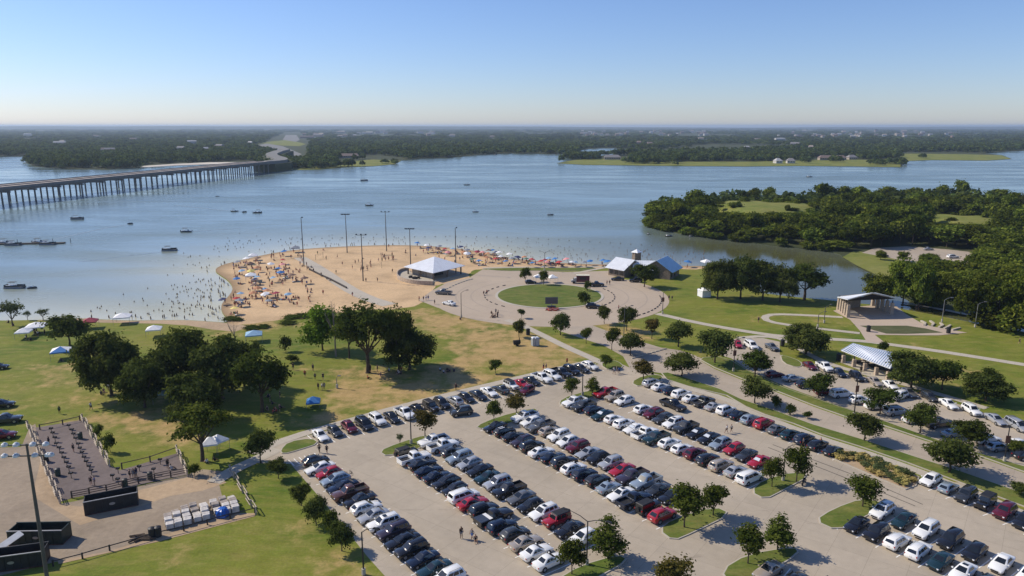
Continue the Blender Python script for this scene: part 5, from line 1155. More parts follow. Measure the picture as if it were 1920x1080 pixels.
street(1828, 614, 566, 'pale lamp on the creek lawn nearest the frame edge', m=M_steel, group='pale lamps on the creek lawn'); street(1766, 604, 558, 'pale lamp on the creek lawn behind the terrace seats', m=M_steel, group='pale lamps on the creek lawn')
for x, yb, yt in [(1533, 614, 585), (1545, 606, 572)]: street(x, yb, yt, 'thin lamp inside the path loop ' + ('nearer the path' if yb > 610 else 'nearer the creek oaks'), m=M_brz, group='thin lamps in the path loop')
street(632, 728, 705, 'short pale post on the lawn by the walkers', m=M_steel, arm=.3, group=None)
# big floodlight at the grill yard
p = G(92, 1108); h = up(92, 1108, 832); t = thing('floodlight_pole', 'nearest tall floodlight with two bars of white lamps by the dumpsters', 'light pole', (p.x, p.y, 0), .06)
MB().tube([(0, 0, 0), (0, 0, h * .6), (0, 0, h)], [.24, .19, .12], 10).build('pole', M_brz, t)
M_wl = mat('white_lamp_shell', (.62, .62, .6), .35, .3, var=.1)
for k, z in enumerate((h - 1.5, h - .15)):
    MB().box((-.2, 0, z), (5.2, .12, .14)).build('crossarm', M_brz, t)
    for i in range(4 if k else 5):
        q = (-2.6, -1.3, .8, 2.3, 2.6)[i] if k == 0 else (-2.4, -1.1, .75, 2.2)[i]
        MB().lathe((q, -.1, z + .12), [(.12, .28), (.34, .1), (.40, -.12), (.36, -.16)], 10).build('floodlight', M_wl, t)
# ---- grill yard
M_rail = mat('weathered_rail', (.43, .36, .28), .9, var=.25, scale=2)
M_drail = mat('dark_rail', (.10, .075, .06), .9, var=.25, scale=2)
def rail_fence(px, label, step=2.3, nr=3, hgt=1.25, m=None, zig=.16, group=None):
    pts_ = [V2(G(*q)) for q in px]; o = pts_[0]; t = thing('rail_fence', label, 'fence', o, 0, group); m = m or M_rail; prev = None; side = 1
    for i in range(len(pts_) - 1):
        a, b_ = pts_[i] - o, pts_[i + 1] - o; n = max(1, round((b_ - a).length / step)); d = (b_ - a).normalized(); q = Vector((-d.y, d.x, 0))
        for k in range(n + (1 if i == len(pts_) - 2 else 0)):
            p = a + (b_ - a) * (k / n); MB().box((p.x, p.y, hgt / 2), (.16, .16, hgt)).build('post', m, t)
        for k in range(n):
            p0 = a + (b_ - a) * (k / n); p1 = a + (b_ - a) * ((k + 1) / n); side = -side
            for j in range(nr):
                z = hgt * (.32 + .6 * j / max(1, nr - 1)) if nr > 1 else hgt * .85; of = q * side * zig; MB().tube([p0 + of + upz * (z + R.uniform(-.04, .04)), p1 + of + upz * (z + R.uniform(-.04, .04))], .075, 6).build('rail', m, t)
rail_fence([(53, 800), (80, 868), (113, 945)], 'pale split rail fence on the dirt side of the grill yard', zig=.25)
rail_fence([(155, 787), (180, 832), (206, 875)], 'pale split rail fence between grill yard and green lawn', zig=.25)
rail_fence([(332, 846), (352, 894)], 'short pale rail fence at the grove end of the grill yard')
rail_fence([(432, 884), (455, 925), (480, 965)], 'pale two-rail fence beside the path on the near lawn', nr=2, step=2.6)
rail_fence([(75, 806), (118, 797), (150, 789)], 'dark wire fence at the back of the grill yard', nr=1, m=M_drail, zig=0, hgt=1.1, step=4)
rail_fence([(229, 880), (282, 867), (332, 849)], 'dark rail fence behind the corner grills', nr=1, m=M_drail, zig=0, hgt=1.2, step=4)
rail_fence([(135, 934), (200, 922), (260, 907), (350, 889)], 'dark three-rail fence behind the long dumpster', nr=3, m=M_drail, zig=.1, hgt=1.2)
rail_fence([(100, 1062), (155, 1048), (206, 1033), (290, 1009), (345, 996), (432, 973), (478, 962)], 'dark low cable fence along the near lawn edge', nr=1, m=M_dsteel, zig=0, hgt=.9, step=4)
M_iron = mat('grill_iron', (.035, .032, .03), .7, .3, var=.2)
gr = thing('park_grill', 'x', 'grill'); MB().tube([(0, 0, 0), (0, 0, .8)], .05, 6).build('post', M_iron, gr)
fb = MB()
for s in (-1, 1): fb.box((s * .27, 0, .95), (.03, .42, .26)); fb.box((0, s * .2, .93 if s > 0 else .9), (.54, .03, .22 if s > 0 else .14))
fb.box((0, 0, .82), (.56, .42, .03)); fb.build('firebox', M_iron, gr); MB().box((0, 0, 1.0), (.5, .36, .02)).build('grate', M_dsteel, gr)
rows_ = {'row beside the dirt track fence': [(97, 812), (100, 820), (104, 829), (107, 840), (112, 848), (117, 858), (121, 867), (126, 876), (130, 885), (134, 897)],
         'row beside the inner rail fence': [(130, 806), (136, 814), (139, 822), (143, 830), (148, 841), (151, 849), (155, 857), (159, 866), (163, 874), (168, 883), (172, 891)],
         'corner by the grove': [(222, 888), (212, 901), (262, 884), (289, 889), (301, 871), (222, 908)]}
for rn, pl in rows_.items():
    for i, (x, y) in enumerate(pl): p = G(x, y); dup(gr, (p.x, p.y, .03), R.uniform(-.3, .3), f'black iron park grill, {ORD[i]} from the far end, {rn}', 'grills in the gravel yard')
drop(gr)
M_bin = mat('green_bin', (.035, .06, .045), .6, var=.15)
def barrel(x, y, label, s=1.0, m=None, group='waste barrels'):
    p = G(x, y); t = thing('waste_barrel', label, 'waste bin', (p.x, p.y, .04), 0, group); MB().lathe((0, 0, 0), [(.29, 0), (.31, .05), (.31, .85), (.29, .9)], 12).build('drum', m or M_bin, t); MB().lathe((0, 0, .9), [(.33, 0), (.32, .05), (.1, .14)], 12).build('lid', M_dsteel, t)
    for z in (.3, .6): MB().lathe((0, 0, z), [(.32, 0), (.33, .02), (.32, .04)], 12).build('hoop', m or M_bin, t)
    t.scale = (s * 1.15, s * 1.15, s * 1.15)
for x, y, lb in [(109, 892, 'green waste barrel at the near end of the grill rows'), (151, 823, 'green waste barrel between grills and inner fence'), (87, 866, 'dark waste barrel against the dirt side rail fence'), (282, 899, 'green waste barrel at the corner grills'), (235, 912, 'green waste barrel behind the long dumpster'), (1467, 649, 'black waste bin at the upper lot entrance'), (1628, 622, 'dark red bin on the terrace path'), (1778, 625, 'dark red bin at the far end of the terrace'), (990, 628, 'dark bin beside the plaza path'), (1572, 676, 'dark bin in the shade beside the picnic shelter')]:
    barrel(x, y, lb, 1.5 if y < 700 else 1.1, M_dsteel if 'black' in lb or 'dark' in lb else None)
M_dump = mat('dumpster_steel', (.022, .024, .026), .55, .2, var=.25, scale=1.2); M_rust = mat('rusty_inside', (.09, .04, .03), .85, var=.3, scale=1.5); M_dgreen = mat('dumpster_green', (.014, .03, .026), .5, .2, var=.25)
def dumpster(pa, pb, label, m, hh=1.9, dd=2.35):
    a, b_ = V2(G(*pa)), V2(G(*pb)); d = b_ - a; L = d.length; t = thing('roll_off_dumpster', label, 'dumpster', a, math.atan2(d.y, d.x))
    MB().box((L / 2, dd / 2, .12), (L, dd, .16)).build('floor_plate', M_rust, t)
    for y in (.06, dd - .06): MB().box((L / 2, y, .2 + hh / 2), (L, .1, hh)).build('side_wall', [m], t)
    for x in (.06, L - .06): MB().box((x, dd / 2, .2 + hh / 2), (.1, dd - .24, hh)).build('end_wall', [m], t)
    MB().box((L / 2, .06, hh + .24), (L + .1, .17, .1)).build('rim', M_steel, t); MB().box((L / 2, dd - .06, hh + .24), (L + .1, .17, .1)).build('rim', m, t)
    for k in range(int(L / .9)):
        for y in (-.02, dd + .02): MB().box((.5 + k * .9, y, .15 + hh / 2), (.12, .07, hh - .1)).build('rib', m, t)
    MB().lathe((0, 0, 0), [(.4, 0), (.4, .02)], 12).build('round_badge', M_steel, t).matrix_local = Matrix.Translation((L * .52, -.06, hh * .62)) @ Matrix.Rotation(math.pi / 2, 4, 'X') @ Matrix.Scale(.5, 4, (0, 1, 0))
    return t, L
dumpster((159, 968), (260, 948), 'long black roll-off dumpster behind the three-rail fence', M_dump)
dumpster((16, 1024), (118, 1022), 'dark green open dumpster behind the tall floodlight pole', M_dgreen)
t, L = dumpster((-45, 1080), (84, 1062), 'nearest dark dumpster with rusty inside cut by the frame edge', M_dump)
p = G(22, 1040); o = MB().box((0, 0, 0), (1.0, 3.2, .08), ry=.35).build('white_board', M_wl); o.location = (p.x, p.y, 2.0); o.rotation_euler = (.25, 0, -.5); tag(o, 'pale board sticking out of the dark green dumpster', 'board')
# stacked sacks on pallets
M_sackb = mat('dusty_sacks', (.36, .31, .265), .85, var=.3, scale=4, rnd=.2); M_sack = mat('white_sacks', (.60, .56, .51), .8, var=.2, scale=5, rnd=.12); M_plt = mat('pallet_wood', (.23, .17, .12), .9, var=.3, scale=3)
pal = MB()
for y in (-.45, 0, .45): pal.box((0, y, .06), (1.05, .1, .1))
for k in range(6): pal.box((-.45 + k * .18, 0, .125), (.12, 1.0, .025))
palm = pal.mesh('pallet', [M_plt])
def sackm(seed):
    rg = random.Random(seed); mb = MB(); mb.loft([[(x, s * w, z) for s, w, z in ((-1, .14, .02), (1, .14, .02), (1, .165, .07), (1, .13, .13), (-1, .13, .13), (-1, .165, .07))] if abs(x) < .45 else [(x, s * .10, z) for s, z in ((-1, .04), (1, .04), (1, .07), (1, .1), (-1, .1), (-1, .07))] for x in (-.5, -.4, 0, .4, .5)]); return mb.mesh('sack', [M_sack])
SKM = [sackm(i) for i in range(2)]
s0, s1 = V2(G(309, 998)), V2(G(427, 968)); e1 = (s1 - s0).normalized(); e2 = Vector((-e1.y, e1.x, 0)); sa = math.atan2(e1.y, e1.x); k = 0
for r_ in range(4):
    nc = 8
    for c_ in range(nc):
        if (r_ == 0 and c_ in (5,)) or (r_ == 3 and c_ == 0): continue
        p = s0 + e1 * (.7 + c_ * 1.22 + (.35 if c_ > 4 else 0) + R.uniform(-.08, .08)) + e2 * (.7 + r_ * 1.22 + R.uniform(-.08, .08)); hl = R.choice((4, 6, 7, 7, 8)); brown = r_ >= 2 and R.random() < .75 or R.random() < .15
        where = ['front row at the lawn', 'second row', 'third row', 'back row'][r_]
        t = thing('sack_pallet', f'pallet of {"dusty" if brown else "white"} sacks, {ORD[c_]} from the barrels in the {where}', 'pallet', (p.x, p.y, .02), sa + R.uniform(-.16, .16), 'pallets of white sacks'); link('pallet', palm, t)
        for lv in range(hl):
            for j in range(3):
                o = link('sack', SKM[(lv + j) % 2], t, (R.uniform(-.02, .02), -.33 + j * .33, .14 + lv * .115)); o.rotation_euler.z = R.uniform(-.09, .09)
                if brown: o.material_slots[0].link = 'OBJECT'; o.material_slots[0].material = M_sackb
p = s0 + e1 * 7.7 + e2 * .5; t = thing('blue_tarp', 'crumpled bright blue tarp over the front sacks', 'tarp', (p.x, p.y, .1)); mb = MB(); rings = []
for i, (rr, z) in enumerate(((.95, 0), (.9, .5), (.75, .95), (.45, 1.15), (.06, 1.2))): rings.append([(rr * (1 + .16 * math.sin(5 * a + i)) * math.cos(a), rr * (1 + .16 * math.sin(5 * a + i)) * math.sin(a), z) for a in np.linspace(0, 2 * math.pi, 14, endpoint=False)])
mb.loft(rings).build('cover', mat('blue_tarpaulin', (.01, .10, .42), .4, spec=.6, var=.25, scale=3, bump=.5), t)
for x, y, lb in [(286, 1008, 'dark fat barrel beside the log heap'), (297, 1006, 'dark fat barrel next to the sack pallets')]: barrel(x, y, lb, 1.3, M_dsteel, 'fat dark barrels')
for k in range(9):
    p = G(R.uniform(255, 282), R.uniform(1005, 1014)); o = MB().tube([(-R.uniform(.7, 1.2), 0, .15), (.9, 0, .15 + R.uniform(0, .3))], .13, 6).build('log', M_bark); o.location = (p.x, p.y, .03); o.rotation_euler.z = R.uniform(-.4, .9); tag(o, 'bare log in the heap next to the fat dark barrels', 'log', 'logs in the heap')
# ---- plaza furniture
stop = MB().box((0, 0, .1), (1.5, .25, .2), top=.85).mesh('kerb_stop', [M_dsteel]); stopw = MB().box((0, 0, .12), (1.2, .3, .24), top=.85).mesh('kerb_stop', [M_kerb])
def stops(rad, a0, a1, n, me_, label, grp):
    for i in range(n):
        a = math.radians(a0 + (a1 - a0) * i / (n - 1)); o = link('kerb_stop', me_, None, (C0.x + rad * math.cos(a), C0.y + rad * math.sin(a), .03)); o.rotation_euler.z = a + math.pi / 2; tag(o, label, 'kerb stop', grp)
stops(36.5, -58, -2, 15, stop, 'low dark kerb block in the arc at the plaza rim', 'dark kerb blocks at the plaza rim')
stops(21.5, -38, 26, 9, stop, 'low dark kerb block on the far side of the round lawn', 'dark kerb blocks by the round lawn')
stops(21.5, 135, 225, 11, stop, 'low dark kerb block on the pavilion side of the round lawn', 'dark kerb blocks by the round lawn, pavilion side')
for i in range(11):
    p = V2(G(832, 545)).lerp(V2(G(884, 524)), i / 10) + Vector((0, 2.2 * math.sin(i / 10 * 3.14), 0)); o = link('kerb_stop', stopw, None, (p.x, p.y, .04)); o.rotation_euler.z = .9; tag(o, 'pale kerb block in the line before the pavilion shade', 'kerb stop', 'pale kerb blocks by the pavilion')
for i in range(9):
    p = V2(G(1188, 672)).lerp(V2(G(1246, 655)), i / 8); o = link('kerb_stop', stopw, None, (p.x, p.y, .03)); o.rotation_euler.z = .5; tag(o, 'pale block in the line across the access road', 'barrier block', 'pale blocks across the access road')
p = G(1034, 578); t = thing('message_board', 'dark portable message board on a trailer at the round lawn', 'message board', (p.x, p.y, .15), .05)
MB().box((0, 0, 2.3), (3.9, .22, 2.1)).build('panel', mat('board_grey', (.075, .08, .085), .5, var=.1), t); MB().box((0, 0, .7), (.25, .25, 1.4)).build('mast', M_steel, t); MB().box((0, 0, .45), (2.6, 1.2, .3)).build('trailer', M_dsteel, t)
for s in (-1, 1): MB().tube([(.0, s * .62, .32), (.0, s * .78, .32)], .3, 10).build('wheel', M_tyre, t)
M_or = mat('orange_barrier', (.62, .10, .04), .6, var=.15)
for i, x in enumerate((1026, 1031, 1036, 1041, 1046)):
    p = G(x, 582 + (i % 2)); t = thing('traffic_barrier', f'orange traffic barrier, {ORD[i]} from the bicycles in the line below the message board', 'barrier', (p.x, p.y, .03), R.uniform(-.2, .2), 'orange traffic barriers')
    MB().box((0, 0, .4), (1.0, .45, .8), top=.6).build('body', M_or, t); MB().box((0, -.23, .55), (.8, .02, .15)).build('stripe', M_plate, t); MB().box((0, 0, .04), (1.1, .6, .08)).build('foot', M_dsteel, t)
for i, (x, y) in enumerate([(1001, 648), (1006, 648)]):
    p = G(x, y); t = thing('portable_toilet', ['grey portable toilet nearer the dry lawn', 'grey portable toilet nearer the footpath'][i], 'portable toilet', (p.x, p.y, 0), .4)
    cb_ = mat('toilet_grey', (.33, .36, .38), .5, var=.1); MB().box((0, 0, 1.08), (1.1, 1.15, 2.1)).build('cabin', cb_, t); MB().box((0, -.59, 1.05), (.7, .04, 1.85)).build('door', mat('toilet_door', (.45, .47, .48), .5), t); MB().box((0, 0, 2.2), (1.2, 1.25, .22), top=.7).build('roof', mat('toilet_roof', (.6, .62, .63), .5), t)
p = G(969, 648); t = thing('smoker_grill', 'black trailer smoker on the dry lawn', 'smoker', (p.x, p.y, 0), .3); MB().tube([(-.9, 0, 1.0), (.9, 0, 1.0)], .5, 10).build('drum', M_iron, t); MB().tube([(.7, 0, 1.3), (.7, 0, 2.1)], .1, 8).build('chimney', M_iron, t); MB().box((0, 0, .4), (1.6, .7, .15)).build('chassis', M_dsteel, t); [MB().tube([(0, s * .45, .3), (0, s * .6, .3)], .3, 10).build('wheel', M_tyre, t) for s in (-1, 1)]
p = G(1088, 531); t = thing('food_truck', 'dark maroon food truck with pale roof beside the round lawn', 'food truck', (p.x, p.y, .03), math.pi - .04)
M_ft = mat('food_truck_maroon', (.12, .03, .04), .4, var=.1); MB().box((-.9, 0, 1.75), (4.6, 2.2, 2.3)).build('box_body', M_ft, t); MB().box((-.9, 0, 2.95), (4.7, 2.3, .12)).build('roof', mat('cream_roof', (.7, .66, .5), .5), t); MB().loft([[(x, s * w, z) for s, w, z in ((-1, .95, .5), (1, .95, .5), (1, .95, zt), (-1, .95, zt))] for x, zt in ((1.4, 2.1), (2.2, 1.9), (2.7, 1.25), (3.3, 1.1))]).build('cab', mat('cab_grey', (.4, .38, .36), .4), t)
MB().box((-.9, 1.12, 1.95), (2.2, .05, .9)).build('serving_hatch', M_darkw, t); MB().box((2.45, 0, 1.6), (.1, 1.7, .55), ry=-.5).build('windshield', M_glass, t)
for x in (-2.2, 2.3):
    for s in (-1, 1): MB().tube([(x, s * .85, .45), (x, s * 1.12, .45)], .45, 12).build('wheel', M_tyre, t)
p = G(1507, 908); t = thing('motorbike', 'motorbike parked behind the kerbed island with two elms', 'motorbike', (p.x, p.y, .03), .9)
for x in (-.7, .72): MB().tube([(x, -.07, .31), (x, .07, .31)], .31, 12).build('wheel', M_tyre, t)
MB().loft([[(x, s * w, z) for s, z in ((-1, z0), (1, z0), (1, z1), (-1, z1))] for x, w, z0, z1 in ((-.75, .08, .55, .75), (-.2, .16, .35, .82), (.25, .16, .4, .98), (.6, .08, .6, .9))]).build('body', PM['k'], t); MB().tube([(.5, -.38, 1.05), (.55, 0, 1.0), (.5, .38, 1.05)], .025, 5).build('handlebar', M_steel, t); MB().box((-.35, 0, .84), (.6, .24, .08)).build('saddle', M_black, t)
# ---- houses of the far town
def house(px, py, wpx, lab, grp):
    p = G(px, py + 1.2); w = wpx * mpp(py + 1.2); d = min(w, 14) * R.uniform(.7, 1); w = min(w, 60); h = R.uniform(3, 4.5); rh = R.uniform(2.5, 4); rz = R.uniform(-.5, .5)
    k = min(2.2, max(1.0, p.y / 3200)); h *= k; rh *= k
    t = thing('house', lab, 'house', (p.x, p.y, 0), rz, grp); MB().box((0, 0, h / 2 + 1.5 * k), (w, d, h + 3 * k)).build('wall', MH[R.randrange(3)], t)
    mb = MB(); z = h + 3 * k; mb.add([(-w / 2 - .5, -d / 2 - .5, z), (w / 2 + .5, -d / 2 - .5, z), (w / 2 + .5, d / 2 + .5, z), (-w / 2 - .5, d / 2 + .5, z), (-w / 2 + .5, 0, z + rh), (w / 2 - .5, 0, z + rh)], [(0, 1, 5, 4), (2, 3, 4, 5), (1, 2, 5), (3, 0, 4), (3, 2, 1, 0)]); mb.build('roof', MR_[R.randrange(4)], t)
MH = [mat('house_white', (.5, .48, .45), .8), mat('house_cream', (.36, .31, .26), .8), mat('house_brick', (.30, .2, .16), .8)]
MR_ = [mat('roof_grey', (.22, .21, .21), .8), mat('roof_brown', (.2, .15, .13), .8), mat('roof_pale', (.42, .41, .40), .6), mat('roof_tan', (.36, .3, .25), .8)]
for i, (x, y, w) in enumerate(HOUSES):
    g_ = ('tiny house in the dense town behind the grassy spit', 'houses of the far town behind the spit') if x > 1050 else ('pale house among trees between the inlet and the highway', 'houses in the woods left of the highway') if x < 480 else ('low pale building in the woods behind the highway', 'buildings in the woods beyond the highway')
    house(x, y, w, *g_)
for x, y, w, lb in [(1548, 300, 26, 'large lakeside mansion with brown roof on the spit'), (1575, 300, 18, 'second wing-like brown house on the spit'), (1596, 299, 16, 'stone house with many windows at the spit end'), (1148, 299, 30, 'long low house with dark roof on the grassy spit'), (1458, 306, 12, 'white boat house at the spit shore'), (1482, 306, 14, 'small pale boat shed at the spit shore'), (655, 296, 36, 'long brown house above the grassy shore'), (632, 288, 12, 'pale house above the grassy shore')]:
    p = G(x, y); w_ = w * mpp(y); t = thing('house', lb, 'house', (p.x, p.y, 0), R.uniform(-.15, .15)); wl_ = MB().box((0, 0, 1.9), (w_, 11, 3.8)).build('wall', MH[0] if 'white' in lb or 'pale' in lb else MH[1], t); z = 3.8
    mb = MB(); mb.add([(-w_ / 2 - .6, -6.2, z), (w_ / 2 + .6, -6.2, z), (w_ / 2 + .6, 6.2, z), (-w_ / 2 - .6, 6.2, z), (-w_ / 2 + 3, 0, z + 4), (w_ / 2 - 3, 0, z + 4)], [(0, 1, 5, 4), (2, 3, 4, 5), (1, 2, 5), (3, 0, 4), (3, 2, 1, 0)]); mb.build('roof', MR_[1] if 'brown' in lb else MR_[2] if 'white' in lb else MR_[0], t)
    n = int(w_ / 3.5)
    for j in range(n): MB().box((-w_ / 2 + (j + .5) * w_ / n, -5.53, 2.3), (1.5, .1, 1.7)).build('window', M_glass, wl_)
# ============================================================ BOATS, BEACH THINGS, PEOPLE
M_hullw = mat('white_hull', (.7, .7, .68), .3, coat=.4, var=.05); M_hulld = mat('dark_hull', (.025, .03, .04), .3, coat=.4, var=.05); M_canvas = mat('dark_canvas', (.05, .055, .06), .8); M_foam = mat('wake_foam', (.22, .30, .36), .5, var=.3, scale=.4)
def make_boat(pontoon):
    t = thing('pontoon_boat' if pontoon else 'motor_boat', 'x', 'boat')
    if pontoon:
        for s in (-1, 1): MB().tube([(-3.4, s * .95, .2), (2.9, s * .95, .2), (3.6, s * .95, .35)], [.36, .36, .08], 8).build('pontoon', M_steel, t)
        MB().box((0, 0, .6), (6.8, 2.5, .12)).build('deck', M_wall, t)
        for s in (-1, 1): MB().box((0, s * 1.22, .95), (6.4, .05, .5)).build('side_panel', M_hulld, t)
        for x in (-3.2, 3.2): MB().box((x, 0, 1.0), (.05, 2.4, .7)).build('end_panel', M_hulld, t)
        for s in (-1, 1): MB().box((-1.2, s * .85, .95), (3.0, .6, .5)).build('bench', M_hullw, t)
    else:
        MB().loft([[(x, s * w * q, z) for s, q, z in ((-1, .15, zb), (1, .15, zb), (1, 1, .75 + x * .03), (-1, 1, .75 + x * .03))] for x, w, zb in ((-3.1, 1.1, -.1), (0, 1.2, -.15), (1.8, .95, -.05), (2.9, .45, .2), (3.4, .05, .6))]).build('hull', [M_hulld], t); MB().box((0, 0, .74), (5.6, 2.36, .1), top=.98).build('gunwale', M_hullw, t)
        MB().box((-.6, 0, .79), (4.4, 1.9, .06)).build('deck', M_hullw, t); MB().box((-3.2, 0, .6), (.5, .5, 1.0), top=.7).build('engine', M_black, t)
        MB().loft([[(x, s * .8, z) for s, z in ((-1, .8), (1, .8), (1, z1), (-1, z1))] for x, z1 in ((.7, 1.35), (1.25, .85))]).build('windscreen', M_glass, t); MB().box((-1.6, 0, .98), (1.2, 1.7, .35)).build('bench', M_hullw, t)
    mb = MB().box((-.8, 0, 2.25), (2.6, 2.1, .08), top=.9); mb.build('bimini_top', M_canvas, t)
    for x in (-1.9, .3):
        for s in (-1, 1): MB().tube([(x, s * 1.0, .8), (x, s * .95, 2.25)], .03, 4).build('canopy_post', M_steel, t)
    return t
BT = {0: make_boat(False), 1: make_boat(True)}
for o in BT.values(): kids(o); [kids(c) for c in kids(o)]
BG = 'boats out on the lake'
for k, x, y, rz, s, lb in [(1, 145, 411, .1, 1.25, 'dark pontoon boat alone on the water near the bridge'), (0, 350, 435, .1, 1.15, 'dark boat with white top and long wake'), (1, 318, 470, .25, 1.15, 'largest pontoon boat nearest the beach swimmers'), (0, 440, 396.5, .1, .9, 'small dark boat just behind another boat'), (0, 482, 399, 3.3, 1.1, 'white and dark boat ahead of the small dark one'), (1, 683, 339, .1, 1.35, 'dark pontoon boat in mid lake toward the grassy shore'),
                           (0, 875, 347, 3.2, 1.1, 'pale boat in mid lake above the floodlights'), (0, 693, 385.5, 0, 1.1, 'white boat above the floodlight poles'), (0, 892, 397.5, .1, .75, 'small reddish boat far beyond the pavilion'), (0, 929, 290.5, .3, 1.3, 'tiny boat at the far wooded shore'), (1, 1032, 403.5, .1, .7, 'small dark raft in the middle of the bay'), (1, 28, 540, .05, 1.15, 'dark boat with white bow moored near the left lawn'), (0, 1518, 332, .1, 1.3, 'dark boat with pale wake off the grassy spit'),
                           (0, 1254, 443, .4, .8, 'white boat by the creek mouth wood'), (0, 1296, 444, 0, .55, 'small white dinghy by the creek mouth wood'), (0, 1216, 439, 1, .5, 'white rowing boat at the wooded point'), (0, 408, 368.5, .2, .6, 'tiny far boat before the bridge end')]:
    p = G(x, y, -.3); dup(BT[k], (p.x, p.y, -.3), rz, lb, BG, s * .82)
dk = G(30, 458, -.3); t = thing('floating_dock', 'long dark floating dock crowded with moored boats', 'dock', (dk.x, dk.y, -.3), .12)
for i in range(12): MB().box((-24 + i * 4, 0, .35), (3.9, 2.4, .4)).build('dock_section', M_darkw, t)
for i in range(7): MB().tube([(-24 + i * 8, 1.5, -1), (-24 + i * 8, 1.5, 2.2)], .14, 6).build('pile', M_brz, t)
for i in range(6):
    p = dk + Vector((-22 + i * 7.6, -3.2 if i % 2 else 3.4, 0)); dup(BT[i % 2], (p.x, p.y + .12 * (i * 7.6 - 22), -.3), .12 + R.uniform(-.1, .1), f'moored boat at the floating dock, {ORD[i]} from its shore end', 'boats moored at the floating dock', 1.0)
for o in BT.values(): drop(o)
for i, (x, y) in enumerate([(244, 420), (458, 398), (60, 541)]):
    p = G(x, y, -.3); t = thing('jet_ski', ['jet ski trailing a long curved wake', 'jet ski between two dark boats', 'jet ski beside the moored dark boat'][i], 'jet ski', (p.x, p.y, -.25), .3)
    MB().loft([[(x_, s * w, z) for s, z in ((-1, 0), (1, 0), (1, zt), (-1, zt))] for x_, w, zt in ((-1.4, .45, .45), (0, .5, .6), (.9, .35, .75), (1.6, .05, .5))]).build('hull', M_hulld, t); MB().box((-.4, 0, .72), (1.3, .35, .3), top=.7).build('seat', M_hullw, t); MB().tube([(.5, -.35, 1.0), (.5, .35, 1.0)], .04, 5).build('handlebar', M_black, t)
for px, w, in [([(242, 421), (215, 424), (180, 431), (140, 440), (90, 452)], 1.3), ([(362, 434), (400, 431), (450, 428)], 1.2), ([(305, 472), (270, 476), (220, 482), (150, 491)], 1.0), ([(455, 397), (420, 395), (380, 390), (330, 385)], 1.5), ([(680, 386), (640, 385), (610, 384)], 1.3), ([(1530, 332), (1560, 333.5), (1600, 334)], 2.4)]:
    struct(sheet('wake', strip(chaikin([tuple(G(x, y, -.26)[:2]) for x, y in px], 2, False), w), -.262, M_foam))
# ---- beach umbrellas and shelters
UC = {'blue': (.04, .18, .45), 'pale blue': (.25, .42, .58), 'red': (.45, .05, .05), 'pink': (.72, .30, .30), 'white': (.8, .8, .8), 'orange': (.52, .24, .12), 'grey': (.25, .27, .3), 'navy': (.03, .04, .12), 'brown': (.18, .11, .08), 'yellow': (.75, .62, .18), 'maroon': (.3, .03, .06), 'green': (.05, .14, .09)}
UM = {k: mat('umbrella_' + k.replace(' ', '_'), v, .8, var=.1) for k, v in UC.items()}
def make_umb():
    t = thing('beach_umbrella', 'x', 'umbrella'); MB().tube([(0, 0, 0), (0, 0, 2.15)], .025, 5).build('pole', M_wl, t)
    mb = MB(); n = 8; mb.v = [(1.25 * math.cos(2 * math.pi * j / n), 1.25 * math.sin(2 * math.pi * j / n), 1.62) for j in range(n)] + [(1.27 * math.cos(2 * math.pi * (j + .5) / n) * .9, 1.27 * math.sin(2 * math.pi * (j + .5) / n) * .9, 1.72) for j in range(n)] + [(0, 0, 2.2)]
    for j in range(n): mb.f += [(j, n + j, 2 * n), (n + j, (j + 1) % n, 2 * n)]; mb.m += [0, 0]
    mb.build('canopy', [UM['blue']], t); return t
um = make_umb(); kids(um)
UL = [(534, 478, 'blue'), (530, 494, 'red'), (531, 501, 'pink'), (508, 502, 'white'), (522, 512, 'blue'), (527, 519, 'blue'), (483, 508, 'orange'), (455, 514, 'pale blue'), (472, 515, 'yellow'), (479, 532, 'navy'), (479, 543, 'brown'), (496, 549, 'pale blue'), (500, 560, 'white'), (505, 572, 'grey'), (445, 567, 'red'), (450, 573, 'grey'), (441, 588, 'yellow'), (420, 569, 'navy'), (549, 525, 'brown'), (464, 493, 'white'), (447, 499, 'grey'), (485, 491, 'brown'), (469, 502, 'brown'), (572, 530, 'brown'),
      (782, 463, 'blue'), (801, 464, 'white'), (834, 472, 'red'), (876, 475, 'grey'), (876, 482, 'white'), (895, 477, 'maroon'), (924, 475, 'blue'), (916, 483, 'orange'), (912, 490, 'orange'), (939, 487, 'white'), (956, 483, 'white'), (887, 492, 'green'), (899, 495, 'blue'), (949, 496, 'blue'), (961, 492, 'grey'), (997, 493, 'red'), (999, 500, 'blue'), (1042, 493, 'blue'), (1050, 498, 'red'), (1072, 498, 'white'), (1078, 497, 'pale blue'), (1131, 496, 'blue'), (1140, 498, 'blue'), (1288, 499, 'blue'), (905, 480, 'pink'), (930, 491, 'red'), (840, 478, 'pink'), (1015, 496, 'red'), (1025, 499, 'pink'), (1095, 499, 'grey'), (970, 489, 'navy'), (865, 469, 'navy'), (825, 467, 'grey')]
ur = random.Random(3)
for i in range(44):
    if i < 32: x = ur.uniform(800, 1120); y = 463 + (x - 800) * .105 + ur.uniform(0, 9)
    else: x, y = ur.uniform(440, 555), ur.uniform(480, 560)
    if inside(G(x, y + 2), offset(beach_poly, 1.5)) and all(abs(x - a) > 6 or abs(y - b_) > 2.5 for a, b_, _ in UL): UL.append((x, y, ur.choice(('blue', 'white', 'red', 'grey', 'navy', 'maroon', 'orange', 'brown', 'pale blue', 'pink', 'green'))))
byc = {}
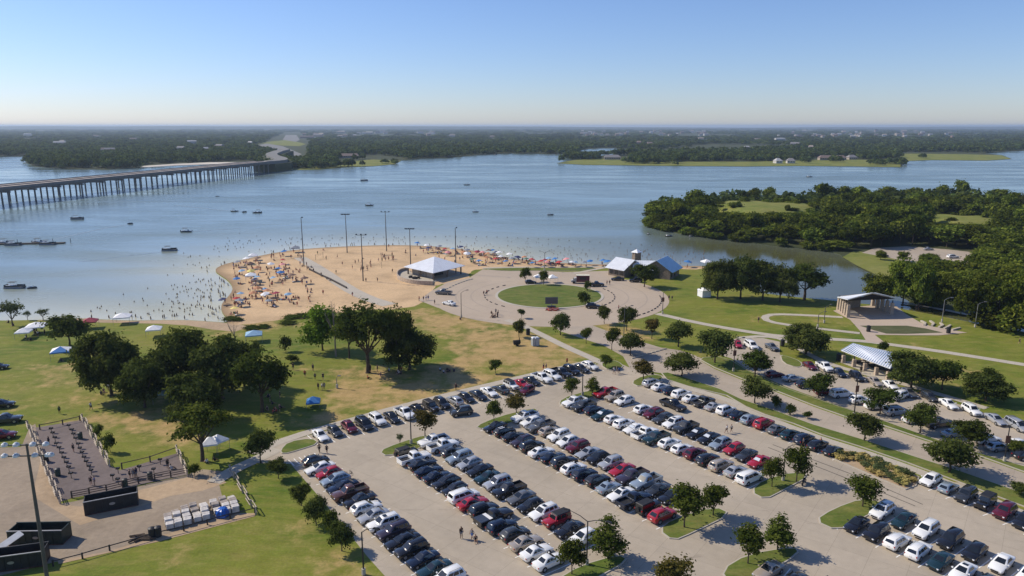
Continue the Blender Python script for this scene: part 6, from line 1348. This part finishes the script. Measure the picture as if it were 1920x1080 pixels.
for x, y, c in sorted(UL):
    w = 'sand spit side' if x < 600 else 'strand past the pavilion'; n = byc[(c, w)] = byc.get((c, w), -1) + 1
    p = G(x, y + 2); o = dup(um, (p.x, p.y, .02), R.uniform(0, 1), f'{c} beach umbrella, {ORD[n]} {c} one from the bridge end, {w}', 'umbrellas on the beach', R.uniform(1.0, 1.35)); o.rotation_euler.x = R.uniform(-.18, .18); o.rotation_euler.y = R.uniform(-.2, .1)
    cch = [k for k in o.children if k.name.startswith('canopy')][0]; cch.material_slots[0].link = 'OBJECT'; cch.material_slots[0].material = UM[c]
drop(um)
def canopy(x, y, c, label, w=3.0, rz=.3, c2=None, hgt=2.1, group=None):
    p = G(x, y); t = thing('pop_up_canopy', label, 'canopy', (p.x, p.y, .02), rz, group); hw = w / 2
    for a in (-1, 1):
        for b_ in (-1, 1): MB().tube([(a * hw, b_ * hw, 0), (a * hw, b_ * hw, hgt)], .035, 4).build('leg', M_steel, t)
    cs = [(-hw, -hw), (hw, -hw), (hw, hw), (-hw, hw)]
    for i in range(4):
        a, b_ = cs[i], cs[(i + 1) % 4]; mb = MB(); mb.add([(a[0] * 1.03, a[1] * 1.03, hgt), (b_[0] * 1.03, b_[1] * 1.03, hgt), (0, 0, hgt + .95), (a[0] * 1.03, a[1] * 1.03, hgt - .28), (b_[0] * 1.03, b_[1] * 1.03, hgt - .28)], [(0, 1, 2), (3, 4, 1, 0)]); mb.build('roof_panel', UM[c2 if c2 and i % 2 else c], t)
    if 'walls' in (group or ''):
        t['group'] = 'walled white tents'
        for i in range(4):
            a, b_ = cs[i], cs[(i + 1) % 4]; mb = MB(); mb.add([(a[0] * .99, a[1] * .99, .05), (b_[0] * .99, b_[1] * .99, .05), (b_[0] * .99, b_[1] * .99, hgt - .05), (a[0] * .99, a[1] * .99, hgt - .05)], [(0, 1, 2, 3)]); mb.build('side_wall', UM[c], t)
    return t
for a in [(1320, 556, 'white', 'white pop-up tent alone beside the dark oaks', 3.2, .3, None, 2.3, 'walls'), (1324, 500, 'white', 'white tent on the sand by the creek mouth', 3.4), (70, 624, 'white', 'white canopy with side panels on the left lawn', 4.6), (46, 634, 'white', 'small white canopy beside the larger one', 3.4, .3, None, 1.9), (116, 672, 'blue', 'blue and white canopy below the lone oak', 4.0, .4, 'white'), (231, 606, 'white', 'white and purple canopy at the muddy shore', 4.2), (170, 615, 'maroon', 'dark red canopy behind the lone oak', 3.6), (290, 630, 'white', 'white tilted canopy behind the grove', 3.6), (477, 640, 'pale blue', 'pale blue canopy between grove and beach', 4.0),
          (475, 488, 'white', 'white canopy at the tip of the sand spit', 3.4), (471, 526, 'white', 'white canopy in the umbrella crowd on the spit', 3.6), (554, 473, 'grey', 'grey canopy at the spit shoreline', 3.8), (1010, 529, 'white', 'white canopy on the round lawn by the sapling', 3.0), (1036, 530, 'white', 'white canopy nearest the food truck', 3.0), (1158, 503, 'white', 'small white canopy against the bathhouse', 2.8), (307, 752, 'pale blue', 'blue shade tarp under the grove oaks', 3.4), (395, 850, 'white', 'white shade sail beside the cottonwood', 2.6), (410, 845, 'white', 'second white shade sail beside the cottonwood', 2.6, 1.0), (588, 762, 'blue', 'small blue dome tent on the lawn beside the grove', 2.6, .2, None, 1.2)]: canopy(*a)
# chairs, coolers and towels
M_ch = [mat('chair_' + k, v, .8) for k, v in (('blue', (.04, .1, .3)), ('red', (.4, .04, .04)), ('dark', (.04, .04, .05)), ('green', (.05, .15, .08)))]
ch = thing('camp_chair', 'x', 'chair'); MB().box((0, 0, .42), (.55, .5, .05)).build('seat', [M_ch[0]], ch); MB().box((-.27, 0, .75), (.05, .52, .65), ry=-.25).build('backrest', [M_ch[0]], ch)
for a in (-.24, .24):
    for b_ in (-.24, .24): MB().tube([(a, b_, 0), (a, b_, .42)], .02, 4).build('leg', M_dsteel, ch)
kids(ch)
towm = MB().box((0, 0, .015), (1.8, .9, .03)).mesh('beach_towel', [UM['blue']]); colm_ = MB().box((0, 0, .2), (.65, .4, .36)).box((0, 0, .41), (.68, .43, .07), m=1).mesh('cooler', [UM['blue'], UM['white']])
beach_in = offset(beach_poly, 2.0)
crowd = []
for x, y, c in UL: crowd.append((x, y))
for i in range(130):
    x, y = R.choice(crowd); p = G(x + R.uniform(-9, 12), y + R.uniform(0, 5))
    if not inside(p, beach_in): continue
    k = R.random()
    if k < .55:
        m = R.randrange(4); o = dup(ch, (p.x, p.y, .02), R.uniform(0, 6), ['blue', 'red', 'dark', 'green'][m] + ' camp chair set up beside the beach umbrellas', ['blue', 'red', 'dark', 'green'][m] + ' camp chairs on the beach')
        for q in o.children:
            if q.name.startswith(('seat', 'backrest')): q.material_slots[0].link = 'OBJECT'; q.material_slots[0].material = M_ch[m]
    else:
        c = R.choice(list(UC)); o = link('beach_towel' if k < .8 else 'cooler', towm if k < .8 else colm_, None, (p.x, p.y, .018)); o.rotation_euler.z = R.uniform(0, 3); o.material_slots[0].link = 'OBJECT'; o.material_slots[0].material = UM[c]
        tag(o, f'{c} ' + ('towel spread on the sand near umbrellas' if k < .8 else 'cooler box on the sand near umbrellas'), 'towel' if k < .8 else 'cooler', f'{c} ' + ('towels' if k < .8 else 'coolers') + ' on the beach')
drop(ch)
o = MB().prism(strip(W([(580, 506), (604, 518), (618, 524), (650, 541)]), .4), .015, .6).build('low_wall', M_darkw); tag(o, 'long low dark wall between the sand courts and the spit path', 'wall')
for x0, y0, x1, y1, lb in [(592, 488, 606, 484, 'volleyball net near the single-headed floodlight'), (690, 508, 716, 503, 'volleyball net among the busiest players'), (715, 490, 736, 486, 'volleyball net nearest the water')]:
    a, b_ = V2(G(x0, y0)), V2(G(x1, y1)); d = b_ - a; t = thing('volleyball_net', lb, 'net', a, math.atan2(d.y, d.x)); L = d.length
    for x in (0, L): MB().tube([(x, 0, 0), (x, 0, 2.5)], .06, 6).build('post', M_brz, t)
    nt_ = MB()
    for k in range(6): nt_.tube([(0, 0, 1.5 + k * .18), (L, 0, 1.5 + k * .18)], .012, 3)
    nt_.build('net', M_dsteel, t)
# ---- people
SKIN = [mat('skin_' + n, c, .6, var=.04) for n, c in (('fair', (.52, .31, .22)), ('tan', (.34, .19, .12)), ('brown', (.14, .075, .045)))]
HAIR = mat('dark_hair', (.02, .014, .01), .7); HAIRB = mat('brown_hair', (.10, .055, .03), .7)
CLO = {k: mat('cloth_' + k.replace(' ', '_'), v, .85, var=.06) for k, v in {'black': (.015, .015, .017), 'white': (.72, .72, .70), 'red': (.42, .03, .03), 'blue': (.03, .10, .35), 'grey': (.2, .2, .21), 'navy': (.015, .02, .06), 'green': (.05, .16, .06), 'pink': (.6, .2, .25), 'yellow': (.62, .45, .06), 'orange': (.6, .16, .03)}.items()}
def skin(name, V_, E_, r, m, sub=1):
    me = bpy.data.meshes.new('t'); me.from_pydata(V_, E_, []); o = bpy.data.objects.new('t', me); COL.objects.link(o)
    bm = bmesh.new(); bm.from_mesh(me); L = bm.verts.layers.skin.verify()
    for v, q in zip(bm.verts, r): v[L].radius = q if isinstance(q, tuple) else (q, q)
    bm.verts.ensure_lookup_table(); bm.verts[0][L].use_root = True; bm.to_mesh(me); bm.free()
    o.modifiers.new('skin', 'SKIN').use_smooth_shade = True
    if sub: s = o.modifiers.new('sub', 'SUBSURF'); s.levels = s.render_levels = sub
    dg = bpy.context.evaluated_depsgraph_get(); out = bpy.data.meshes.new_from_object(o.evaluated_get(dg)); out.name = name; bpy.data.objects.remove(o); out.materials.clear(); out.materials.append(m); return out
def person_meshes(pose):
    # joint positions: pelvis, waist, chest, neck, head ...
    if pose == 'sit':
        J = dict(pel=(0, 0, .22), wai=(-.04, 0, .42), che=(-.07, 0, .62), nec=(-.05, 0, .76), hd0=(-.03, 0, .84), hd1=(-.02, 0, 1.0), hl=(.02, .1, .2), kl=(.40, .14, .38), fl=(.68, .14, .07), tl=(.82, .14, .06), hr=(.02, -.1, .2), kr=(.42, -.14, .34), fr=(.74, -.15, .07), tr=(.88, -.15, .06), sl=(-.07, .19, .66), el=(-.04, .27, .42), wl=(.2, .22, .36), sr=(-.07, -.19, .66), er=(-.22, -.26, .42), wr=(-.34, -.24, .14))
    else:
        st = {'stand': (.02, -.02, .0), 'walk': (.30, -.28, .14), 'wave': (.06, -.05, 0)}[pose]; a, b_, q = st
        J = dict(pel=(0, 0, .93), wai=(0, 0, 1.10), che=(0, 0, 1.32), nec=(0, 0, 1.47), hd0=(.02, 0, 1.56), hd1=(.02, 0, 1.71), hl=(0, .10, .90), kl=(a * .55 + .03, .11, .49), fl=(a, .11, .08), tl=(a + .16, .12, .04), hr=(0, -.10, .90), kr=(b_ * .35 + .05, -.11, .49), fr=(b_ - .02, -.11, .09), tr=(b_ + .13, -.12, .05),
                 sl=(0, .19, 1.41), el=(-.04 - q, .27, 1.13), wl=(.05 - q, .27, .88), sr=(0, -.19, 1.41), er=(-.02 + q, -.27, 1.13), wr=(.1 + q, -.27, .88))
        if pose == 'wave': J.update(el=(.05, .42, 1.5), wl=(.1, .44, 1.78))
    N = list(J); I = {n: i for i, n in enumerate(N)}; Vv = [J[n] for n in N]
    E = [('pel', 'wai'), ('wai', 'che'), ('che', 'nec'), ('nec', 'hd0'), ('hd0', 'hd1'), ('pel', 'hl'), ('hl', 'kl'), ('kl', 'fl'), ('fl', 'tl'), ('pel', 'hr'), ('hr', 'kr'), ('kr', 'fr'), ('fr', 'tr'), ('che', 'sl'), ('sl', 'el'), ('el', 'wl'), ('che', 'sr'), ('sr', 'er'), ('er', 'wr')]
    rad = dict(pel=.13, wai=.12, che=.14, nec=.055, hd0=.085, hd1=.095, hl=.10, hr=.10, kl=.062, kr=.062, fl=.045, fr=.045, tl=.04, tr=.04, sl=.07, sr=.07, el=.045, er=.045, wl=.04, wr=.04)
    Vv2 = list(Vv); E2 = [(I[a], I[b_]) for a, b_ in E]; r2 = [rad[n] for n in N]
    for s in 'lr':                                       # hand with fingers' mass beyond the wrist
        w, e = Vector(J['w' + s]), Vector(J['e' + s]); d = (w - e).normalized(); Vv2.append(tuple(w + d * .09)); r2.append(.032); E2.append((I['w' + s], len(Vv2) - 1)); Vv2.append(tuple(w + d * .05 + Vector((.05, 0, 0)))); r2.append(.014); E2.append((I['w' + s], len(Vv2) - 1))
    Vv2.append(tuple(Vector(J['hd0']) + Vector((.10, 0, .06)))); r2.append(.018); E2.append((I['hd0'], len(Vv2) - 1))   # nose
    body = skin('body', Vv2, E2, r2, SKIN[0])
    def sub(names, edges, rr, nm, mt): return skin(nm, [J[n] for n in names], [(names.index(a), names.index(b_)) for a, b_ in edges], rr, mt)
    m1 = lambda a, b_, t: tuple(Vector(J[a]).lerp(Vector(J[b_]), t))
    J['el2'] = m1('sl', 'el', .6); J['er2'] = m1('sr', 'er', .6); J['kl2'] = m1('hl', 'kl', .75); J['kr2'] = m1('hr', 'kr', .75); J['hdt'] = tuple(Vector(J['hd1']) + Vector((-.015, 0, .03))); J['hdb'] = tuple(Vector(J['hd0']) + Vector((-.055, 0, .03)))
    shirt = sub(['wai', 'che', 'sl', 'el2', 'sr', 'er2', 'pel'], [('pel', 'wai'), ('wai', 'che'), ('che', 'sl'), ('sl', 'el2'), ('che', 'sr'), ('sr', 'er2')], [.138, .158, .088, .066, .088, .066, .14], 'shirt', CLO['white'])
    shorts = sub(['pel', 'hl', 'kl2', 'hr', 'kr2'], [('pel', 'hl'), ('hl', 'kl2'), ('pel', 'hr'), ('hr', 'kr2')], [.15, .118, .09, .118, .09], 'shorts', CLO['black'])
    hair = sub(['hdt', 'hdb'], [('hdt', 'hdb')], [.098, .088], 'hair', HAIR)
    return body, shirt, shorts, hair
POSE = {k: person_meshes(k) for k in ('stand', 'walk', 'wave', 'sit')}
NPEOPLE = 0
def person(pos, pose, label, group=None, shirt=None, short=None, sk=None, rz=None, s=None, z=0):
    global NPEOPLE; NPEOPLE += 1
    b_, sh, so_, ha = POSE[pose]; t = thing('person', label, 'person', (pos[0], pos[1], z), R.uniform(0, 6.28) if rz is None else rz, group); t.scale = ((s or R.uniform(.9, 1.05)),) * 3
    def p_(n, me_, m):
        o = link(n, me_, t); o.material_slots[0].link = 'OBJECT'; o.material_slots[0].material = m
    p_('body', b_, SKIN[R.randrange(3) if sk is None else sk])
    if shirt: p_('shirt', sh, CLO[shirt])
    p_('shorts', so_, CLO[short or 'black']); p_('hair', ha, R.choice((HAIR, HAIR, HAIRB)))
    return t
PP = [
 ((865, 1010), 'stand', 'black', 'grey', 'person in black shirt standing alone in the aisle beside the black pickup'), ((885, 1012), 'walk', 'grey', 'blue', 'person in grey shirt walking at the black pickup tail'), ((892, 1015), 'sit', 'black', 'black', 'person in black crouching behind the black pickup'),
 ((599, 849), 'walk', None, 'black', 'bare-chested person walking over the striped bays'), ((613, 851), 'walk', 'black', 'black', 'person in black walking over the striped bays'), ((1362, 813), 'walk', 'white', 'black', 'person in white shirt crossing the aisle, black shorts'), ((1371, 811), 'walk', 'grey', 'black', 'person in grey shirt crossing the aisle beside one in white'),
 ((1151, 702), 'walk', 'white', 'grey', 'person in white shirt in the group at the lot corner'), ((1156, 700), 'walk', 'grey', 'grey', 'person in grey shirt in the group at the lot corner'), ((1161, 701), 'walk', 'blue', 'navy', 'person in blue shirt in the group at the lot corner'), ((855, 733), 'stand', 'black', 'black', 'person in black standing on the lawn path edge'), ((1019, 695), 'stand', 'black', 'red', 'person in black and red shorts at the path by white pickups'), ((1024, 694), 'stand', 'navy', 'black', 'person in navy shirt at the path by white pickups'), ((1063, 684), 'walk', 'red', 'black', 'person in red shirt on the dry lawn above the white SUV'),
 ((550, 694), 'walk', 'black', 'black', 'person in black nearest the grove on the lawn'), ((572, 708), 'walk', 'red', 'black', 'person in red on the lawn playing field'), ((587, 696), 'stand', 'navy', 'black', 'person in navy farthest out on the lawn field'), ((591, 712), 'stand', 'grey', 'black', 'person in grey in the middle of the lawn field'), ((606, 713), 'walk', 'black', 'navy', 'person in black shirt and navy shorts on the lawn field'), ((597, 731), 'stand', 'black', 'black', 'person in black in the near trio on the lawn'), ((604, 732), 'stand', 'white', 'grey', 'person in white in the near trio on the lawn'), ((608, 731), 'stand', 'grey', 'grey', 'person in grey in the near trio on the lawn'),
 ((92, 834), 'stand', 'navy', 'black', 'person in navy at the dirt side grill row'), ((138, 848), 'stand', 'black', 'black', 'person in black at the inner grill row'), ((112, 776), 'stand', 'green', 'black', 'person in green beside the white table on the lawn'), ((171, 770), 'walk', 'white', 'black', 'person in white shirt running on the lawn above the yard'), ((171, 910), 'stand', 'black', 'black', 'person in black bending at the front of the grill yard'), ((178, 911), 'stand', 'blue', 'grey', 'person in blue shirt at the front of the grill yard'), ((244, 898), 'stand', 'black', 'black', 'person in black before the corner grills'), ((251, 897), 'stand', 'grey', 'grey', 'person in grey before the corner grills'), ((256, 896), 'stand', 'navy', 'grey', 'person in navy before the corner grills'), ((315, 878), 'stand', 'black', 'black', 'person in black at the short rail fence'), ((321, 880), 'sit', 'white', 'white', 'person in white seated at the short rail fence'),
 ((1422, 605), 'walk', 'black', 'black', 'person in black walking on the grass inside the path loop'), ((1718, 582), 'stand', 'black', 'navy', 'person in black on the creek lawn'), ((1723, 582), 'stand', 'navy', 'black', 'person in navy on the creek lawn'), ((1911, 645), 'walk', 'black', 'black', 'person in black on the wide right lawn'), ((1254, 563), 'stand', 'black', 'black', 'person in black at the plaza lamp'), ((1260, 563), 'stand', 'navy', 'black', 'person in navy leaving the plaza by its lamp'), ((1138, 534), 'stand', 'red', 'black', 'person in red on the plaza before the bathhouse'), ((1143, 534), 'stand', 'black', 'black', 'person in black on the plaza before the bathhouse'), ((1160, 582), 'stand', 'red', 'black', 'person in red near the triangle lawn tree'), ((907, 554), 'stand', 'black', 'black', 'person in black by the kerb blocks of the round lawn'), ((913, 553), 'stand', 'red', 'black', 'person in red by the kerb blocks of the round lawn'),
 ((786, 565), 'stand', 'red', 'navy', 'person in red at the end of the sand ramp'), ((794, 564), 'stand', 'black', 'black', 'person in black at the end of the sand ramp'), ((799, 563), 'stand', 'white', 'blue', 'person in white at the end of the sand ramp'), ((803, 563), 'stand', 'grey', 'blue', 'person in grey at the end of the sand ramp'), ((815, 571), 'stand', 'black', 'black', 'person in black at the barrier below the sand ramp'), ((863, 600), 'sit', 'black', 'black', 'person in black sitting at the plaza lamp foot'), ((661, 556), 'walk', 'black', 'red', 'person in black on the path above the middle clump'), ((613, 524), 'sit', 'black', 'black', 'person in black resting on the low dark wall'), ((619, 527), 'sit', 'navy', 'black', 'person in navy resting on the low dark wall'), ((576, 507), 'walk', 'grey', 'black', 'person in grey walking on the spit path'), ((588, 511), 'walk', 'black', 'black', 'person in black walking on the spit path'), ((577, 552), 'stand', 'black', 'black', 'person in black alone on bare sand near the spit path'), ((606, 553), 'stand', 'red', 'black', 'person in red alone on sand above the dead tree'), ((1695, 694), 'walk', 'black', 'black', 'person in black in the oak shade by the shelter'), ((1614, 700), 'stand', 'black', 'black', 'person in black before the shelter posts'), ((1506, 838), 'walk', 'grey', 'black', 'person in grey between dark cars at the verge row end'), ((1538, 838), 'stand', 'orange', 'black', 'person in orange between dark cars at the verge row end')]
PN = {'sit': 'sitting', 'stand': 'standing'}
for px, pose, sh, so_, lb in PP: p = G(*px); person(p, pose, lb, None, sh, so_, z=.05)
for i in range(9): p = G(R.uniform(912, 938), R.uniform(587, 596)); po_, c_ = R.choice(('sit', 'stand')), R.choice(('black', 'navy', 'grey')); person(p, po_, f'person in {c_} top {PN[po_]} with the bicycles at the plaza edge', f'people in {c_} {PN[po_]} with bicycles at the plaza edge', c_, 'black', z=.05)
for i in range(16): p = G(*R.choice([(R.uniform(820, 855), R.uniform(694, 701)), (R.uniform(690, 760), R.uniform(696, 712))])); po_, c_ = R.choice(('sit', 'sit', 'stand')), R.choice(('black', 'navy', 'white', 'red')); person(p, po_, f'person in {c_} top {PN[po_]} in the shade of the middle clump', f'people in {c_} {PN[po_]} in the shade of the middle clump', c_, 'black')
for i in range(18): p = G(*R.choice([(R.uniform(185, 210), R.uniform(725, 745)), (R.uniform(500, 530), R.uniform(745, 775)), (R.uniform(380, 425), R.uniform(852, 870)), (R.uniform(300, 420), R.uniform(748, 790))])); po_, c_ = R.choice(('sit', 'stand')), R.choice(('black', 'navy', 'white', 'red', 'grey')); person(p, po_, f'person in {c_} top {PN[po_]} in the shade of the grove oaks', f'people in {c_} {PN[po_]} in the shade of the grove oaks', c_, 'black')
for i in range(13): p = G(*R.choice([(R.uniform(60, 85), R.uniform(624, 632)), (R.uniform(38, 60), R.uniform(636, 641)), (R.uniform(112, 132), R.uniform(668, 680)), (R.uniform(14, 34), R.uniform(604, 616))])); po_, c_ = R.choice(('sit', 'stand')), R.choice(('black', 'navy', 'white')); person(p, po_, f'person in {c_} top {PN[po_]} under the left lawn canopies', f'people in {c_} {PN[po_]} under the left lawn canopies', c_, 'black')
# players on the sand courts, people on the strand, waders
for i in range(40):
    for _ in range(30):
        p = G(*R.choice([(R.uniform(590, 745), R.uniform(470, 530)), (R.uniform(672, 700), R.uniform(494, 516)), (R.uniform(708, 742), R.uniform(478, 492))]))
        if inside(p, beach_in): break
    c = R.choice(('black', 'navy', 'grey', 'red', 'green')); person(p, R.choice(('stand', 'walk', 'wave')), f'person in {c} shorts playing on the sand courts', f'players in {c} shorts on the sand courts', None, c, sk=R.choice((0, 1, 2, 1)), z=.02)
for i in range(175):
    for _ in range(60):
        if R.random() < .3: x, y = R.uniform(425, 585), R.uniform(474, 580)
        elif R.random() < .72: x, y = R.choice(crowd); x += R.uniform(-9, 9); y += R.uniform(-1, 5)
        else: x, y = R.uniform(760, 1150), R.uniform(462, 504)
        p = G(x, y)
        if inside(p, offset(beach_poly, .8)): break
    side = 'sand spit side' if x < 600 else 'strand beyond the pavilion'; c = R.choice(('black', 'navy', 'red', 'blue', 'pink', 'orange'))
    person(p, R.choice(('stand', 'sit', 'sit', 'walk', 'stand')), f'beach visitor in {c} swimwear on the {side}', f'beach visitors in {c} on the {side}', R.choice((None, None, 'black', 'red', 'navy')), c, z=.02)
water_in = lambda p: not inside(p, near_poly) and not inside(p, r_poly)
sw = []
for i in range(7000):
    if len(sw) >= 460: break
    k = R.random()
    if k < .27: x, y = R.gauss(385, 42), R.gauss(545, 40)
    elif k < .5: x, y = R.uniform(420, 760), R.gauss(457, 10)
    elif k < .92: x, y = R.uniform(780, 1330), R.gauss(474, 12)
    else: x, y = R.uniform(170, 420), R.uniform(560, 600)
    p = G(x, y, -.3)
    if y < 436 or y > 606 or not water_in(p) or (y < 500 and x < 300): continue
    d = float(npdist(np.array([[p.x, p.y]]), bx_line)[0]); d2 = float(npdist(np.array([[p.x, p.y]]), lf_line)[0]); d = min(d, d2)
    if d < .5 or (d > 42 and R.random() < .93): continue
    sw.append((p, d))
sw.sort(key=lambda q: q[0].y)
left = max(0, 298 - NPEOPLE); far_mb = MB()
for i, (p, d) in enumerate(sw):
    deep = -.3 - min(1.22, .2 + d * .09 + R.uniform(0, .4))
    if i < left: person(p, R.choice(('stand', 'stand', 'wave', 'walk')), 'dark figure wading in the shallow water off the beach', 'waders in the shallows', R.choice((None, None, 'black', 'navy', 'red')), R.choice(('black', 'navy', 'blue')), sk=R.choice((1, 2, 2)), z=deep)
    else:
        b_ = POSE['stand'][0]; o_ = len(far_mb.v); far_mb.v += [(v.co.x + p.x, v.co.y + p.y, v.co.z + deep) for v in b_.vertices]; far_mb.f += [tuple(k + o_ for k in f.vertices) for f in b_.polygons]; far_mb.m += [0] * len(b_.polygons)
def crowd_body(mb, p, z, pose, rz, m0, m1):
    M = Matrix.Translation((p.x, p.y, z)) @ Matrix.Rotation(rz, 4, 'Z')
    for me_, mi in ((POSE[pose][0], m0), (POSE[pose][2], m1), (POSE[pose][3], 3)):
        o_ = len(mb.v); mb.v += [tuple(M @ v.co) for v in me_.vertices]; mb.f += [tuple(k + o_ for k in f.vertices) for f in me_.polygons]; mb.m += [mi] * len(me_.polygons)
bm_ = MB()
for i in range(150):
    for _ in range(60):
        k = R.random()
        if k < .35: x, y = R.uniform(425, 585), R.uniform(474, 575)
        elif k < .8: x, y = R.choice(crowd); x += R.uniform(-12, 12); y += R.uniform(-2, 5)
        else: x, y = R.uniform(600, 1150), R.uniform(460, 490)
        p = G(x, y)
        if inside(p, offset(beach_poly, .8)): break
    crowd_body(bm_, p, .02, R.choice(('stand', 'sit', 'sit', 'walk')), R.uniform(0, 6.3), R.randrange(3), R.choice((4, 5, 6, 7, 8)))
o = bm_.build('beach_crowd', SKIN + [HAIR] + [CLO[k] for k in ('black', 'navy', 'red', 'blue', 'pink')]); o['kind'] = 'stuff'; o['label'] = 'rest of the crowd packed among the beach umbrellas'
if far_mb.v: o = far_mb.build('swimmers', SKIN[2]); o['kind'] = 'stuff'; o['label'] = 'far swimmers scattered across the bay'
print('people', NPEOPLE, 'objects', len(SC.objects))
# buoy line of the swimming area
buoy = MB().lathe((0, 0, 0), [(.05, -.2), (.28, 0), (.28, .15), (.05, .4)], 8).mesh('buoy', [mat('faded_buoy', (.20, .19, .18), .7)])
for i in range(44):
    t_ = i / 43; x = 430 + 830 * t_; y = 452 - 8 * math.sin(math.pi * t_) + 26 * max(0, t_ - .6); p = G(x, y, -.3); o = link('buoy', buoy, None, (p.x, p.y, -.32)); tag(o, 'small pale buoy in the line around the swimming area', 'buoy', 'buoys of the swimming line')
# ============================================================ HAZE
hz = MB().box((0, 14000, 37.5), (70000, 34000, 82)).mesh('haze', [])
hm = bpy.data.materials.new('haze_air'); hm.use_nodes = True; hn = hm.node_tree
hn.nodes.remove(hn.nodes['Principled BSDF']); pvn = hn.nodes.new('ShaderNodeVolumePrincipled'); pvn.inputs['Color'].default_value = (.64, .80, 1.0, 1); pvn.inputs['Density'].default_value = 7.5e-5; pvn.inputs['Anisotropy'].default_value = .2
hn.links.new(pvn.outputs[0], hn.nodes['Material Output'].inputs['Volume'])
hz.materials.clear(); hz.materials.append(hm); ho = link('haze', hz); ho['kind'] = 'stuff'
